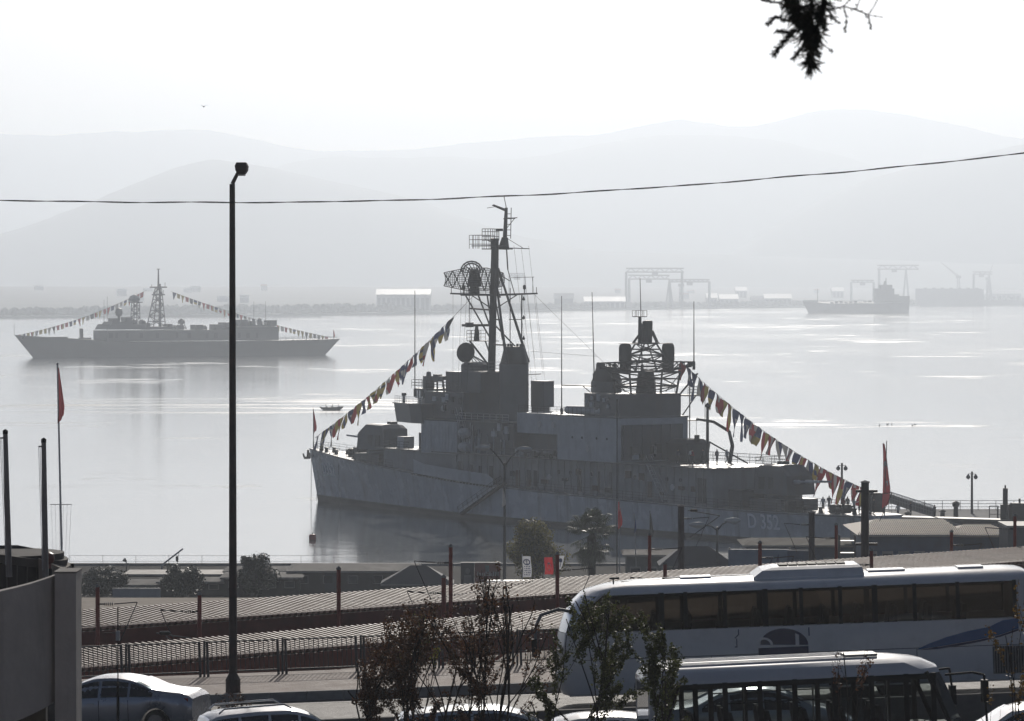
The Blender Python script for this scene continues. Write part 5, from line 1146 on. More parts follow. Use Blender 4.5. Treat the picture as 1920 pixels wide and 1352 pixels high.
# hall of low dark roofed sheds
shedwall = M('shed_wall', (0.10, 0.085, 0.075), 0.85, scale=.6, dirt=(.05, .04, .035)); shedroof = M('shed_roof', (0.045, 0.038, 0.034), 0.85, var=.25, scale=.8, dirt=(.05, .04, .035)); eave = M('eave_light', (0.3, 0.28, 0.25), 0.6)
tileroof = M('tile_tan', (0.4, 0.31, 0.2), 0.6, var=.2, scale=2); bluewall = M('blue_wall', (0.05, 0.085, 0.15), 0.6, scale=.8, dirt=(.03, .04, .06)); bluepale = M('blue_pale', (0.13, 0.2, 0.28), 0.5, scale=.8); greyw = M('grey_wall', (.16, .155, .15), .8)
def shed(name, px0, px1, py_eave, py_ridge, d, depth, label, wm, rm, overhang=.4, windows=0, door=None, cat='shed', ridge_in=(0, 0), ribs=0, wcol=None):
    k = d / F; b = quay_pos((px0 + px1) / 2, d); w = (px1 - px0) * k; he = at_d(0, py_eave, d).z - QZ; hr = at_d(0, py_ridge, d + depth / 2).z - QZ
    t = thing(name, label, cat, b)
    MB().box(-w / 2, w / 2, 0, depth, 0, he).obj('wall', wm, t)
    o = overhang; l0, l1 = -w / 2 - o, w / 2 + o
    mb = MB(); mb.add([(l0, -o, he), (l1, -o, he), (l1 - ridge_in[1] * k, depth / 2, hr), (l0 + ridge_in[0] * k, depth / 2, hr), (l1, depth + o, he), (l0, depth + o, he)], [(0, 1, 2, 3), (3, 2, 4, 5), (0, 3, 5), (1, 4, 2), (0, 5, 4, 1)])
    r = mb.obj('roof', rm, t)
    if ribs:
        mb = MB()
        for q in range(ribs + 1):
            x = lerp(l0, l1, q / ribs)
            xr = min(max(x, l0 + ridge_in[0] * k), l1 - ridge_in[1] * k); f = 1.0
            if x < l0 + ridge_in[0] * k: f = (x - l0) / (ridge_in[0] * k)
            if x > l1 - ridge_in[1] * k: f = (l1 - x) / (ridge_in[1] * k)
            mb.tube((x, -o, he + .05), (x, lerp(-o, depth / 2, f), lerp(he, hr, f) + .03), .05, n=5)
        mb.obj('tile_course', rm, r)
    MB().box(l0 + .02, l1 - .02, -o - .06, -o, he - .16, he - .02).obj('eave', eave, t)
    for q in range(windows):
        x = lerp(-w / 2, w / 2, (q + .5) / windows); f = MB().box(x - .45, x + .45, -.06, .02, he * .45, he * .8).obj('window', eave, t)
        MB().box(x - .38, x + .38, -.09, -.05, he * .48, he * .77).obj('pane', black, f)
    if door is not None: MB().box(door - .5, door + .5, -.07, .01, 0, 2.0).obj('door', doorm, t)
    return t
shed('harbour_shed', 545, 778, 1070, 1057, 352, 9, 'long low brown shed with flat ridge below the destroyer bow', shedwall, shedroof, ridge_in=(18, 3), windows=5, door=-2)
shed('harbour_shed', 722, 842, 1094, 1060, 346, 3.6, 'dark hip roofed shed left of the portrait billboard', shedwall, M('shed_roof_dark', (.05, .052, .058), .6, scale=.8), ridge_in=(55, 52), windows=3)
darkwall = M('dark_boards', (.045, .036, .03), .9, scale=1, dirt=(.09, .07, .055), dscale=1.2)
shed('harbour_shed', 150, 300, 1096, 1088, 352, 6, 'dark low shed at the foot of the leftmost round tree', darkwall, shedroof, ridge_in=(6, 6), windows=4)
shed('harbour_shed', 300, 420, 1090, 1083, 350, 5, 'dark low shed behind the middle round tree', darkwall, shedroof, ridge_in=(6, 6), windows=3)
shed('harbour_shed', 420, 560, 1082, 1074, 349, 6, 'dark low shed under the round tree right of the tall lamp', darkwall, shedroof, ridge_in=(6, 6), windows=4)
shed('harbour_shed', 425, 530, 1070, 1061, 372, 6, 'low brown shed behind the tree beside the tall lamp', shedwall, shedroof, ridge_in=(10, 10), windows=3)
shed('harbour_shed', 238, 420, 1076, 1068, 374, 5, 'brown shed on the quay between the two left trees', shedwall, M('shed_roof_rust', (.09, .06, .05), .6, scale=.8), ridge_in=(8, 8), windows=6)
shed('harbour_shed', 1176, 1300, 1040, 1030, 330, 5, 'grey shed with pale eaves right of the flagpoles', M('shed_plaster', (.2, .2, .17), .8), shedroof, windows=4, ridge_in=(4, 20))
shed('harbour_shed', 1245, 1372, 1060, 1024, 318, 4, 'dark gabled shed behind the thick grey mast', greyw, M('shed_roof_dark', (.05, .052, .058), .6, scale=.8), ridge_in=(45, 50), windows=3)
shed('harbour_shed', 1400, 1640, 1022, 1008, 336, 7, 'long shed with sandy curved roof below the stern number', bluewall, M('roof_sand', (.11, .095, .075), .85, spec=.1, scale=.8), ridge_in=(25, 5), windows=7)
shed('tiled_building', 1620, 1800, 1002, 974, 326, 13, 'blue building with sunlit tan tiled roof right of the ensign', bluewall, tileroof, ridge_in=(48, 28), ribs=56, windows=6, overhang=.6, cat='building')
shed('tiled_building', 1795, 1895, 1003, 984, 330, 8, 'lower blue wing with small tan roof beside the grey block', bluewall, tileroof, ridge_in=(30, 35), ribs=30, windows=4, overhang=.4, cat='building')
bl = quay_pos(1912, 322); t = thing('utility_block', 'plain grey block at the right edge beside the blue wing', 'building', bl)
MB().box(-.9, 1.6, 0, 6, 0, at_d(0, 990, 322).z - QZ).obj('wall', greyw, t); MB().box(-1.0, 1.7, -.1, 6.1, at_d(0, 990, 322).z - QZ + .01, at_d(0, 988, 322).z - QZ + .1).obj('parapet', eave, t); MB().box(-.2, .7, -.06, .02, 0, 2.1).obj('door', doorm, t)
# hoardings and containers
def sail_logo(mb, x, z, s): mb.add([(x, -.03, z), (x + .5 * s, -.03, z), (x + .42 * s, -.03, z + 1.3 * s)], [(0, 1, 2)]); mb.add([(x - .06 * s, -.03, z), (x - .5 * s, -.03, z + .1 * s), (x - .02 * s, -.03, z + 1.0 * s)], [(0, 1, 2)])
hb_ = quay_pos(1425, 312); t = thing('hoarding', 'pale blue hoarding with a sail emblem below the stern number', 'hoarding', hb_)
zt = at_d(0, 1030, 312).z - QZ; w = 118 * 312 / F
MB().box(-w / 2, w / 2, 0, .15, 0, zt).obj('panel', bluepale, t); mb = MB(); sail_logo(mb, 1.0, zt - 1.75, 1.1); mb.obj('sail_emblem', M('logo_navy', (.03, .05, .12), .6), t)
for x in (-w / 2 + .1, 0, w / 2 - .1): MB().box(x - .05, x + .05, .16, .3, 0, zt + .1).obj('post', polem, t)
hb_ = quay_pos(1500, 311); t = thing('hoarding', 'darker blue hoarding with faint lettering and pale disc', 'hoarding', hb_); w = 46 * 311 / F
MB().box(-w / 2, w / 2, 0, .15, 0, zt).obj('panel', bluewall, t); mb = MB(); rng = random.Random(4); x = -w / 2 + .25
while x < .1: q = rng.uniform(.05, .1); mb.add([(x, -.02, zt - 1.1), (x + q, -.02, zt - 1.1), (x + q, -.02, zt - .72), (x, -.02, zt - .72)], [(0, 1, 2, 3)]); x += q + .07
tag(mb.obj('lettering', M('letter_pale', (.22, .24, .27), .6), t), kind='stuff')
mb = MB(); mb.add([(.2 + .55 * math.cos(a), -.02, 1.0 + .55 * math.sin(a)) for a in [2 * math.pi * q / 20 for q in range(20)]], [tuple(range(20))]); mb.obj('disc', M('disc_pale', (.3, .3, .28), .6), t)
hb_ = quay_pos(1590, 308); t = thing('stair_frame', 'open steel stair frame between the blue walls', 'stairs', hb_); zt2 = at_d(0, 1004, 308).z - QZ
mb = MB()
for x in (-.6, .6): mb.tube((x, 0, 0), (x, 0, zt2), .05, n=5); mb.tube((x, 1, 0), (x, 1, zt2), .05, n=5)
mb.obj('frame', polem, t)
for q in range(8): MB().box(-.6, .6, 0, .9, zt2 * (q + 1) / 8.5, zt2 * (q + 1) / 8.5 + .05).obj('tread', lampw, t)
hw_ = quay_pos(255, 338); t = thing('hoarding', 'pale banner wall on the quay between two round trees', 'hoarding', hw_); w = 90 * 338 / F; z0 = at_d(0, 1105, 338).z - QZ
MB().box(-w / 2, w / 2, 0, .12, 0, z0).obj('panel', M('banner_pale', (.3, .31, .33), .6, var=.2, scale=.8), t); MB().box(-w / 2, w / 2, -.05, .17, z0, z0 + .1).obj('top_rail', lampw, t)
# billboard with portrait panel and red panel
bb = quay_pos(901, 348); t = thing('billboard', 'billboard with dark portrait panel and dark red lettered panel', 'billboard', bb); k = 348 / F; zt = at_d(0, 1056, 348).z - QZ; zb = at_d(0, 1096, 348).z - QZ
MB().box(-37 * k, -12 * k, 0, .15, zb, zt).obj('portrait_panel', M('poster_dark', (.035, .04, .05), .5), t)
mb = MB(); cx, cz = -24 * k, (zt + zb) / 2
mb.add([(cx + .2 * math.cos(a), -.03, cz + .25 + .28 * math.sin(a)) for a in [2 * math.pi * q / 14 for q in range(14)]], [tuple(range(14))]); mb.add([(cx - .42, -.03, zb + .05), (cx + .42, -.03, zb + .05), (cx + .3, -.03, cz - .12), (cx - .3, -.03, cz - .12)], [(0, 1, 2, 3)]); mb.obj('portrait', M('poster_grey', (.13, .135, .14), .6), t)
MB().box(-11 * k, 37 * k, 0, .15, zb, zt).obj('red_panel', M('poster_red', (.17, .025, .025), .5), t)
MB().box(9 * k, 16 * k, -.03, -.01, zt - .75, zt - .2).obj('crest', M('poster_grey', (.13, .135, .14), .6), t)
mb = MB(); rng = random.Random(8); x = -6 * k
while x < 33 * k: q = rng.uniform(.06, .16); mb.box(x, x + q, -.03, -.01, zb + .75, zb + .75 + rng.choice((.28, .36))); x += q + .05
tag(mb.obj('lettering', M('poster_text', (.42, .36, .34), .6), t), kind='stuff')
for x in (-36 * k, 0, 36 * k): MB().tube((x, .2, 0), (x, .2, zt), .06, n=6).obj('post', polem, t)
MB().box(-38 * k, 38 * k, -.05, .2, zt, zt + .08).obj('frame', lampw, t)
# feather banners
def banner(px0, px1, py0, py1, d, label, m, draw, taper=1.0):
    b = quay_pos(px0, d); k = d / F; zt = at_d(0, py0, d).z - QZ; zb = at_d(0, py1, d).z - QZ; w = (px1 - px0) * k
    t = thing('banner', label, 'banner', b); MB().tube((-.04, 0, 0), (-.04, 0, zt + .15), .03, n=6).obj('pole', polew, t)
    def fn(u, v): return (w * u * lerp(1, taper, 1 - v) + .05 * math.sin(v * 5), .06 * math.sin(u * 4 + v * 6), lerp(zb, zt, v))
    MB().loops([[fn(i / 5, j / 10) for i in range(6)] for j in range(11)], cap=False, close=False).obj('cloth', m, t, smooth=True)
    mb = MB(); mt = draw(mb, lambda u, v: tuple(Vector(fn(u, v)) + Vector((0, -.02, 0)))); mb.obj('emblem', mt, t)
def d_anchor(mb, fn):
    n = 16; mb.loops([[fn(.5 + .42 * math.cos(a), .72 + .15 * math.sin(a)) for a in [2 * math.pi * q / n for q in range(n)]], [fn(.5 + .3 * math.cos(a), .72 + .105 * math.sin(a)) for a in [2 * math.pi * q / n for q in range(n)]]], cap=False)
    mb.add([fn(.46, .62), fn(.54, .62), fn(.54, .82), fn(.46, .82)], [(0, 1, 2, 3)]); mb.add([fn(.3, .76), fn(.7, .76), fn(.7, .785), fn(.3, .785)], [(0, 1, 2, 3)]); mb.add([fn(.28, .66), fn(.5, .60), fn(.72, .66), fn(.5, .635)], [(0, 1, 2, 3)])
    rng = random.Random(3)
    for q in range(5):
        v = .48 - q * .1
        for z in range(4): u = .15 + z * .19; mb.add([fn(u, v), fn(u + rng.uniform(.06, .15), v), fn(u + rng.uniform(.06, .15), v + .055), fn(u, v + .055)], [(0, 1, 2, 3)])
    return FC['b']
def d_moon(mb, fn): emblem(mb, lambda u, v: fn(v, 1 - u), .2, (.5, .5)); return FC['w']
def d_small(mb, fn): mb.add([fn(.5 + .3 * math.cos(a), .66 + .16 * math.sin(a)) for a in [2 * math.pi * q / 14 for q in range(14)]], [tuple(range(14))]); mb.add([fn(.4, .2), fn(.6, .2), fn(.56, .48), fn(.42, .48)], [(0, 1, 2, 3)]); return FC['b']
FW2 = M_leaf('banner_white', (0.7, 0.7, 0.72), 0.03, 0.5); FR2 = M_leaf('banner_red', (0.6, 0.03, 0.04), 0.05, 0.5)
banner(980, 996, 1043, 1082, 330, 'white banner with blue anchor ring emblem and blue lettering', FW2, d_anchor)
banner(1021, 1037, 1045, 1077, 330, 'upright red banner with white crescent in front of the palm', FR2, d_moon)
banner(1046, 1060, 1042, 1068, 330, 'white tapering pennant with blue emblem right of the red banner', FW2, d_small, .35)
# flagpoles on the quay
def flagpole(px, py0, d, label, r, m, base=None, lean=0.0):
    b = quay_pos(px, d) if base is None else base; z = at_d(px, py0, d).z - b.z
    t = thing('flagpole', label, 'flagpole', b); MB().tube((0, 0, 0), (lean, 0, z), r, r * .7, 8).obj('pole', m, t); MB().lathe((lean, 0, z), [(r * .7, 0), (r * 1.5, .06), (.01, .18)], 8).obj('finial', m, t)
    return t, b + Vector((lean, 0, z))
t, tp = flagpole(117, 684, 332, 'tall white flagpole with crossbar left, flying a red flag', .1, polew, lean=-.42)
zc = at_d(117, 946, 332).z - QZ; mb = MB().tube((-1.05, 0, zc), (.75, 0, zc), .035, n=5); mb.obj('crossbar', polew, t)
for q in range(6): MB().tube((-.95 + q * .33, 0, zc), (-.7 + q * .2, 0, 1), .012, n=3).obj('halyard', polew, t)
hanging_flag('national_flag', 'dark red flag hanging at the top of the tall white flagpole', tp + Vector((.03, 0, -.2)), 4.7, .62, 1.8, FC['r'], 7, False, Vector((1, .2, 0)).normalized())
flagpole(1157, 752, 338, 'very tall thin dark pole rising before the destroyer hangar', .06, polem)
t, tp = flagpole(1162, 938, 330, 'slim white flagpole with red flag beside the palm', .05, polew)
hanging_flag('national_flag', 'dark red flag drooping on the slim pole beside the palm', tp + Vector((-.1, 0, -.1)), 2.3, .38, 1.5, FC['r'], 11, False)
t, tp = flagpole(1196, 966, 330, 'leaning white flagpole second right of the palm', .05, polew, lean=-.28); hanging_flag('courtesy_flag', 'dark flag furled on the leaning flagpole', tp, 1.5, .2, 1.2, FC['b'], 12)
t, tp = flagpole(1219, 961, 330, 'slim dark flagpole third right of the palm', .045, polem); hanging_flag('courtesy_flag', 'dark furled flag on the slim dark flagpole', tp, 2.2, .28, 1.2, FC['k'], 13)
hanging_flag('lamp_post_flag', 'white and blue flag hanging from the twin armed lamp before the hull', at_d(942, 914, 341.5), 1.7, .3, 1.2, FC['w'], 15)
# white vans and cars on the quay
def quay_van(px0, px1, py_roof, d, label, h=2.4, m=None):
    k = d / F; L = (px1 - px0) * k; b = quay_pos((px0 + px1) / 2, d); t = thing('parked_van', label, 'van', b)
    prof = [(-.5, .35), (-.5, .75), (-.44, .9), (-.36, 1.0), (.44, 1.0), (.49, .92), (.5, .35)]
    pts = [(x * L, .3 + (z - .35) / .65 * (h - .3)) for x, z in prof]
    MB().loops([[(x, y, z if y in (0.1, 1.7) else z) for x, z in pts] for y in (0.05, 1.75)]).obj('body', m or M('van_white', (.6, .6, .6), .3, scale=1), t)
    MB().add([(pts[1][0] - .01, .1, pts[1][1]), (pts[2][0] - .01, .1, pts[2][1]), (pts[2][0] - .01, 1.7, pts[2][1]), (pts[1][0] - .01, 1.7, pts[1][1])], [(0, 1, 2, 3)]).obj('windscreen', black, t)
    for q in range(4): MB().box(lerp(-.32, .4, q / 4) * L, lerp(-.32, .4, (q + .85) / 4) * L, .03, .05, h * .58, h * .86).obj('window', black, t)
    for x in (-.32, .32): MB().lathe((x * L, .02, .33), [(.33, 0), (.33, .22)], 14, 'y').obj('wheel', black, t)
    return t
quay_van(892, 1052, 1085, 336, 'long white minibus roof behind the rear canopy near the billboard', 2.35)
quay_van(1180, 1262, 1068, 322, 'white van in front of the grey shed right of the flagpoles', 2.1)
quay_van(1778, 1862, 1021, 312, 'pale blue van below the tan tiled roof', 1.9, M('van_blue', (.25, .33, .42), .35))
quay_van(1655, 1712, 1026, 310, 'dark blue van under the tiled building wall', 1.8, bluewall)
quay_van(1718, 1772, 1028, 311, 'dark car parked left of the pale blue van', 1.6, bluewall)
# rope fence, davit, horn pole on the quay edge
t = thing('rope_fence', 'thin wire fence along the left quay edge', 'fence', (0, 387.5, QZ)); 
for q in range(9): MB().tube(((130 + q * 62 - CX) / F * 387.5, 0, 0), ((130 + q * 62 - CX) / F * 387.5, 0, 1.1), .02, n=4).obj('post', polem, t)
for z in (.5, 1.05): MB().tube(((130 - CX) / F * 387.5, 0, z), ((626 - CX) / F * 387.5, 0, z), .015, n=4).obj('wire', polem, t)
b = quay_pos(303, 383); a1 = at_d(303, 1060, 383) - b; a2 = at_d(343, 1029, 383) - b; t = thing('quay_davit', 'white davit crane leaning out on the left quay', 'davit', b)
MB().path([(0, 0, 0), a1, a2], .09, 6).obj('jib', polew, t); MB().tube(a2 - Vector((.35, 0, .15)), at_d(332, 1062, 383) - b, .02, n=4).obj('cable', polem, t); MB().lathe(at_d(332, 1048, 383) - b, [(.05, -.3), (.14, -.1), (.14, .15), (.04, .3)], 8).obj('hook_block', polem, t)
b = quay_pos(236, 383); t = thing('loudspeaker_pole', 'short pole with horn loudspeaker on the left quay', 'pole', b); zt = at_d(0, 1050, 383).z - QZ
MB().tube((0, 0, 0), (0, 0, zt), .05, n=6).obj('pole', polem, t); MB().tube((0, 0, zt - .15), (-.22, -.1, zt + .05), .08, .22, 8).obj('horn', polem, t); MB().tube((.02, 0, zt - .5), (.2, -.1, zt - .4), .08, .15, 8).obj('horn', polem, t)
# ---- pier: railings, lamps, gangway, kiosk, bollards, people
PZ = 1.9
def pier_pos(px, d): return Vector(((px - CX) / F * d, d, PZ))
for px, py, d, lab in ((1579, 868, 489, 'globe lamp post on the pier behind the signal flags'), (1823, 884, 480, 'globe lamp post on the pier above the submarine sail')):
    b = pier_pos(px, d); z = at_d(px, py, d).z - PZ; t = thing('globe_lamp', lab, 'lamp', b, 0, 'twin globe lamps on the pier')
    MB().tube((0, 0, 0), (0, 0, z), .16, .12, 8).obj('pole', polem, t); MB().tube((-.45, 0, z - .3), (.45, 0, z - .3), .04, n=5).obj('arm', polem, t)
    for sg in (-1, 1): MB().lathe((sg * .45, 0, z - .95), [(.05, 0), (.24, .15), (.26, .35), (.1, .55), (.03, .65)], 10).obj('globe', M('globe_grey', (.12, .12, .12), .3), t, smooth=True)
t = thing('pier_railing', 'steel railing along the far edge of the pier', 'railing', (0, 0, PZ)); railing(MB(), [(46, 488, 0), (94, 488, 0)], 1.15, 2.2, .03, 3).obj('rails', polem, t)
t = thing('pier_railing', 'tall steel railing frames at the right end of the pier', 'railing', (0, 0, PZ))
for q in range(4): x = (1856 + q * 15 - CX) / F * 462; railing(MB(), [(x, 462, 0), (x + 1.0, 462 - q * .4, 0)], 1.9 - .1 * q, 1, .04, 2).obj('frame', polem, t)
ga, gb = at_z(1668, 962, PZ), at_z(1752, 972, PZ); t = thing('gangway', 'pale gangway with railings leading from pier to destroyer stern', 'gangway', ga)
v = gb - ga; MB().loops([[(0, 0, 1.2), (0, 1.4, 1.2), (0, 1.4, 1.4), (0, 0, 1.4)], [(v.x, v.y, .1), (v.x, v.y + 1.4, .1), (v.x, v.y + 1.4, .3), (v.x, v.y, .3)]]).obj('walkway', M('gangway_grey', (.3, .29, .27), .6), t)
for yy in (0, 1.4): railing(MB(), [(0, yy, 1.4), (v.x, v.y + yy, .3)], 1.15, .7, .035, 3).obj('handrail', polew, t)
MB().loops([[(0, -.02, 1.4), (0, -.02, 2.3)], [(v.x, v.y - .02, .3), (v.x, v.y - .02, 1.15)]], cap=False, close=False).obj('side_cloth', M('gangway_cloth', (.26, .25, .23), .8), t)
b = pier_pos(1642, 456.5); t = thing('pier_kiosk', 'dark covered sentry box beside the ensign', 'kiosk', b)
mb = MB(); mb.loops([[(x, y, z) for x, y in ((-.95, -.8), (.95, -.8), (.95, .8), (-.95, .8))] for z in (0, 2.6)]); mb.obj('wall', darksteel, t); MB().loops([[(-1.0 * k, -.85 * k, z), (1.0 * k, -.85 * k, z), (1.0 * k, .85 * k, z), (-1.0 * k, .85 * k, z)] for k, z in ((1.05, 2.6), (1.05, 3.1), (.75, 3.6), (.5, 3.72))]).obj('roof', darksteel, t); MB().box(-.4, .4, -.84, -.79, .1, 2.1).obj('door', black, t)
for px, d in ((1768, 470), (1793, 457), (1702, 466)):
    b = pier_pos(px, d); t = thing('bollard', {1768: 'short dark bollard right of the standing person on the pier', 1793: 'tall dark mooring post at the near pier edge', 1702: 'low bollard beside the gangway'}[px], 'bollard', b); h = 2.6 if px == 1793 else .95
    MB().lathe((0, 0, 0), [(.3, 0), (.26, h * .8), (.42, h * .85), (.42, h), (.1, h + .04)], 12).obj('post', darksteel, t); MB().lathe((0, 0, h + .04), [(.34, 0), (.1, .1)], 12).obj('cap', darksteel, t)
person(pier_pos(1753, 468), 2.0, 'lone person in pale grey standing on the pier', 'stand', 'gk')
person(pier_pos(1708, 474), 1.0, 'dark coated person on the pier near the gangway', 'stand', 'nk')
person(pier_pos(1684, 470), 2.6, 'person in white top on the pier beside the ensign', 'stride', 'wn')
# ---- museum submarine moored beyond the pier
sb = at_z(1830, 986, 0); sb.y = 447
SUB = thing('submarine', 'black submarine with tall sail moored by the pier, right', 'submarine', (sb.x, 447, 0), R(-28)); subm = M('submarine_black', (.02, .02, .022), .45, scale=.5)
MB().lathe((0, 0, 0.0), [(.2, -30), (1.6, -27), (2.6, -20), (3.0, -8), (3.0, 14), (2.2, 24), (.3, 33)], 20, 'x').obj('hull', subm, SUB, smooth=True)
MB().box(-26, 24, -1.3, 1.3, 2.6, 3.1).obj('casing', subm, SUB)
zt = at_d(1830, 943, 447).z; zt1 = at_d(1830, 916, 447).z
MB().loops([[V(-1.1, 0, z), V(-.4, .75, z), V(1.2, .8, z), V(1.9, .5, z), V(1.9, -.5, z), V(1.2, -.8, z), V(-.4, -.75, z)] for z in (2.9, zt - .4)] + [[V(-.9, 0, zt), V(-.4, .55, zt), V(1.2, .6, zt), V(1.6, .4, zt), V(1.6, -.4, zt), V(1.2, -.6, zt), V(-.4, -.55, zt)]]).obj('sail', subm, SUB)
MB().box(-1.9, -1.15, -.5, .5, 2.9, zt - .2).obj('sail_fairing', subm, SUB)
for x, h, r in ((-1.5, zt1, .3), (-1.5, zt1 + .35, .1), (.2, zt + .5, .12)): MB().tube((x, 0, zt - .6), (x, 0, h), r, n=8).obj('periscope', subm, SUB)
# ================================================================== VEHICLES
def on_road(px, d): x = (px - CX) / F * d; return Vector((x, d, road_z(x)))
glass_dark = M_glass('coach_glass', (0.22, 0.2, 0.18), 0.03); glass_clear = M_glass('bus_glass', (0.62, 0.66, 0.66), 0.02)
buswhite = M('coach_white', (0.66, 0.655, 0.64), 0.22, var=0.05, scale=1, coat=.4, dirt=(.45, .43, .4), dscale=1.2, damt=.4); busblue = M('coach_blue', (0.035, 0.12, 0.28), 0.25, var=.05, scale=1, coat=.4); busnavy = M('coach_navy', (0.02, 0.03, 0.09), 0.3, coat=.3)
seatm = M('seat_cloth', (0.035, 0.03, 0.04), 0.9, scale=8); tyre = M('tyre', (0.02, 0.02, 0.02), 0.85, scale=8); rimm = M('alloy', (0.4, 0.41, 0.42), 0.25, metal=.8); trim = M('trim_black', (0.014, 0.014, 0.015), 0.65, spec=.2); chrome = M('chrome', (0.6, 0.6, 0.6), 0.12, metal=1)
lampred = M('lamp_red', (0.25, 0.015, 0.012), 0.2, coat=.5); lampclear = M('lamp_clear', (0.5, 0.5, 0.5), 0.1, coat=.5)
def wheel(t, x, y, r, side=-1, w=.22, spokes=7):
    o = MB().lathe((x, y, r), [(r * .62, -w / 2), (r * .93, -w / 2), (r, -w * .3), (r, w * .3), (r * .93, w / 2), (r * .62, w / 2)], 24, 'y').obj('wheel', tyre, t, smooth=True)
    mb = MB(); ys = y + side * w * .42
    for k in range(spokes):
        a = 2 * math.pi * k / spokes; c, s_ = math.cos(a), math.sin(a); p, q = math.cos(a + math.pi / 2) * .035, math.sin(a + math.pi / 2) * .035
        mb.add([(x + c * .06 + p, ys, r + s_ * .06 + q), (x + c * .06 - p, ys, r + s_ * .06 - q), (x + c * r * .62 - p * 1.3, ys, r + s_ * r * .62 - q * 1.3), (x + c * r * .62 + p * 1.3, ys, r + s_ * r * .62 + q * 1.3)], [(0, 1, 2, 3), (3, 2, 1, 0)])
    mb.lathe((x, ys, r), [(r * .64, -.03), (r * .6, -.03), (r * .6, .03), (r * .64, .03)], 24, 'y'); mb.lathe((x, ys, r), [(.07, -.015), (.07, .015)], 10, 'y'); mb.obj('rim', rimm, o)
def ring_plan(x0, x1, w, i=0.0, z=0.0, rr=.35, bulge=.5):
    a, b = i, w - i
    return [(x0 + bulge + i, a, z), (x0 + .18 + i, a + .22, z), (x0 + .03 + i, a + .75, z), (x0 + i, (a + b) / 2, z), (x0 + .03 + i, b - .75, z), (x0 + .18 + i, b - .22, z), (x0 + bulge + i, b, z), (x1 - i - .1, b, z), (x1 - i, b - .15, z), (x1 - i, a + .15, z), (x1 - i - .1, a, z)]
# ---- long coach
CDIST = 102.0; cpos = on_road(1047, CDIST)
CO = thing('coach', 'long white coach with blue swoosh and roof pod facing left', 'coach', cpos, 0, ry=-math.atan(GRADE))
def cc(px, py):
    p = at_d(px, py, CDIST); x = p.x - cpos.x; return (x, p.z - cpos.z - GRADE * x)
CL, CW = 12.35, 2.5
PROF = [(.35, .05), (1.0, 0), (1.75, 0.02), (2.1, .1), (2.5, .26), (2.8, .48), (2.98, .75), (3.12, 1.15), (3.18, 1.6), (3.2, 2.0)]
def fx(z): return interp(PROF, z)
MB().loops([ring_plan(fx(z), CL, CW, i, z) for z, i in ((.35, .06), (.5, .0), (1.0, 0), (1.6, 0), (1.96, .01))], cap=False).obj('body', buswhite, CO, smooth=True)
rf = MB().loops([ring_plan(fx(z), CL, CW, i, z, bulge=.5 + .3 * (z - 2.9)) for z, i in ((2.9, .02), (2.99, .05), (3.08, .16), (3.15, .36), (3.2, .8))]).obj('roof', buswhite, CO, smooth=True)
# windscreen: curved glass between body and roof
mb = MB(); mb.loops([ring_plan(fx(z), CL, CW, .02, z)[:7] for z in (1.97, 2.2, 2.45, 2.7, 2.9)], cap=False, close=False); mb.obj('windscreen', M_glass('windscreen_glass', (.35, .4, .42), .02), CO, smooth=True)
for y in (.0, CW): mb = MB().path([(fx(z) + .52, y + (.02 if y == 0 else -.02), z) for z in (1.9, 2.2, 2.45, 2.7, 2.95)], .05, 6); mb.obj('front_pillar', buswhite, CO)
pil = [1.35, 2.75, 3.35, 4.35, 5.4, 6.3, 7.3, 8.2, 9.2, 10.3, 11.75]
for side, y in (('near', .012), ('far', CW - .012)):
    for a, b in zip([fx(2.4) + .6] + pil[:-1], pil):
        MB().add([(a + .03, y, 1.98), (b - .03, y, 1.98), (b - .03, y + (.02 if side == 'near' else -.02), 2.9), (a + .03 + (.35 if a < 1.3 else 0), y + (.02 if side == 'near' else -.02), 2.9)], [(0, 1, 2, 3)]).obj('window', glass_dark, CO)
    for p in pil: MB().box(p - .05 - (.04 if p in (2.75, 5.4, 8.2) else 0), p + .05, y - .008 if side == 'near' else y - .03, y + .03 if side == 'near' else y + .008, 1.96, 2.92).obj('pillar', trim, CO)
MB().box(11.75, CL - .02, .03, CW - .03, 1.9, 2.95).obj('rear_panel', buswhite, CO)
seat_me = None
for k in range(11):
    for y in (.25, .75, 1.45, 1.95):
        if seat_me is None: o = MB().loops([[(0, 0, 1.2), (.14, 0, 1.2), (.14, .44, 1.2), (0, .44, 1.2)], [(.12, 0, 2.12), (.24, 0, 2.12), (.24, .44, 2.12), (.12, .44, 2.12)], [(.16, .1, 2.32), (.24, .1, 2.32), (.24, .34, 2.32), (.16, .34, 2.32)]]).obj('seat', seatm, CO); seat_me = o.data
        else: o = put('seat', seat_me, CO)
        o.location = (1.5 + k * .88, y, 0)
MB().box(.8, 11.4, .05, CW - .05, 1.18, 1.2).obj('floor', seatm, CO)
MB().box(1.0, 11.5, .06, CW - .06, 2.82, 2.88).obj('ceiling', seatm, CO)
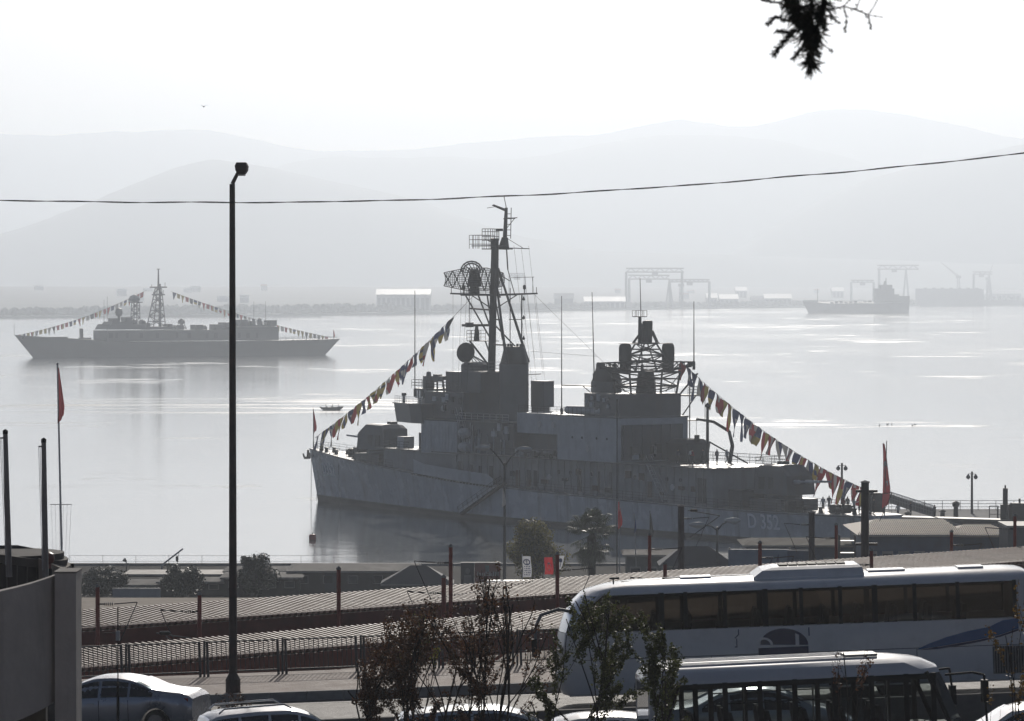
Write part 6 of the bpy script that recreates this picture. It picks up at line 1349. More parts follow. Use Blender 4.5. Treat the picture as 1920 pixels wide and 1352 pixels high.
# roof pod, hatches
x0, _ = cc(1420, 1080); x1, _ = cc(1632, 1080)
pod = MB().loops([[(lerp(x0, x1, f0) , y0, z), (lerp(x0, x1, f1), y0, z), (lerp(x0, x1, f1), y1, z), (lerp(x0, x1, f0), y1, z)] for f0, f1, y0, y1, z in ((0, 1, .35, 2.15, 3.1), (.02, 1, .36, 2.14, 3.2), (.10, .985, .42, 2.08, 3.36), (.2, .95, .6, 1.9, 3.42))]).obj('roof_pod', buswhite, CO)
for k in range(7): a = lerp(x0 + .75, x1 - .4, k / 7); MB().box(a, a + .22, .95, 1.7, 3.41, 3.455).obj('vent', trim, pod)
for p0, p1 in ((1287, 1345), (1642, 1712), (1812, 1860)): a, b = cc(p0, 1080)[0], cc(p1, 1080)[0]; MB().box(a, b, .8, 1.5, 3.19, 3.24).obj('roof_hatch', buswhite, CO)
mb = MB(); p = cc(1160, 1092); mb.tube((p[0], .5, 3.15), (p[0], .5, 3.3), .02, n=5); mb.box(p[0] - .1, p[0] + .15, .45, .6, 3.28, 3.33); mb.obj('aerial', trim, CO)
# mirror arm swinging forward of the windscreen
mb = MB().path([(.55, .05, 2.5), (.1, -.25, 2.62), (-.35, -.35, 2.5), (-.5, -.38, 2.2), (-.52, -.38, 1.75)], .045, 7); o = mb.obj('mirror_arm', M('mirror_grey', (.12, .12, .125), .4), CO); MB().box(-.62, -.48, -.5, -.28, 1.45, 1.9).obj('mirror', trim, o)
def side_poly(name, pts, m, off=.012):
    q = [(*cc(px, py)[:1], -off, cc(px, py)[1]) for px, py in pts]; MB().add(q, [tuple(range(len(q)))]).obj(name, m, CO)
top = [(1722, 1218), (1745, 1207), (1780, 1194), (1820, 1183), (1860, 1175), (1885, 1163), (1915, 1158)]; bot = [(1915, 1178), (1880, 1190), (1840, 1199), (1800, 1206), (1760, 1213)]
side_poly('swoosh', top + bot, busblue); side_poly('swoosh_edge', [(1915, 1178.6), (1880, 1190.6), (1840, 1199.6), (1800, 1206.6), (1760, 1213.6), (1722, 1219), (1760, 1217), (1800, 1211), (1840, 1203.5), (1880, 1194), (1915, 1182)], busnavy, .014)
arc = [(1475 + 45 * math.cos(a), 1209 - 31 * math.sin(a)) for a in [math.pi * k / 16 for k in range(17)]]; side_poly('dome_logo', arc, busnavy)
side_poly('logo_gap', [(1496, 1187), (1503, 1190), (1503, 1212), (1496, 1212)], buswhite, .016); side_poly('logo_arch', [(1437 + 17 * math.cos(a), 1209 - 14 * math.sin(a)) for a in [math.pi * k / 10 for k in range(11)]] + [(1437 + 12 * math.cos(a), 1209 - 10 * math.sin(a)) for a in [math.pi * k / 10 for k in range(10, -1, -1)]], buswhite, .016)
side_poly('logo_band', [(1426, 1215), (1520, 1211), (1520, 1225), (1426, 1229)], busnavy)
for pts in ([(1389, 1180), (1391, 1180), (1391, 1190), (1384, 1197), (1382, 1196), (1389, 1189)], [(1385, 1197), (1387, 1197), (1387, 1214), (1382, 1214), (1382, 1212), (1385, 1212)], [(1521, 1176), (1523, 1176), (1523, 1192), (1521, 1192)]): side_poly('logo_mark', pts, busnavy)
MB().box(.6, CL - .1, -.006, .01, 1.26, 1.275).obj('belt_line', trim, CO); MB().box(.3, CL - .02, -.01, .02, .35, .40).obj('skirt_trim', lampw, CO)
for k in range(5): MB().box(2.2 + k * 1.75, 2.215 + k * 1.75, -.006, .01, .45, 1.25).obj('locker_gap', trim, CO)
gx0, gx1 = cc(1865, 1230)[0], cc(1925, 1230)[0]; gz0, gz1 = cc(1895, 1262)[1], cc(1895, 1211)[1]
g = MB().box(gx0, min(gx1, CL - .05), -.008, .01, gz0, gz1).obj('engine_grille', trim, CO); sl = None
for k in range(12):
    x = lerp(gx0, min(gx1, CL - .05), (k + .5) / 12)
    if sl is None: o = MB().box(-.02, .02, -.03, -.009, gz0, gz1).obj('slat', M('grille_grey', (.14, .135, .13), .5), g); sl = o.data
    else: o = put('slat', sl, g)
    o.location = (x, 0, 0)
for x in (2.5, 7.5, 8.7): wheel(CO, x, .16, .5, -1, .28, 8); wheel(CO, x, CW - .16, .5, 1, .28, 8)
for x in (2.5, 7.5, 8.7): MB().lathe((x, .0, .5), [(.54, -.004), (.6, .06)], 24, 'y').obj('wheel_arch', trim, CO)
for y in (.35, CW - .35): MB().lathe((.0, y, .85), [(.05, -.03), (.16, 0), (.16, .15)], 12, 'x').obj('headlight', lampclear, CO)

# ---- minibus in front of it
MD = 83.0; mpos = on_road(1248, MD)
MN = thing('minibus', 'white minibus with dark windows in front of the coach', 'minibus', mpos, R(6), ry=-math.atan(GRADE)); ML, MW = 6.55, 2.1
def msx(z): return interp([(.3, 6.55), (1.05, 6.52), (1.2, 6.45), (2.3, 6.02), (2.45, 5.9)], z)
def mring(z, i=0.0, x0=0.0): xf = msx(z); return [(x0 + i, i + .12, z), (x0 + .12 + i, i, z), (xf - .35, i, z), (xf - .06, i + .25, z), (xf, MW / 2, z), (xf - .06, MW - i - .25, z), (xf - .35, MW - i, z), (x0 + .12 + i, MW - i, z), (x0 + i, MW - i - .12, z)]
whiteb = M('minibus_white', (.62, .62, .61), .25, var=.05, coat=.4, dirt=(.4, .39, .37), dscale=1.5, damt=.4)
MB().loops([mring(z, i) for z, i in ((.3, .05), (.45, 0), (1.0, 0), (1.12, .01))], cap=False).obj('body', whiteb, MN, smooth=True)
def rring(z, i, xf): return [(i, i + .12, z), (.12 + i, i, z), (xf - .5, i, z), (xf - .1, i + .3, z), (xf, MW / 2, z), (xf - .1, MW - i - .3, z), (xf - .5, MW - i, z), (.12 + i, MW - i, z), (i, MW - i - .12, z)]
mr = MB().loops([rring(2.34, .01, 6.05), rring(2.44, .02, 6.0), rring(2.58, .10, 5.7), rring(2.66, .30, 5.2), rring(2.69, .55, 4.9)]).obj('roof', whiteb, MN, smooth=True)
for y in (.42, .62, .85, 1.25, 1.48, 1.68): MB().box(.5, 4.7, y - .015, y + .015, 2.66, 2.705).obj('roof_rib', whiteb, mr)
MB().box(4.1, 4.75, .6, 1.2, 2.69, 2.74).obj('roof_hatch', M('hatch_grey', (.2, .2, .2), .5), mr)
mp = [.35, .95, 1.55, 2.25, 2.95, 3.75, 4.5, 5.2, 5.75]
for side, y in (('near', .015), ('far', MW - .015)):
    for a, b in zip(mp, mp[1:]): MB().add([(a + .03, y, 1.13), (b - .03, y, 1.13), (b - .03, y, 2.33), (a + .03, y, 2.33)], [(0, 1, 2, 3)]).obj('window', glass_clear, MN)
    for k, p in enumerate(mp): MB().box(p - .05, p + .05, y - .012 if side == 'near' else y - .04, y + .04 if side == 'near' else y + .012, 1.1, 2.36).obj('pillar', trim, MN)
    for a, b in zip(mp[2:-2], mp[3:-1]): MB().box(a + .05, b - .05, y - .006, y + .02, 1.92, 1.945).obj('window_bar', trim, MN)
    MB().box(.02, .33, y - .01 if side == 'near' else y - .05, y + .05 if side == 'near' else y + .01, 1.1, 2.36).obj('rear_quarter', whiteb, MN)
    MB().box(.36, 5.8, y - .008, y + .02, 2.24, 2.35).obj('top_trim', trim, MN)
MB().box(.005, .05, .1, MW - .1, 1.1, 1.35).obj('rear_wall', whiteb, MN); MB().add([(.02, .2, 1.36), (.02, MW - .2, 1.36), (.03, MW - .2, 2.3), (.03, .2, 2.3)], [(0, 1, 2, 3)]).obj('rear_window', glass_clear, MN)
MB().loops([[(msx(z) - .33, .02, z), (msx(z) - .05, .26, z), (msx(z), MW / 2, z), (msx(z) - .05, MW - .26, z), (msx(z) - .33, MW - .02, z)] for z in (1.13, 1.6, 2.0, 2.34)], cap=False, close=False).obj('windscreen', glass_clear, MN, smooth=True)
for y in (.03, MW - .03): MB().path([(msx(z) - .34, y, z) for z in (1.1, 1.6, 2.0, 2.38)], .05, 6).obj('front_pillar', trim, MN)
sm = None
for k in range(6):
    for y in (.15, .6, 1.1, 1.55):
        if sm is None: o = MB().loops([[(0, 0, .85), (.1, 0, .85), (.1, .42, .85), (0, .42, .85)], [(-.1, 0, 1.55), (-.02, 0, 1.55), (-.02, .42, 1.55), (-.1, .42, 1.55)], [(-.12, .1, 1.72), (-.05, .1, 1.72), (-.05, .32, 1.72), (-.12, .32, 1.72)]]).obj('seat', seatm, MN); sm = o.data
        else: o = put('seat', sm, MN)
        o.location = (1.0 + k * .75, y, 0)
MB().box(.1, 6.0, .05, MW - .05, .84, .86).obj('floor', seatm, MN); MB().box(5.75, 6.35, .1, MW - .1, .9, 1.18).obj('dashboard', trim, MN); MB().lathe((5.65, 1.55, 1.2), [(.2, 0), (.22, .02), (.2, .04)], 16).obj('steering_wheel', trim, MN)
for x in (2.0, 3.4, 4.9): MB().tube((x, .55, .86), (x, .55, 2.4), .018, n=6).obj('grab_pole', lampw, MN)
mb = MB().path([(6.0, .05, 2.3), (6.5, -.22, 2.35), (6.72, -.3, 2.3), (6.75, -.3, 1.2), (6.5, .02, 1.0)], .025, 6); o = mb.obj('mirror_arm', trim, MN); MB().box(6.66, 6.78, -.42, -.2, 1.75, 2.2).obj('mirror', trim, o)
mb = MB().path([(6.1, MW, 2.2), (6.55, MW + .2, 2.2), (6.6, MW + .2, 1.7)], .025, 6); o = mb.obj('mirror_arm', trim, MN); MB().box(6.54, 6.66, MW + .1, MW + .32, 1.45, 1.85).obj('mirror', trim, o)
for x in (1.35, 5.1): wheel(MN, x, .14, .4, -1, .22, 6); wheel(MN, x, MW - .14, .4, 1, .22, 6)
for y in (.3, MW - .3): MB().box(6.5, 6.57, y - .15, y + .15, .65, .85).obj('headlight', lampclear, MN); MB().box(-.01, .03, y - .1, y + .1, .7, .95).obj('tail_light', lampred, MN)

MN.scale = (1.05, 1, 1.04); MN.location.x -= .28
# ---- cars
STY = {'sedan': dict(L=4.55, st=[(0, .7, .8, .72, .64), (.08, .84, 1.0, .8, .7), (.5, .93, 1.04, .84, .73), (.95, .94, 1.10, .85, .70), (1.5, .93, 1.36, .865, .62), (2.0, .92, 1.45, .87, .60), (2.6, .91, 1.44, .87, .60), (3.05, .90, 1.30, .87, .63), (3.55, .88, .98, .865, .74), (4.1, .80, .86, .83, .66), (4.42, .66, .72, .72, .56), (4.55, .55, .58, .6, .5)], win=[(1.02, 1.62), (1.68, 2.38), (2.46, 3.3)], rear=(.98, 1.5), front=(3.02, 3.56), wb=(.95, 3.62)),
       'estate': dict(L=4.5, st=[(0, .8, .84, .66, .6), (.05, .92, 1.2, .78, .64), (.22, .93, 1.44, .83, .6), (.6, .93, 1.5, .85, .6), (1.5, .92, 1.53, .865, .6), (2.4, .91, 1.51, .87, .6), (2.95, .9, 1.36, .87, .62), (3.5, .88, 1.0, .865, .74), (4.05, .8, .86, .83, .66), (4.38, .66, .72, .72, .56), (4.5, .55, .58, .6, .5)], win=[(.32, .95), (1.02, 1.75), (1.82, 2.55), (2.62, 3.2)], rear=(.06, .2), front=(2.92, 3.5), wb=(.85, 3.55)),
       'hatch': dict(L=4.1, st=[(0, .78, .82, .64, .58), (.06, .9, 1.0, .76, .66), (.5, .93, 1.38, .84, .6), (1.0, .93, 1.47, .86, .6), (1.8, .92, 1.48, .865, .6), (2.5, .9, 1.38, .865, .62), (3.1, .88, 1.0, .86, .74), (3.65, .8, .86, .82, .66), (3.98, .66, .72, .72, .56), (4.1, .55, .58, .6, .5)], win=[(.55, 1.05), (1.12, 1.85), (1.92, 2.75)], rear=(.07, .5), front=(2.48, 3.1), wb=(.75, 3.2))}
glass_car = M('car_glass', (0.012, 0.014, 0.016), 0.04, var=.1, scale=1, spec=.8); 
def car(px, d, style, paint, label, yaw=0.0, flip=False, rails=False):
    S = STY[style]; L = S['L']; st = S['st']; pos = on_road(px, d)
    t = thing('car', label, 'car', pos, yaw + (math.pi if flip else 0), ry=(math.atan(GRADE) if flip else -math.atan(GRADE)))
    xs = sorted(set([s[0] for s in st] + [L * k / 36 for k in range(37)]))
    col = lambda j, x: sum(interp([(s[0], s[j]) for s in st], min(L, max(0, x + dx))) for dx in (-.12, -.06, 0, .06, .12)) / 5
    def half(x):
        zb, zt, wb, wt = (col(j, x) for j in (1, 2, 3, 4)); sill = .22 if .12 < x < L - .12 else .34
        for wx in S['wb']:
            if abs(x - wx) < .36: sill = max(sill, .3 + math.sqrt(max(0, .36 ** 2 - (x - wx) ** 2)) * 1.0)
        sill = min(sill, zb - .08)
        return [(wb * .94, sill), (wb * 1.0, lerp(sill, zb, .35)), (wb * 1.0, lerp(sill, zb, .75)), (wb * .97, zb), (lerp(wb * .95, wt, .5), lerp(zb, zt, .55)), (wt, zt - .035 * (zt - zb > .2)), (wt * .55, zt + .015), (0, zt + .025)]
    loops = []
    for x in xs:
        h = half(x); loops.append([(x - L / 2, -y, z) for y, z in h] + [(x - L / 2, y, z) for y, z in reversed(h[:-1])])
    MB().loops(loops).obj('body', paint, t, smooth=True)
    def surf(x, f, side, off=.012):
        zb, zt, wb, wt = (col(j, x) for j in (1, 2, 3, 4)); y = lerp(wb * .97, wt, f) + off; return (x - L / 2, side * y, lerp(zb, zt - .035, f) + (.0))
    for sd in (-1, 1):
        for a, b in S['win']:
            n = 6; lo = [surf(lerp(a, b, k / n), .07, sd) for k in range(n + 1)]
            hi = [surf(lerp(a, b, k / n), .86 if col(2, lerp(a, b, k / n)) - col(1, lerp(a, b, k / n)) > .2 else .6, sd) for k in range(n + 1)]
            MB().loops([lo, hi], cap=False, close=False).obj('window', glass_car, t)
    def glass(name, a, b):
        rows = []
        for k in range(5):
            x = lerp(a, b, k / 4); zt, wt = col(2, x), col(4, x); rows.append([(x - L / 2, wt * q * .93, zt + .035 - .03 * abs(q)) for q in (-1, -.5, 0, .5, 1)])
        MB().loops(rows, cap=False, close=False).obj(name, M_glass('screen_glass', (.10, .12, .13), .03), t)
    glass('rear_screen', *S['rear']); glass('windscreen', *S['front'])
    for wx in S['wb']:
        for sd in (-1, 1): wheel(t, wx - L / 2, sd * .74, .31, sd, .2)
    xm = S['front'][1] - .45
    for sd in (-1, 1):
        MB().loops([[(xm - L / 2 - .09 * k, sd * (.9 + .02), .93), (xm - L / 2 + .1 * k, sd * .9, .93), (xm - L / 2 + .1 * k, sd * (.9 + .16 * k), .96), (xm - L / 2 - .09 * k, sd * (.9 + .16 * k), .96)] for k in (1,)] + [[(xm - L / 2 - .07, sd * .92, 1.06), (xm - L / 2 + .05, sd * .92, 1.06), (xm - L / 2 + .05, sd * 1.04, 1.05), (xm - L / 2 - .07, sd * 1.04, 1.05)]]).obj('door_mirror', paint, t)
        MB().box(-.0 + .1 - L / 2, .22 - L / 2, sd * .62 - .1, sd * .62 + .14, .72, .9).obj('tail_light', lampred, t); MB().box(L / 2 - .32, L / 2 - .12, sd * .6 - .1, sd * .6 + .1, .56, .7).obj('headlight', lampclear, t)
        for xx in (S['win'][-1][0] + .1, S['win'][-2][0] + .1): MB().box(xx - L / 2, xx + .17 - L / 2, sd * .875 - .02, sd * .875 + .02, .78, .81).obj('door_handle', paint, t)
        for xx in (S['win'][-1][0] - .03, S['win'][-2][0] - .03): MB().box(xx - L / 2 - .005, xx - L / 2 + .005, sd * .872 - .006, sd * .872 + .006, .35, .88).obj('door_gap', trim, t)
        if rails: MB().path([(.45 - L / 2, sd * .56, 1.5), (.6 - L / 2, sd * .57, 1.6), (2.2 - L / 2, sd * .57, 1.62), (2.4 - L / 2, sd * .56, 1.52)], .022, 6).obj('roof_rail', chrome, t)
    return t
silver = M('paint_silver', (.36, .37, .39), .28, metal=.5, var=.05, coat=.7); pwhite = M('paint_white', (.62, .63, .63), .25, var=.04, coat=.7); pgrey = M('paint_pale', (.42, .46, .48), .25, metal=.3, var=.05, coat=.7)
car(218, 101, 'sedan', silver, 'silver saloon car behind the curved concrete wall', R(-14), True)
car(530, 91.0, 'estate', pwhite, 'white estate car with roof rails beside the tall lamp', R(16), False, True).scale = (.86, .95, 1)
car(925, 89.5, 'estate', pgrey, 'pale car behind the brown leaved shrub', R(4), False)
car(1178, 87.5, 'hatch', pwhite, 'white hatchback behind the green young tree', R(4), False)
car(1415, 92.5, 'sedan', pgrey, 'pale saloon seen through the minibus windows', R(3), False)
car(1935, 86.5, 'hatch', pwhite, 'white hatchback at the right edge beyond the minibus mirror', R(4), True)
# ================================================================== FOREGROUND: wall, poles, lamp, cable
# curved concrete parapet with end pillar
BD = 70.0
def bp(px, py, d=BD): return at_d(px, py, d)
b0 = bp(123, 1352); gz = ground_z(b0.x, BD)
WALL = thing('concrete_wall', 'curved concrete parapet wall with end pillar at the left', 'wall', (b0.x, BD, gz))
ztop = bp(123, 1075).z - gz; hw = (143 - 103) / 2 * BD / F
MB().box(-hw, hw, 0, .9, 0, ztop).obj('pillar', concrete, WALL); MB().box(-hw - .012, hw + .012, -.012, .912, ztop, ztop + .03).obj('pillar_cap', M('concrete_worn', (.2, .18, .155), .9, scale=2), WALL)
rows_o = []; rows_i = []
for k in range(25):
    a = k / 24; px = lerp(103.5, -170, a); py = 1079 + 46 * (1 - math.exp(-2.6 * a)) - 6 * math.sin(a * 3.1)
    py_b = 1316 + 40 * (1 - math.exp(-3.2 * a)) + 28 * a
    bow = -2.1 * math.sin(a * math.pi * .62)
    x = (px - CX) / F * BD - b0.x; zt = bp(px, py).z - gz; zb = bp(px, py_b).z - gz
    rows_o.append([(x, .22 + bow, zb), (x, .2 + bow, zb + .3), (x, .2 + bow, zt), (x, .55 + bow, zt + .015), (x, .55 + bow, zb)])
MB().loops(rows_o).obj('parapet', concrete, WALL, smooth=True)
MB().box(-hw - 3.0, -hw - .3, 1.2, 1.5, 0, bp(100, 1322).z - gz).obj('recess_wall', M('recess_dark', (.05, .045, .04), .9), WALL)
# round roof terrace behind it
b1 = at_d(20, 1060, 84.0); g1 = ground_z(b1.x, 84)
TER = thing('terrace_building', 'dark round concrete terrace behind the curved wall, carrying flagpoles', 'building', (b1.x, 84, g1)); zt = at_d(20, 1040, 84).z - g1
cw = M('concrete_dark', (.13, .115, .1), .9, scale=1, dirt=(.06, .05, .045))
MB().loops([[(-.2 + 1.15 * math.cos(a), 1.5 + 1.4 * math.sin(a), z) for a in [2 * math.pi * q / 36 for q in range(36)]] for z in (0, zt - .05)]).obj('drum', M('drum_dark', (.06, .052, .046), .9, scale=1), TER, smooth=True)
MB().loops([[(-.2 + r * math.cos(a), 1.5 + (r + .25) * math.sin(a), z - .2 * max(0, math.cos(a))) for a in [2 * math.pi * q / 36 for q in range(36)]] for r, z in ((1.2, zt - .18), (1.24, zt), (1.05, zt + .02), (1.05, zt - .2))]).obj('rim', cw, TER, smooth=True)
mb = MB()
for q in range(18): a = math.pi + math.pi * q / 17; mb.box(-.2 + 1.17 * math.cos(a) - .012, -.2 + 1.17 * math.cos(a) + .012, 1.5 + 1.42 * math.sin(a) - .03, 1.5 + 1.42 * math.sin(a), zt - .9, zt - .2)
tag(mb.obj('flute', cw, TER), kind='stuff')
MB().box(-.55, .1, .3, 1.0, zt - .75, zt - .35).obj('roof_box', concrete, TER)
MB().loops([[(.55, .3, zt - .65), (1.05, .6, zt - .65), (1.05, 2.2, zt - .65), (.4, 2.2, zt - .65)], [(.55, .3, zt - .1), (1.05, .6, zt - .35), (1.05, 2.2, zt - .35), (.4, 2.2, zt - .05)]]).obj('ramp_wall', M('concrete_tan', (.3, .26, .21), .9, scale=1.5), TER)
for (p0, p1, y0, y1, lab) in ((10, 17, 812, 1068, 'leftmost grey flagpole with halyard on the terrace'), (82, 85.5, 828, 1078, 'second grey flagpole with halyard on the terrace')):
    a = at_d(p1, y1 + 14, 82.6); b = at_d(p0, y0, 82.6); t = thing('flagpole', lab, 'flagpole', a); v = b - a
    MB().tube((0, 0, 0), v, .068, .05, 10).obj('pole', M('pole_aluminium', (.2, .19, .185), .4, metal=.5), t); MB().lathe(v, [(.055, -.02), (.055, .05), (.01, .08)], 10).obj('cap', trim, t)
    MB().tube(v + Vector((-.02, 0, -.1)), v + Vector((-.1, -.05, -.1)), .015, n=5).obj('pulley', trim, t)
    for dx in (.1, .07): MB().tube(v + Vector((-dx, -.05, -.1)), Vector((-dx * .6, -.05, .25)), .006, n=3).obj('halyard', polew, t)
bo = at_d(92, 1040, 84.2); t = thing('warning_lamp', 'small dark red globe lamp beside the second terrace flagpole', 'lamp', (bo.x, 84.2, at_d(92, 1066, 84.2).z)); MB().lathe((0, 0, 0), [(.05, 0), (.05, .1), (.1, .14), (.12, .22), (.1, .31), (.02, .35)], 12).obj('globe', M('lamp_dark_red', (.14, .025, .02), .4), t, smooth=True); MB().box(-.06, .06, -.06, .06, -.25, 0).obj('stem', trim, t)
sg = at_d(133, 1063, 86); t = thing('signal_box', 'small black signal box on the wall end', 'box', (sg.x, 86, at_d(133, 1076, 86).z)); MB().box(-.05, .06, 0, .12, -.2, .22).obj('case', trim, t); MB().tube((.08, 0, .02), (.22, 0, .02), .06, n=8).obj('lens_hood', trim, t)
# tall street lamp
LD = 107.6; lb = at_d(437, 1300, LD); lz = road_z(lb.x) + .24
LP = thing('tall_street_lamp', 'tall dark street lamp standing left of the destroyer', 'lamp', (lb.x, LD, lz)); lampm = M('lamp_rust', (.05, .034, .027), .6, var=.3, scale=2, dirt=(.1, .04, .025), dscale=3)
top_ = at_d(435.5, 345, LD) - Vector((lb.x, LD, lz)); MB().tube((0, 0, 0), top_, .115, .075, 14).obj('pole', lampm, LP, smooth=True); MB().lathe((0, 0, 0), [(.2, 0), (.2, .35), (.12, .5)], 14).obj('base', lampm, LP)
e = at_d(448, 320, LD) - Vector((lb.x, LD, lz)); MB().tube(top_, e, .055, .045, 8).obj('arm', lampm, LP)
hd = at_d(452.5, 315.5, LD) - Vector((lb.x, LD, lz)); MB().loops([[(hd.x + x, hd.y + y, hd.z + z) for x, y, z in ((-.17 * k + .01, -.16 * j, zz), (.16 * k, -.16 * j, zz), (.16 * k, .5 * j, zz), (-.17 * k + .01, .5 * j, zz))] for k, j, zz in ((.62, .6, -.16), (.95, .95, -.06), (1.05, 1, .06), (.8, .85, .155))]).obj('lamp_head', lampm, LP); MB().box(hd.x - .09, hd.x + .1, hd.y - .06, hd.y + .25, hd.z - .2, hd.z - .155).obj('lens', lampglass, LP)
# sign pole
sp_ = on_road(220, 84); SPO = thing('sign_pole', 'thin dark pole in front of the silver saloon', 'pole', sp_); zt = at_d(220, 1138, 84).z - sp_.z
MB().tube((0, 0, 0), (0, 0, zt - 1.6), .03, n=8).obj('pole', trim, SPO); MB().tube((0, 0, zt - 1.6), (.0, 0, zt), .012, n=6).obj('rod', lampm, SPO); z1 = at_d(220, 1192, 84).z - sp_.z; MB().box(-.04, .04, -.05, .05, z1 - .1, z1 + .1).obj('sensor_box', polew, SPO); MB().tube((-.28, 0, z1 + .06), (.12, 0, z1 + .06), .01, n=5).obj('crossarm', lampm, SPO)
# overhead twisted cable
def cab(px): return sum(interp(CAB, px + dx) for dx in (-110, -70, -35, 0, 35, 70, 110)) / 7
CAB = [(-2300, 240), (-200, 372), (0, 376), (200, 379), (435, 380), (640, 378.5), (800, 374), (940, 369), (1150, 357), (1300, 347), (1450, 334), (1600, 321), (1760, 306), (1920, 287), (2200, 250), (4200, -60)]
mb = MB()
for ph in (0, math.pi):
    pts = []
    for k in range(900):
        px = -1800 + 5400 * k / 899; p = at_d(px, cab(px), 58); a = k * .21 + ph; pts.append(p + Vector((0, .006 * math.cos(a), .006 * math.sin(a) + .006 * math.sin(k * .17) * math.sin(k * .031))))
    mb.path(pts, .0052, 4)
tag(mb.obj('overhead_cable', M('cable_black', (.03, .03, .03), .6)), 'thin twisted overhead cable crossing the whole sky', 'cable')

# ================================================================== VEGETATION
bark = M('bark', (.05, .038, .03), .9, var=.3, scale=6, bump=.5); twigm = M('twig', (.035, .026, .022), .85, var=.2, scale=8)
def leafquad(mb, p, n, s, rng, asp=.5):
    n = n.normalized(); a = n.orthogonal().normalized(); b = n.cross(a); r = rng.uniform(0, 6.28); u = a * math.cos(r) + b * math.sin(r); w = n.cross(u) * asp
    mb.add([p - u * s * .5, p + w * s * .5 - n * s * .06, p + u * s * .5, p - w * s * .5 - n * s * .06], [(0, 1, 2, 3)])
def rvec(rng): 
    while True:
        v = Vector((rng.uniform(-1, 1), rng.uniform(-1, 1), rng.uniform(-1, 1)))
        if .05 < v.length < 1: return v
def young_tree(name, label, base, stems, seed, leafm, leaf_n, leaf_s, spread=.5, depth=3, r0=.03, leaf_from=.25, zmax=4.0, group=None, side=3.0):
    """Multi-stemmed sapling: forking twigs that stop at the crown height, leaves in clusters on the outer twigs."""
    rng = random.Random(seed); t = thing(name, label, 'tree' if 'tree' in name else 'shrub', base, 0, group); wood_ = MB(); tips = []
    def grow(p, d, L, r, lv):
        n = 5; q = p.copy(); dd = d.copy()
        for k in range(n):
            dd = (dd + rvec(rng) * .2 + Vector((0, 0, .04))).normalized(); e = q + dd * (L / n)
            if (e.x / side) ** 2 + (max(0, e.z - zmax * .62) / (zmax * .38)) ** 2 > rng.uniform(.62, 1.25): return
            ra = lerp(r, r * .55, k / n); rb = lerp(r, r * .55, (k + 1) / n)
            wood_.tube(q, e, max(.003, ra), max(.0026, rb), 5 if r > .015 else 3)
            if lv <= 1: tips.append((q.copy(), e.copy()))
            if lv > 0 and k >= 1:
                for _ in range(rng.choice((1, 1, 2)) if lv > 1 else rng.choice((1, 1, 2))):
                    sd = (dd + rvec(rng).normalized() * rng.uniform(.5, 1.0) * spread * 1.5).normalized(); grow(e, sd, L * rng.uniform(.38, .6), r * .52, lv - 1)
            q = e
    for (ox, oy, dx, dy, L) in stems: grow(Vector((ox, oy, 0)), Vector((dx, dy, 1)).normalized(), L, r0, depth)
    wood_.obj('trunk', twigm, t)
    mb = MB(); sel = [tp for tp in tips if tp[1].z > zmax * leaf_from] or tips
    cl = [rng.choice(sel) for _ in range(max(8, leaf_n // 14))]
    for k in range(leaf_n):
        a, b = rng.choice(cl) if rng.random() < .5 else rng.choice(sel); p = a.lerp(b, rng.random()) + rvec(rng) * .07; leafquad(mb, p, rvec(rng) + Vector((0, 0, .3)), leaf_s * rng.uniform(.55, 1.35), rng, .66)
    tag(mb.obj('crown', leafm, t), kind='stuff')
    return t
leaf_brown = M_leaf('leaf_brown', (.12, .058, .028), .6, .42); leaf_green = M_leaf('leaf_olive', (.085, .095, .028), .5, .42); leaf_gold = M_leaf('leaf_gold', (.2, .12, .025), .5, .35); leaf_dark = M_leaf('leaf_dark', (.03, .038, .018), .5, .15); leaf_yg = M_leaf('leaf_yellow_green', (.17, .15, .03), .5, .42)
def base_at(px, d): x = (px - CX) / F * d; return Vector((x, d, ground_z(x, d)))
young_tree('shrub', 'dense brown leaved shrub left of the bare saplings', base_at(800, 78), [(-.45, 0, -.18, 0, 3.6), (.0, .1, -.03, 0, 4.4), (.35, 0, .08, 0, 4.0), (-.7, .1, -.22, .1, 3.4), (.6, 0, .16, 0, 3.8), (-.2, .2, -.08, 0, 4.2), (.5, .1, .22, 0, 3.5), (-.6, 0, -.3, 0, 3.0)], 21, leaf_brown, 19000, .052, spread=.5, leaf_from=.45, zmax=4.75, side=1.45)
young_tree('sapling_tree', 'bare upright sapling with few brown leaves at centre', base_at(935, 77), [(-.1, 0, -.06, 0, 4.9), (.1, 0, .06, 0, 5.0), (.25, 0, .12, 0, 4.6), (-.3, .1, -.08, 0, 4.4), (0, 0, .01, 0, 5.3)], 33, leaf_brown, 3000, .055, spread=.3, leaf_from=.5, zmax=5.45, side=1.1)
young_tree('young_tree', 'green leaved young tree before the coach front', base_at(1135, 76), [(-.35, 0, -.12, 0, 4.2), (-.05, 0, .0, 0, 4.7), (.4, 0, .1, 0, 4.2), (.75, 0, .18, 0, 3.6), (-.5, .1, -.2, 0, 3.7)], 45, leaf_green, 17000, .058, spread=.5, leaf_from=.45, zmax=5.05, side=1.5)
young_tree('shrub', 'small leafy sprig above the left side of the brown shrub', base_at(785, 80), [(0, 0, -.02, 0, 4.4), (.05, 0, .03, 0, 4.2)], 51, leaf_yg, 1300, .06, spread=.2, leaf_from=.82, depth=2, zmax=4.55, side=.5)
young_tree('sapling_tree', 'leafless twiggy sapling in front of the minibus', base_at(1600, 70), [(0, 0, -.03, 0, 4.3), (.02, 0, .03, 0, 4.0)], 61, leaf_brown, 220, .055, spread=.34, depth=2, r0=.018, leaf_from=.8, zmax=4.75, side=.5)
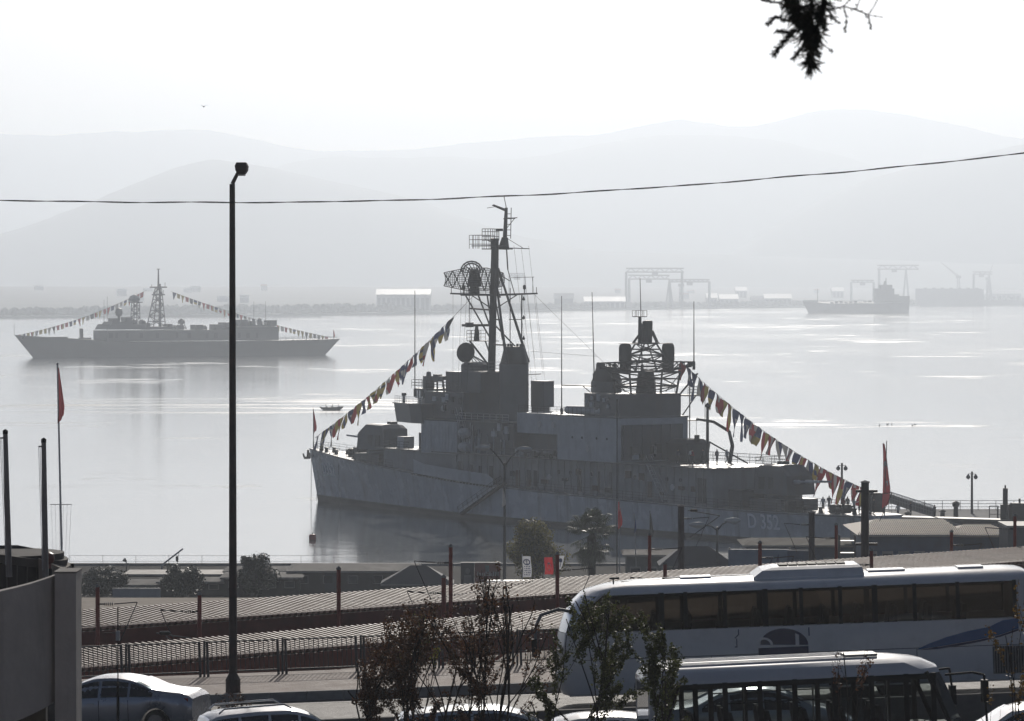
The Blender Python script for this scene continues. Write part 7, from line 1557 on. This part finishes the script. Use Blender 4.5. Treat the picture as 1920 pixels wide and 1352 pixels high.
young_tree('sapling_tree', 'yellow leaved sapling at the right edge before the coach rear', base_at(1928, 72), [(0, 0, -.08, 0, 4.4), (.1, 0, .0, 0, 4.8), (-.1, 0, -.16, 0, 4.0)], 71, leaf_gold, 900, .065, spread=.45, depth=2, r0=.016, leaf_from=.6, zmax=5.1, side=.95)
young_tree('shrub', 'brown twigs growing round the foot of the tall lamp', base_at(437, 98), [(0, 0, -.1, 0, .9), (.05, 0, .12, 0, .85), (-.1, 0, -.3, 0, .7), (.1, 0, .3, 0, .65)], 81, leaf_brown, 600, .055, spread=.55, depth=2, r0=.02, leaf_from=.2, zmax=1.6, side=.6)
# round trees and the yellowing tree on the quay
def crown_tree(name, label, px, d, w_px, py_top, py_bot, leafm, n, s, seed, trunk_h=.45):
    b = quay_pos(px, d); k = d / F; rx = w_px / 2 * k; zt = at_d(px, py_top, d).z - QZ; zb = max(.6, at_d(px, py_bot, d).z - QZ); rng = random.Random(seed)
    t = thing(name, label, 'tree', b, 0, 'trees on the quay'); wd = MB(); wd.tube((0, 0, 0), (0, 0, lerp(zb, zt, .35)), .14, .09, 8); cl = []
    for q in range(26):
        v = rvec(rng); c = Vector((v.x * rx * .78, v.y * rx * .78, lerp(zb, zt, .5) + v.z * (zt - zb) * .42)); cl.append((c, rng.uniform(.22, .4) * rx))
        wd.tube((0, 0, lerp(zb, zt, .2 + .15 * rng.random())), c, .045, .012, 4)
    wd.obj('trunk', bark, t); mb = MB()
    for q in range(n):
        c, r = rng.choice(cl); v = rvec(rng).normalized() * r * rng.uniform(.5, 1.15); leafquad(mb, c + v, v + rvec(rng) * r * .7, s * rng.uniform(.6, 1.3), rng, .6)
    tag(mb.obj('crown', leafm, t), kind='stuff')
crown_tree('round_tree', 'dark round tree nearest the concrete wall on the quay', 190, 345, 100, 1070, 1145, leaf_dark, 5200, .26, 5)
crown_tree('round_tree', 'dark round tree between the wall and the tall lamp', 341, 342, 84, 1060, 1130, leaf_dark, 4800, .26, 6)
crown_tree('round_tree', 'dark round tree just right of the tall lamp', 477, 344, 88, 1036, 1115, leaf_dark, 4800, .26, 7)
crown_tree('yellowing_tree', 'yellow green tree beside the palm before the hull', 1006, 352, 128, 972, 1095, leaf_yg, 9000, .27, 8)
# fan palm
pb = quay_pos(1110, 346); PT = thing('palm_tree', 'dark fan palm in front of the destroyer hull', 'tree', pb); rng = random.Random(77)
zc = at_d(1110, 1000, 346).z - QZ; MB().lathe((0, 0, 0), [(.38, 0), (.3, 1), (.34, zc * .6), (.42, zc - .4), (.2, zc)], 12).obj('trunk', bark, PT); palm_m = M_leaf('palm_frond', (.05, .07, .025), .35, .3)
for q in range(96):
    az = rng.uniform(0, 6.283); el = rng.uniform(-1.1, 1.4); Ls = rng.uniform(1.1, 1.8) * (1.0 if el > 0 else .85); d0 = Vector((math.cos(az) * math.cos(el), math.sin(az) * math.cos(el), math.sin(el)))
    c = Vector((0, 0, zc - (.0 if el > 0 else rng.uniform(0, 1.3)))); e = c + d0 * Ls; mb = MB(); mb.tube(c, e, .03, .015, 4); side = d0.cross(Vector((0, 0, 1)));
    side = side.normalized() if side.length > .05 else Vector((1, 0, 0)); up = side.cross(d0).normalized()
    for j in range(15):
        a = lerp(-1.9, 1.9, j / 14); dv = (d0 * math.cos(a) + side * math.sin(a)).normalized(); tip = e + dv * .95 * (1 - .12 * abs(a)) + Vector((0, 0, -.28 * (1 + abs(a) * .3))); mid = e + dv * .55 + up * .05; w_ = up.cross(dv).normalized() * .045
        mb.add([e, mid + w_, tip, mid - w_], [(0, 1, 2, 3)])
    mb.obj('frond', palm_m, PT)
# conifer branch hanging into the top of the picture, close to the eye
CBD = 14.0; cb0 = at_d(1535, -150, CBD); CB = thing('conifer_branch', 'dark conifer twig hanging into the top right of the sky', 'branch', cb0); rng = random.Random(9); wd = MB(); nd = MB()
def cp(px, py, dy=0.0): return at_d(px, py, CBD + dy) - cb0
def spray(pts, r, dens, nl, dy=0.0):
    P = [cp(*p, dy) for p in pts]
    for a, b in zip(P, P[1:]): wd.tube(a, b, r, r * .7, 5)
    for k in range(dens):
        f = rng.random() * (len(P) - 1); i = int(f); q = P[i].lerp(P[min(i + 1, len(P) - 1)], f - i); d0 = (P[min(i + 1, len(P) - 1)] - P[i]).normalized(); d_ = (d0 * rng.uniform(.3, 1.0) + rvec(rng).normalized() * .8).normalized(); nd.tube(q, q + d_ * nl * rng.uniform(.5, 1.2), .0036, .0018, 3)
spray([(1535, -150), (1530, -60), (1522, 0), (1518, 60), (1519, 100), (1521, 128)], .0065, 380, .05)
spray([(1490, -60), (1492, 0), (1502, 40), (1512, 75)], .006, 300, .055, .05); spray([(1560, -60), (1548, 0), (1536, 40), (1528, 80)], .006, 300, .055, -.05); spray([(1470, -40), (1478, 0), (1492, 28)], .005, 240, .05, .1)
spray([(1524, 30), (1490, 55), (1470, 80), (1451, 102)], .0035, 148, .022); spray([(1520, 15), (1480, 10), (1450, 4), (1428, 0)], .003, 56, .016); spray([(1520, 30), (1478, 38), (1455, 32), (1440, 45)], .0028, 88, .018); spray([(1520, 50), (1480, 62), (1455, 58)], .0028, 80, .016); spray([(1522, 70), (1500, 95), (1485, 112)], .0025, 68, .016)
spray([(1530, 15), (1560, 18), (1582, 12), (1605, 18), (1628, 28), (1634, 56)], .003, 28, .012); spray([(1582, 12), (1588, 40), (1583, 62)], .0022, 18, .012); spray([(1582, 12), (1592, 0), (1600, -20)], .002, 3, .01); spray([(1605, 18), (1612, 0), (1625, -25)], .002, 3, .01); spray([(1628, 28), (1640, 10), (1652, -15)], .002, 3, .01); spray([(1628, 28), (1655, 32)], .0016, 2, .01); spray([(1530, 25), (1555, 30), (1574, 44)], .0025, 44, .014); spray([(1524, 72), (1545, 85), (1563, 98)], .002, 20, .012); spray([(1522, 85), (1532, 98), (1537, 108)], .0024, 32, .012); spray([(1530, 5), (1545, 30), (1548, 58)], .0024, 56, .014)
wd.obj('twig', twigm, CB); tag(nd.obj('needles', M('needle', (.012, .014, .008), .8), CB), kind='stuff')
# ================================================================== HAZE
m = bpy.data.materials.new('haze'); m.use_nodes = True; n = m.node_tree; n.nodes.clear()
pv = n.nodes.new('ShaderNodeVolumePrincipled'); pv.inputs['Color'].default_value = HAZE_COLOR; pv.inputs['Density'].default_value = HAZE_DENSITY
pv.inputs['Anisotropy'].default_value = HAZE_ANISO; pv.inputs['Density Attribute'].default_value = ''
o = n.nodes.new('ShaderNodeOutputMaterial'); n.links.new(pv.outputs[0], o.inputs['Volume'])
tag(MB().box(-9000, 9000, -700, 17800, -4, 745).obj('haze', m), 'pale morning haze over the whole bay', 'haze', kind='stuff')
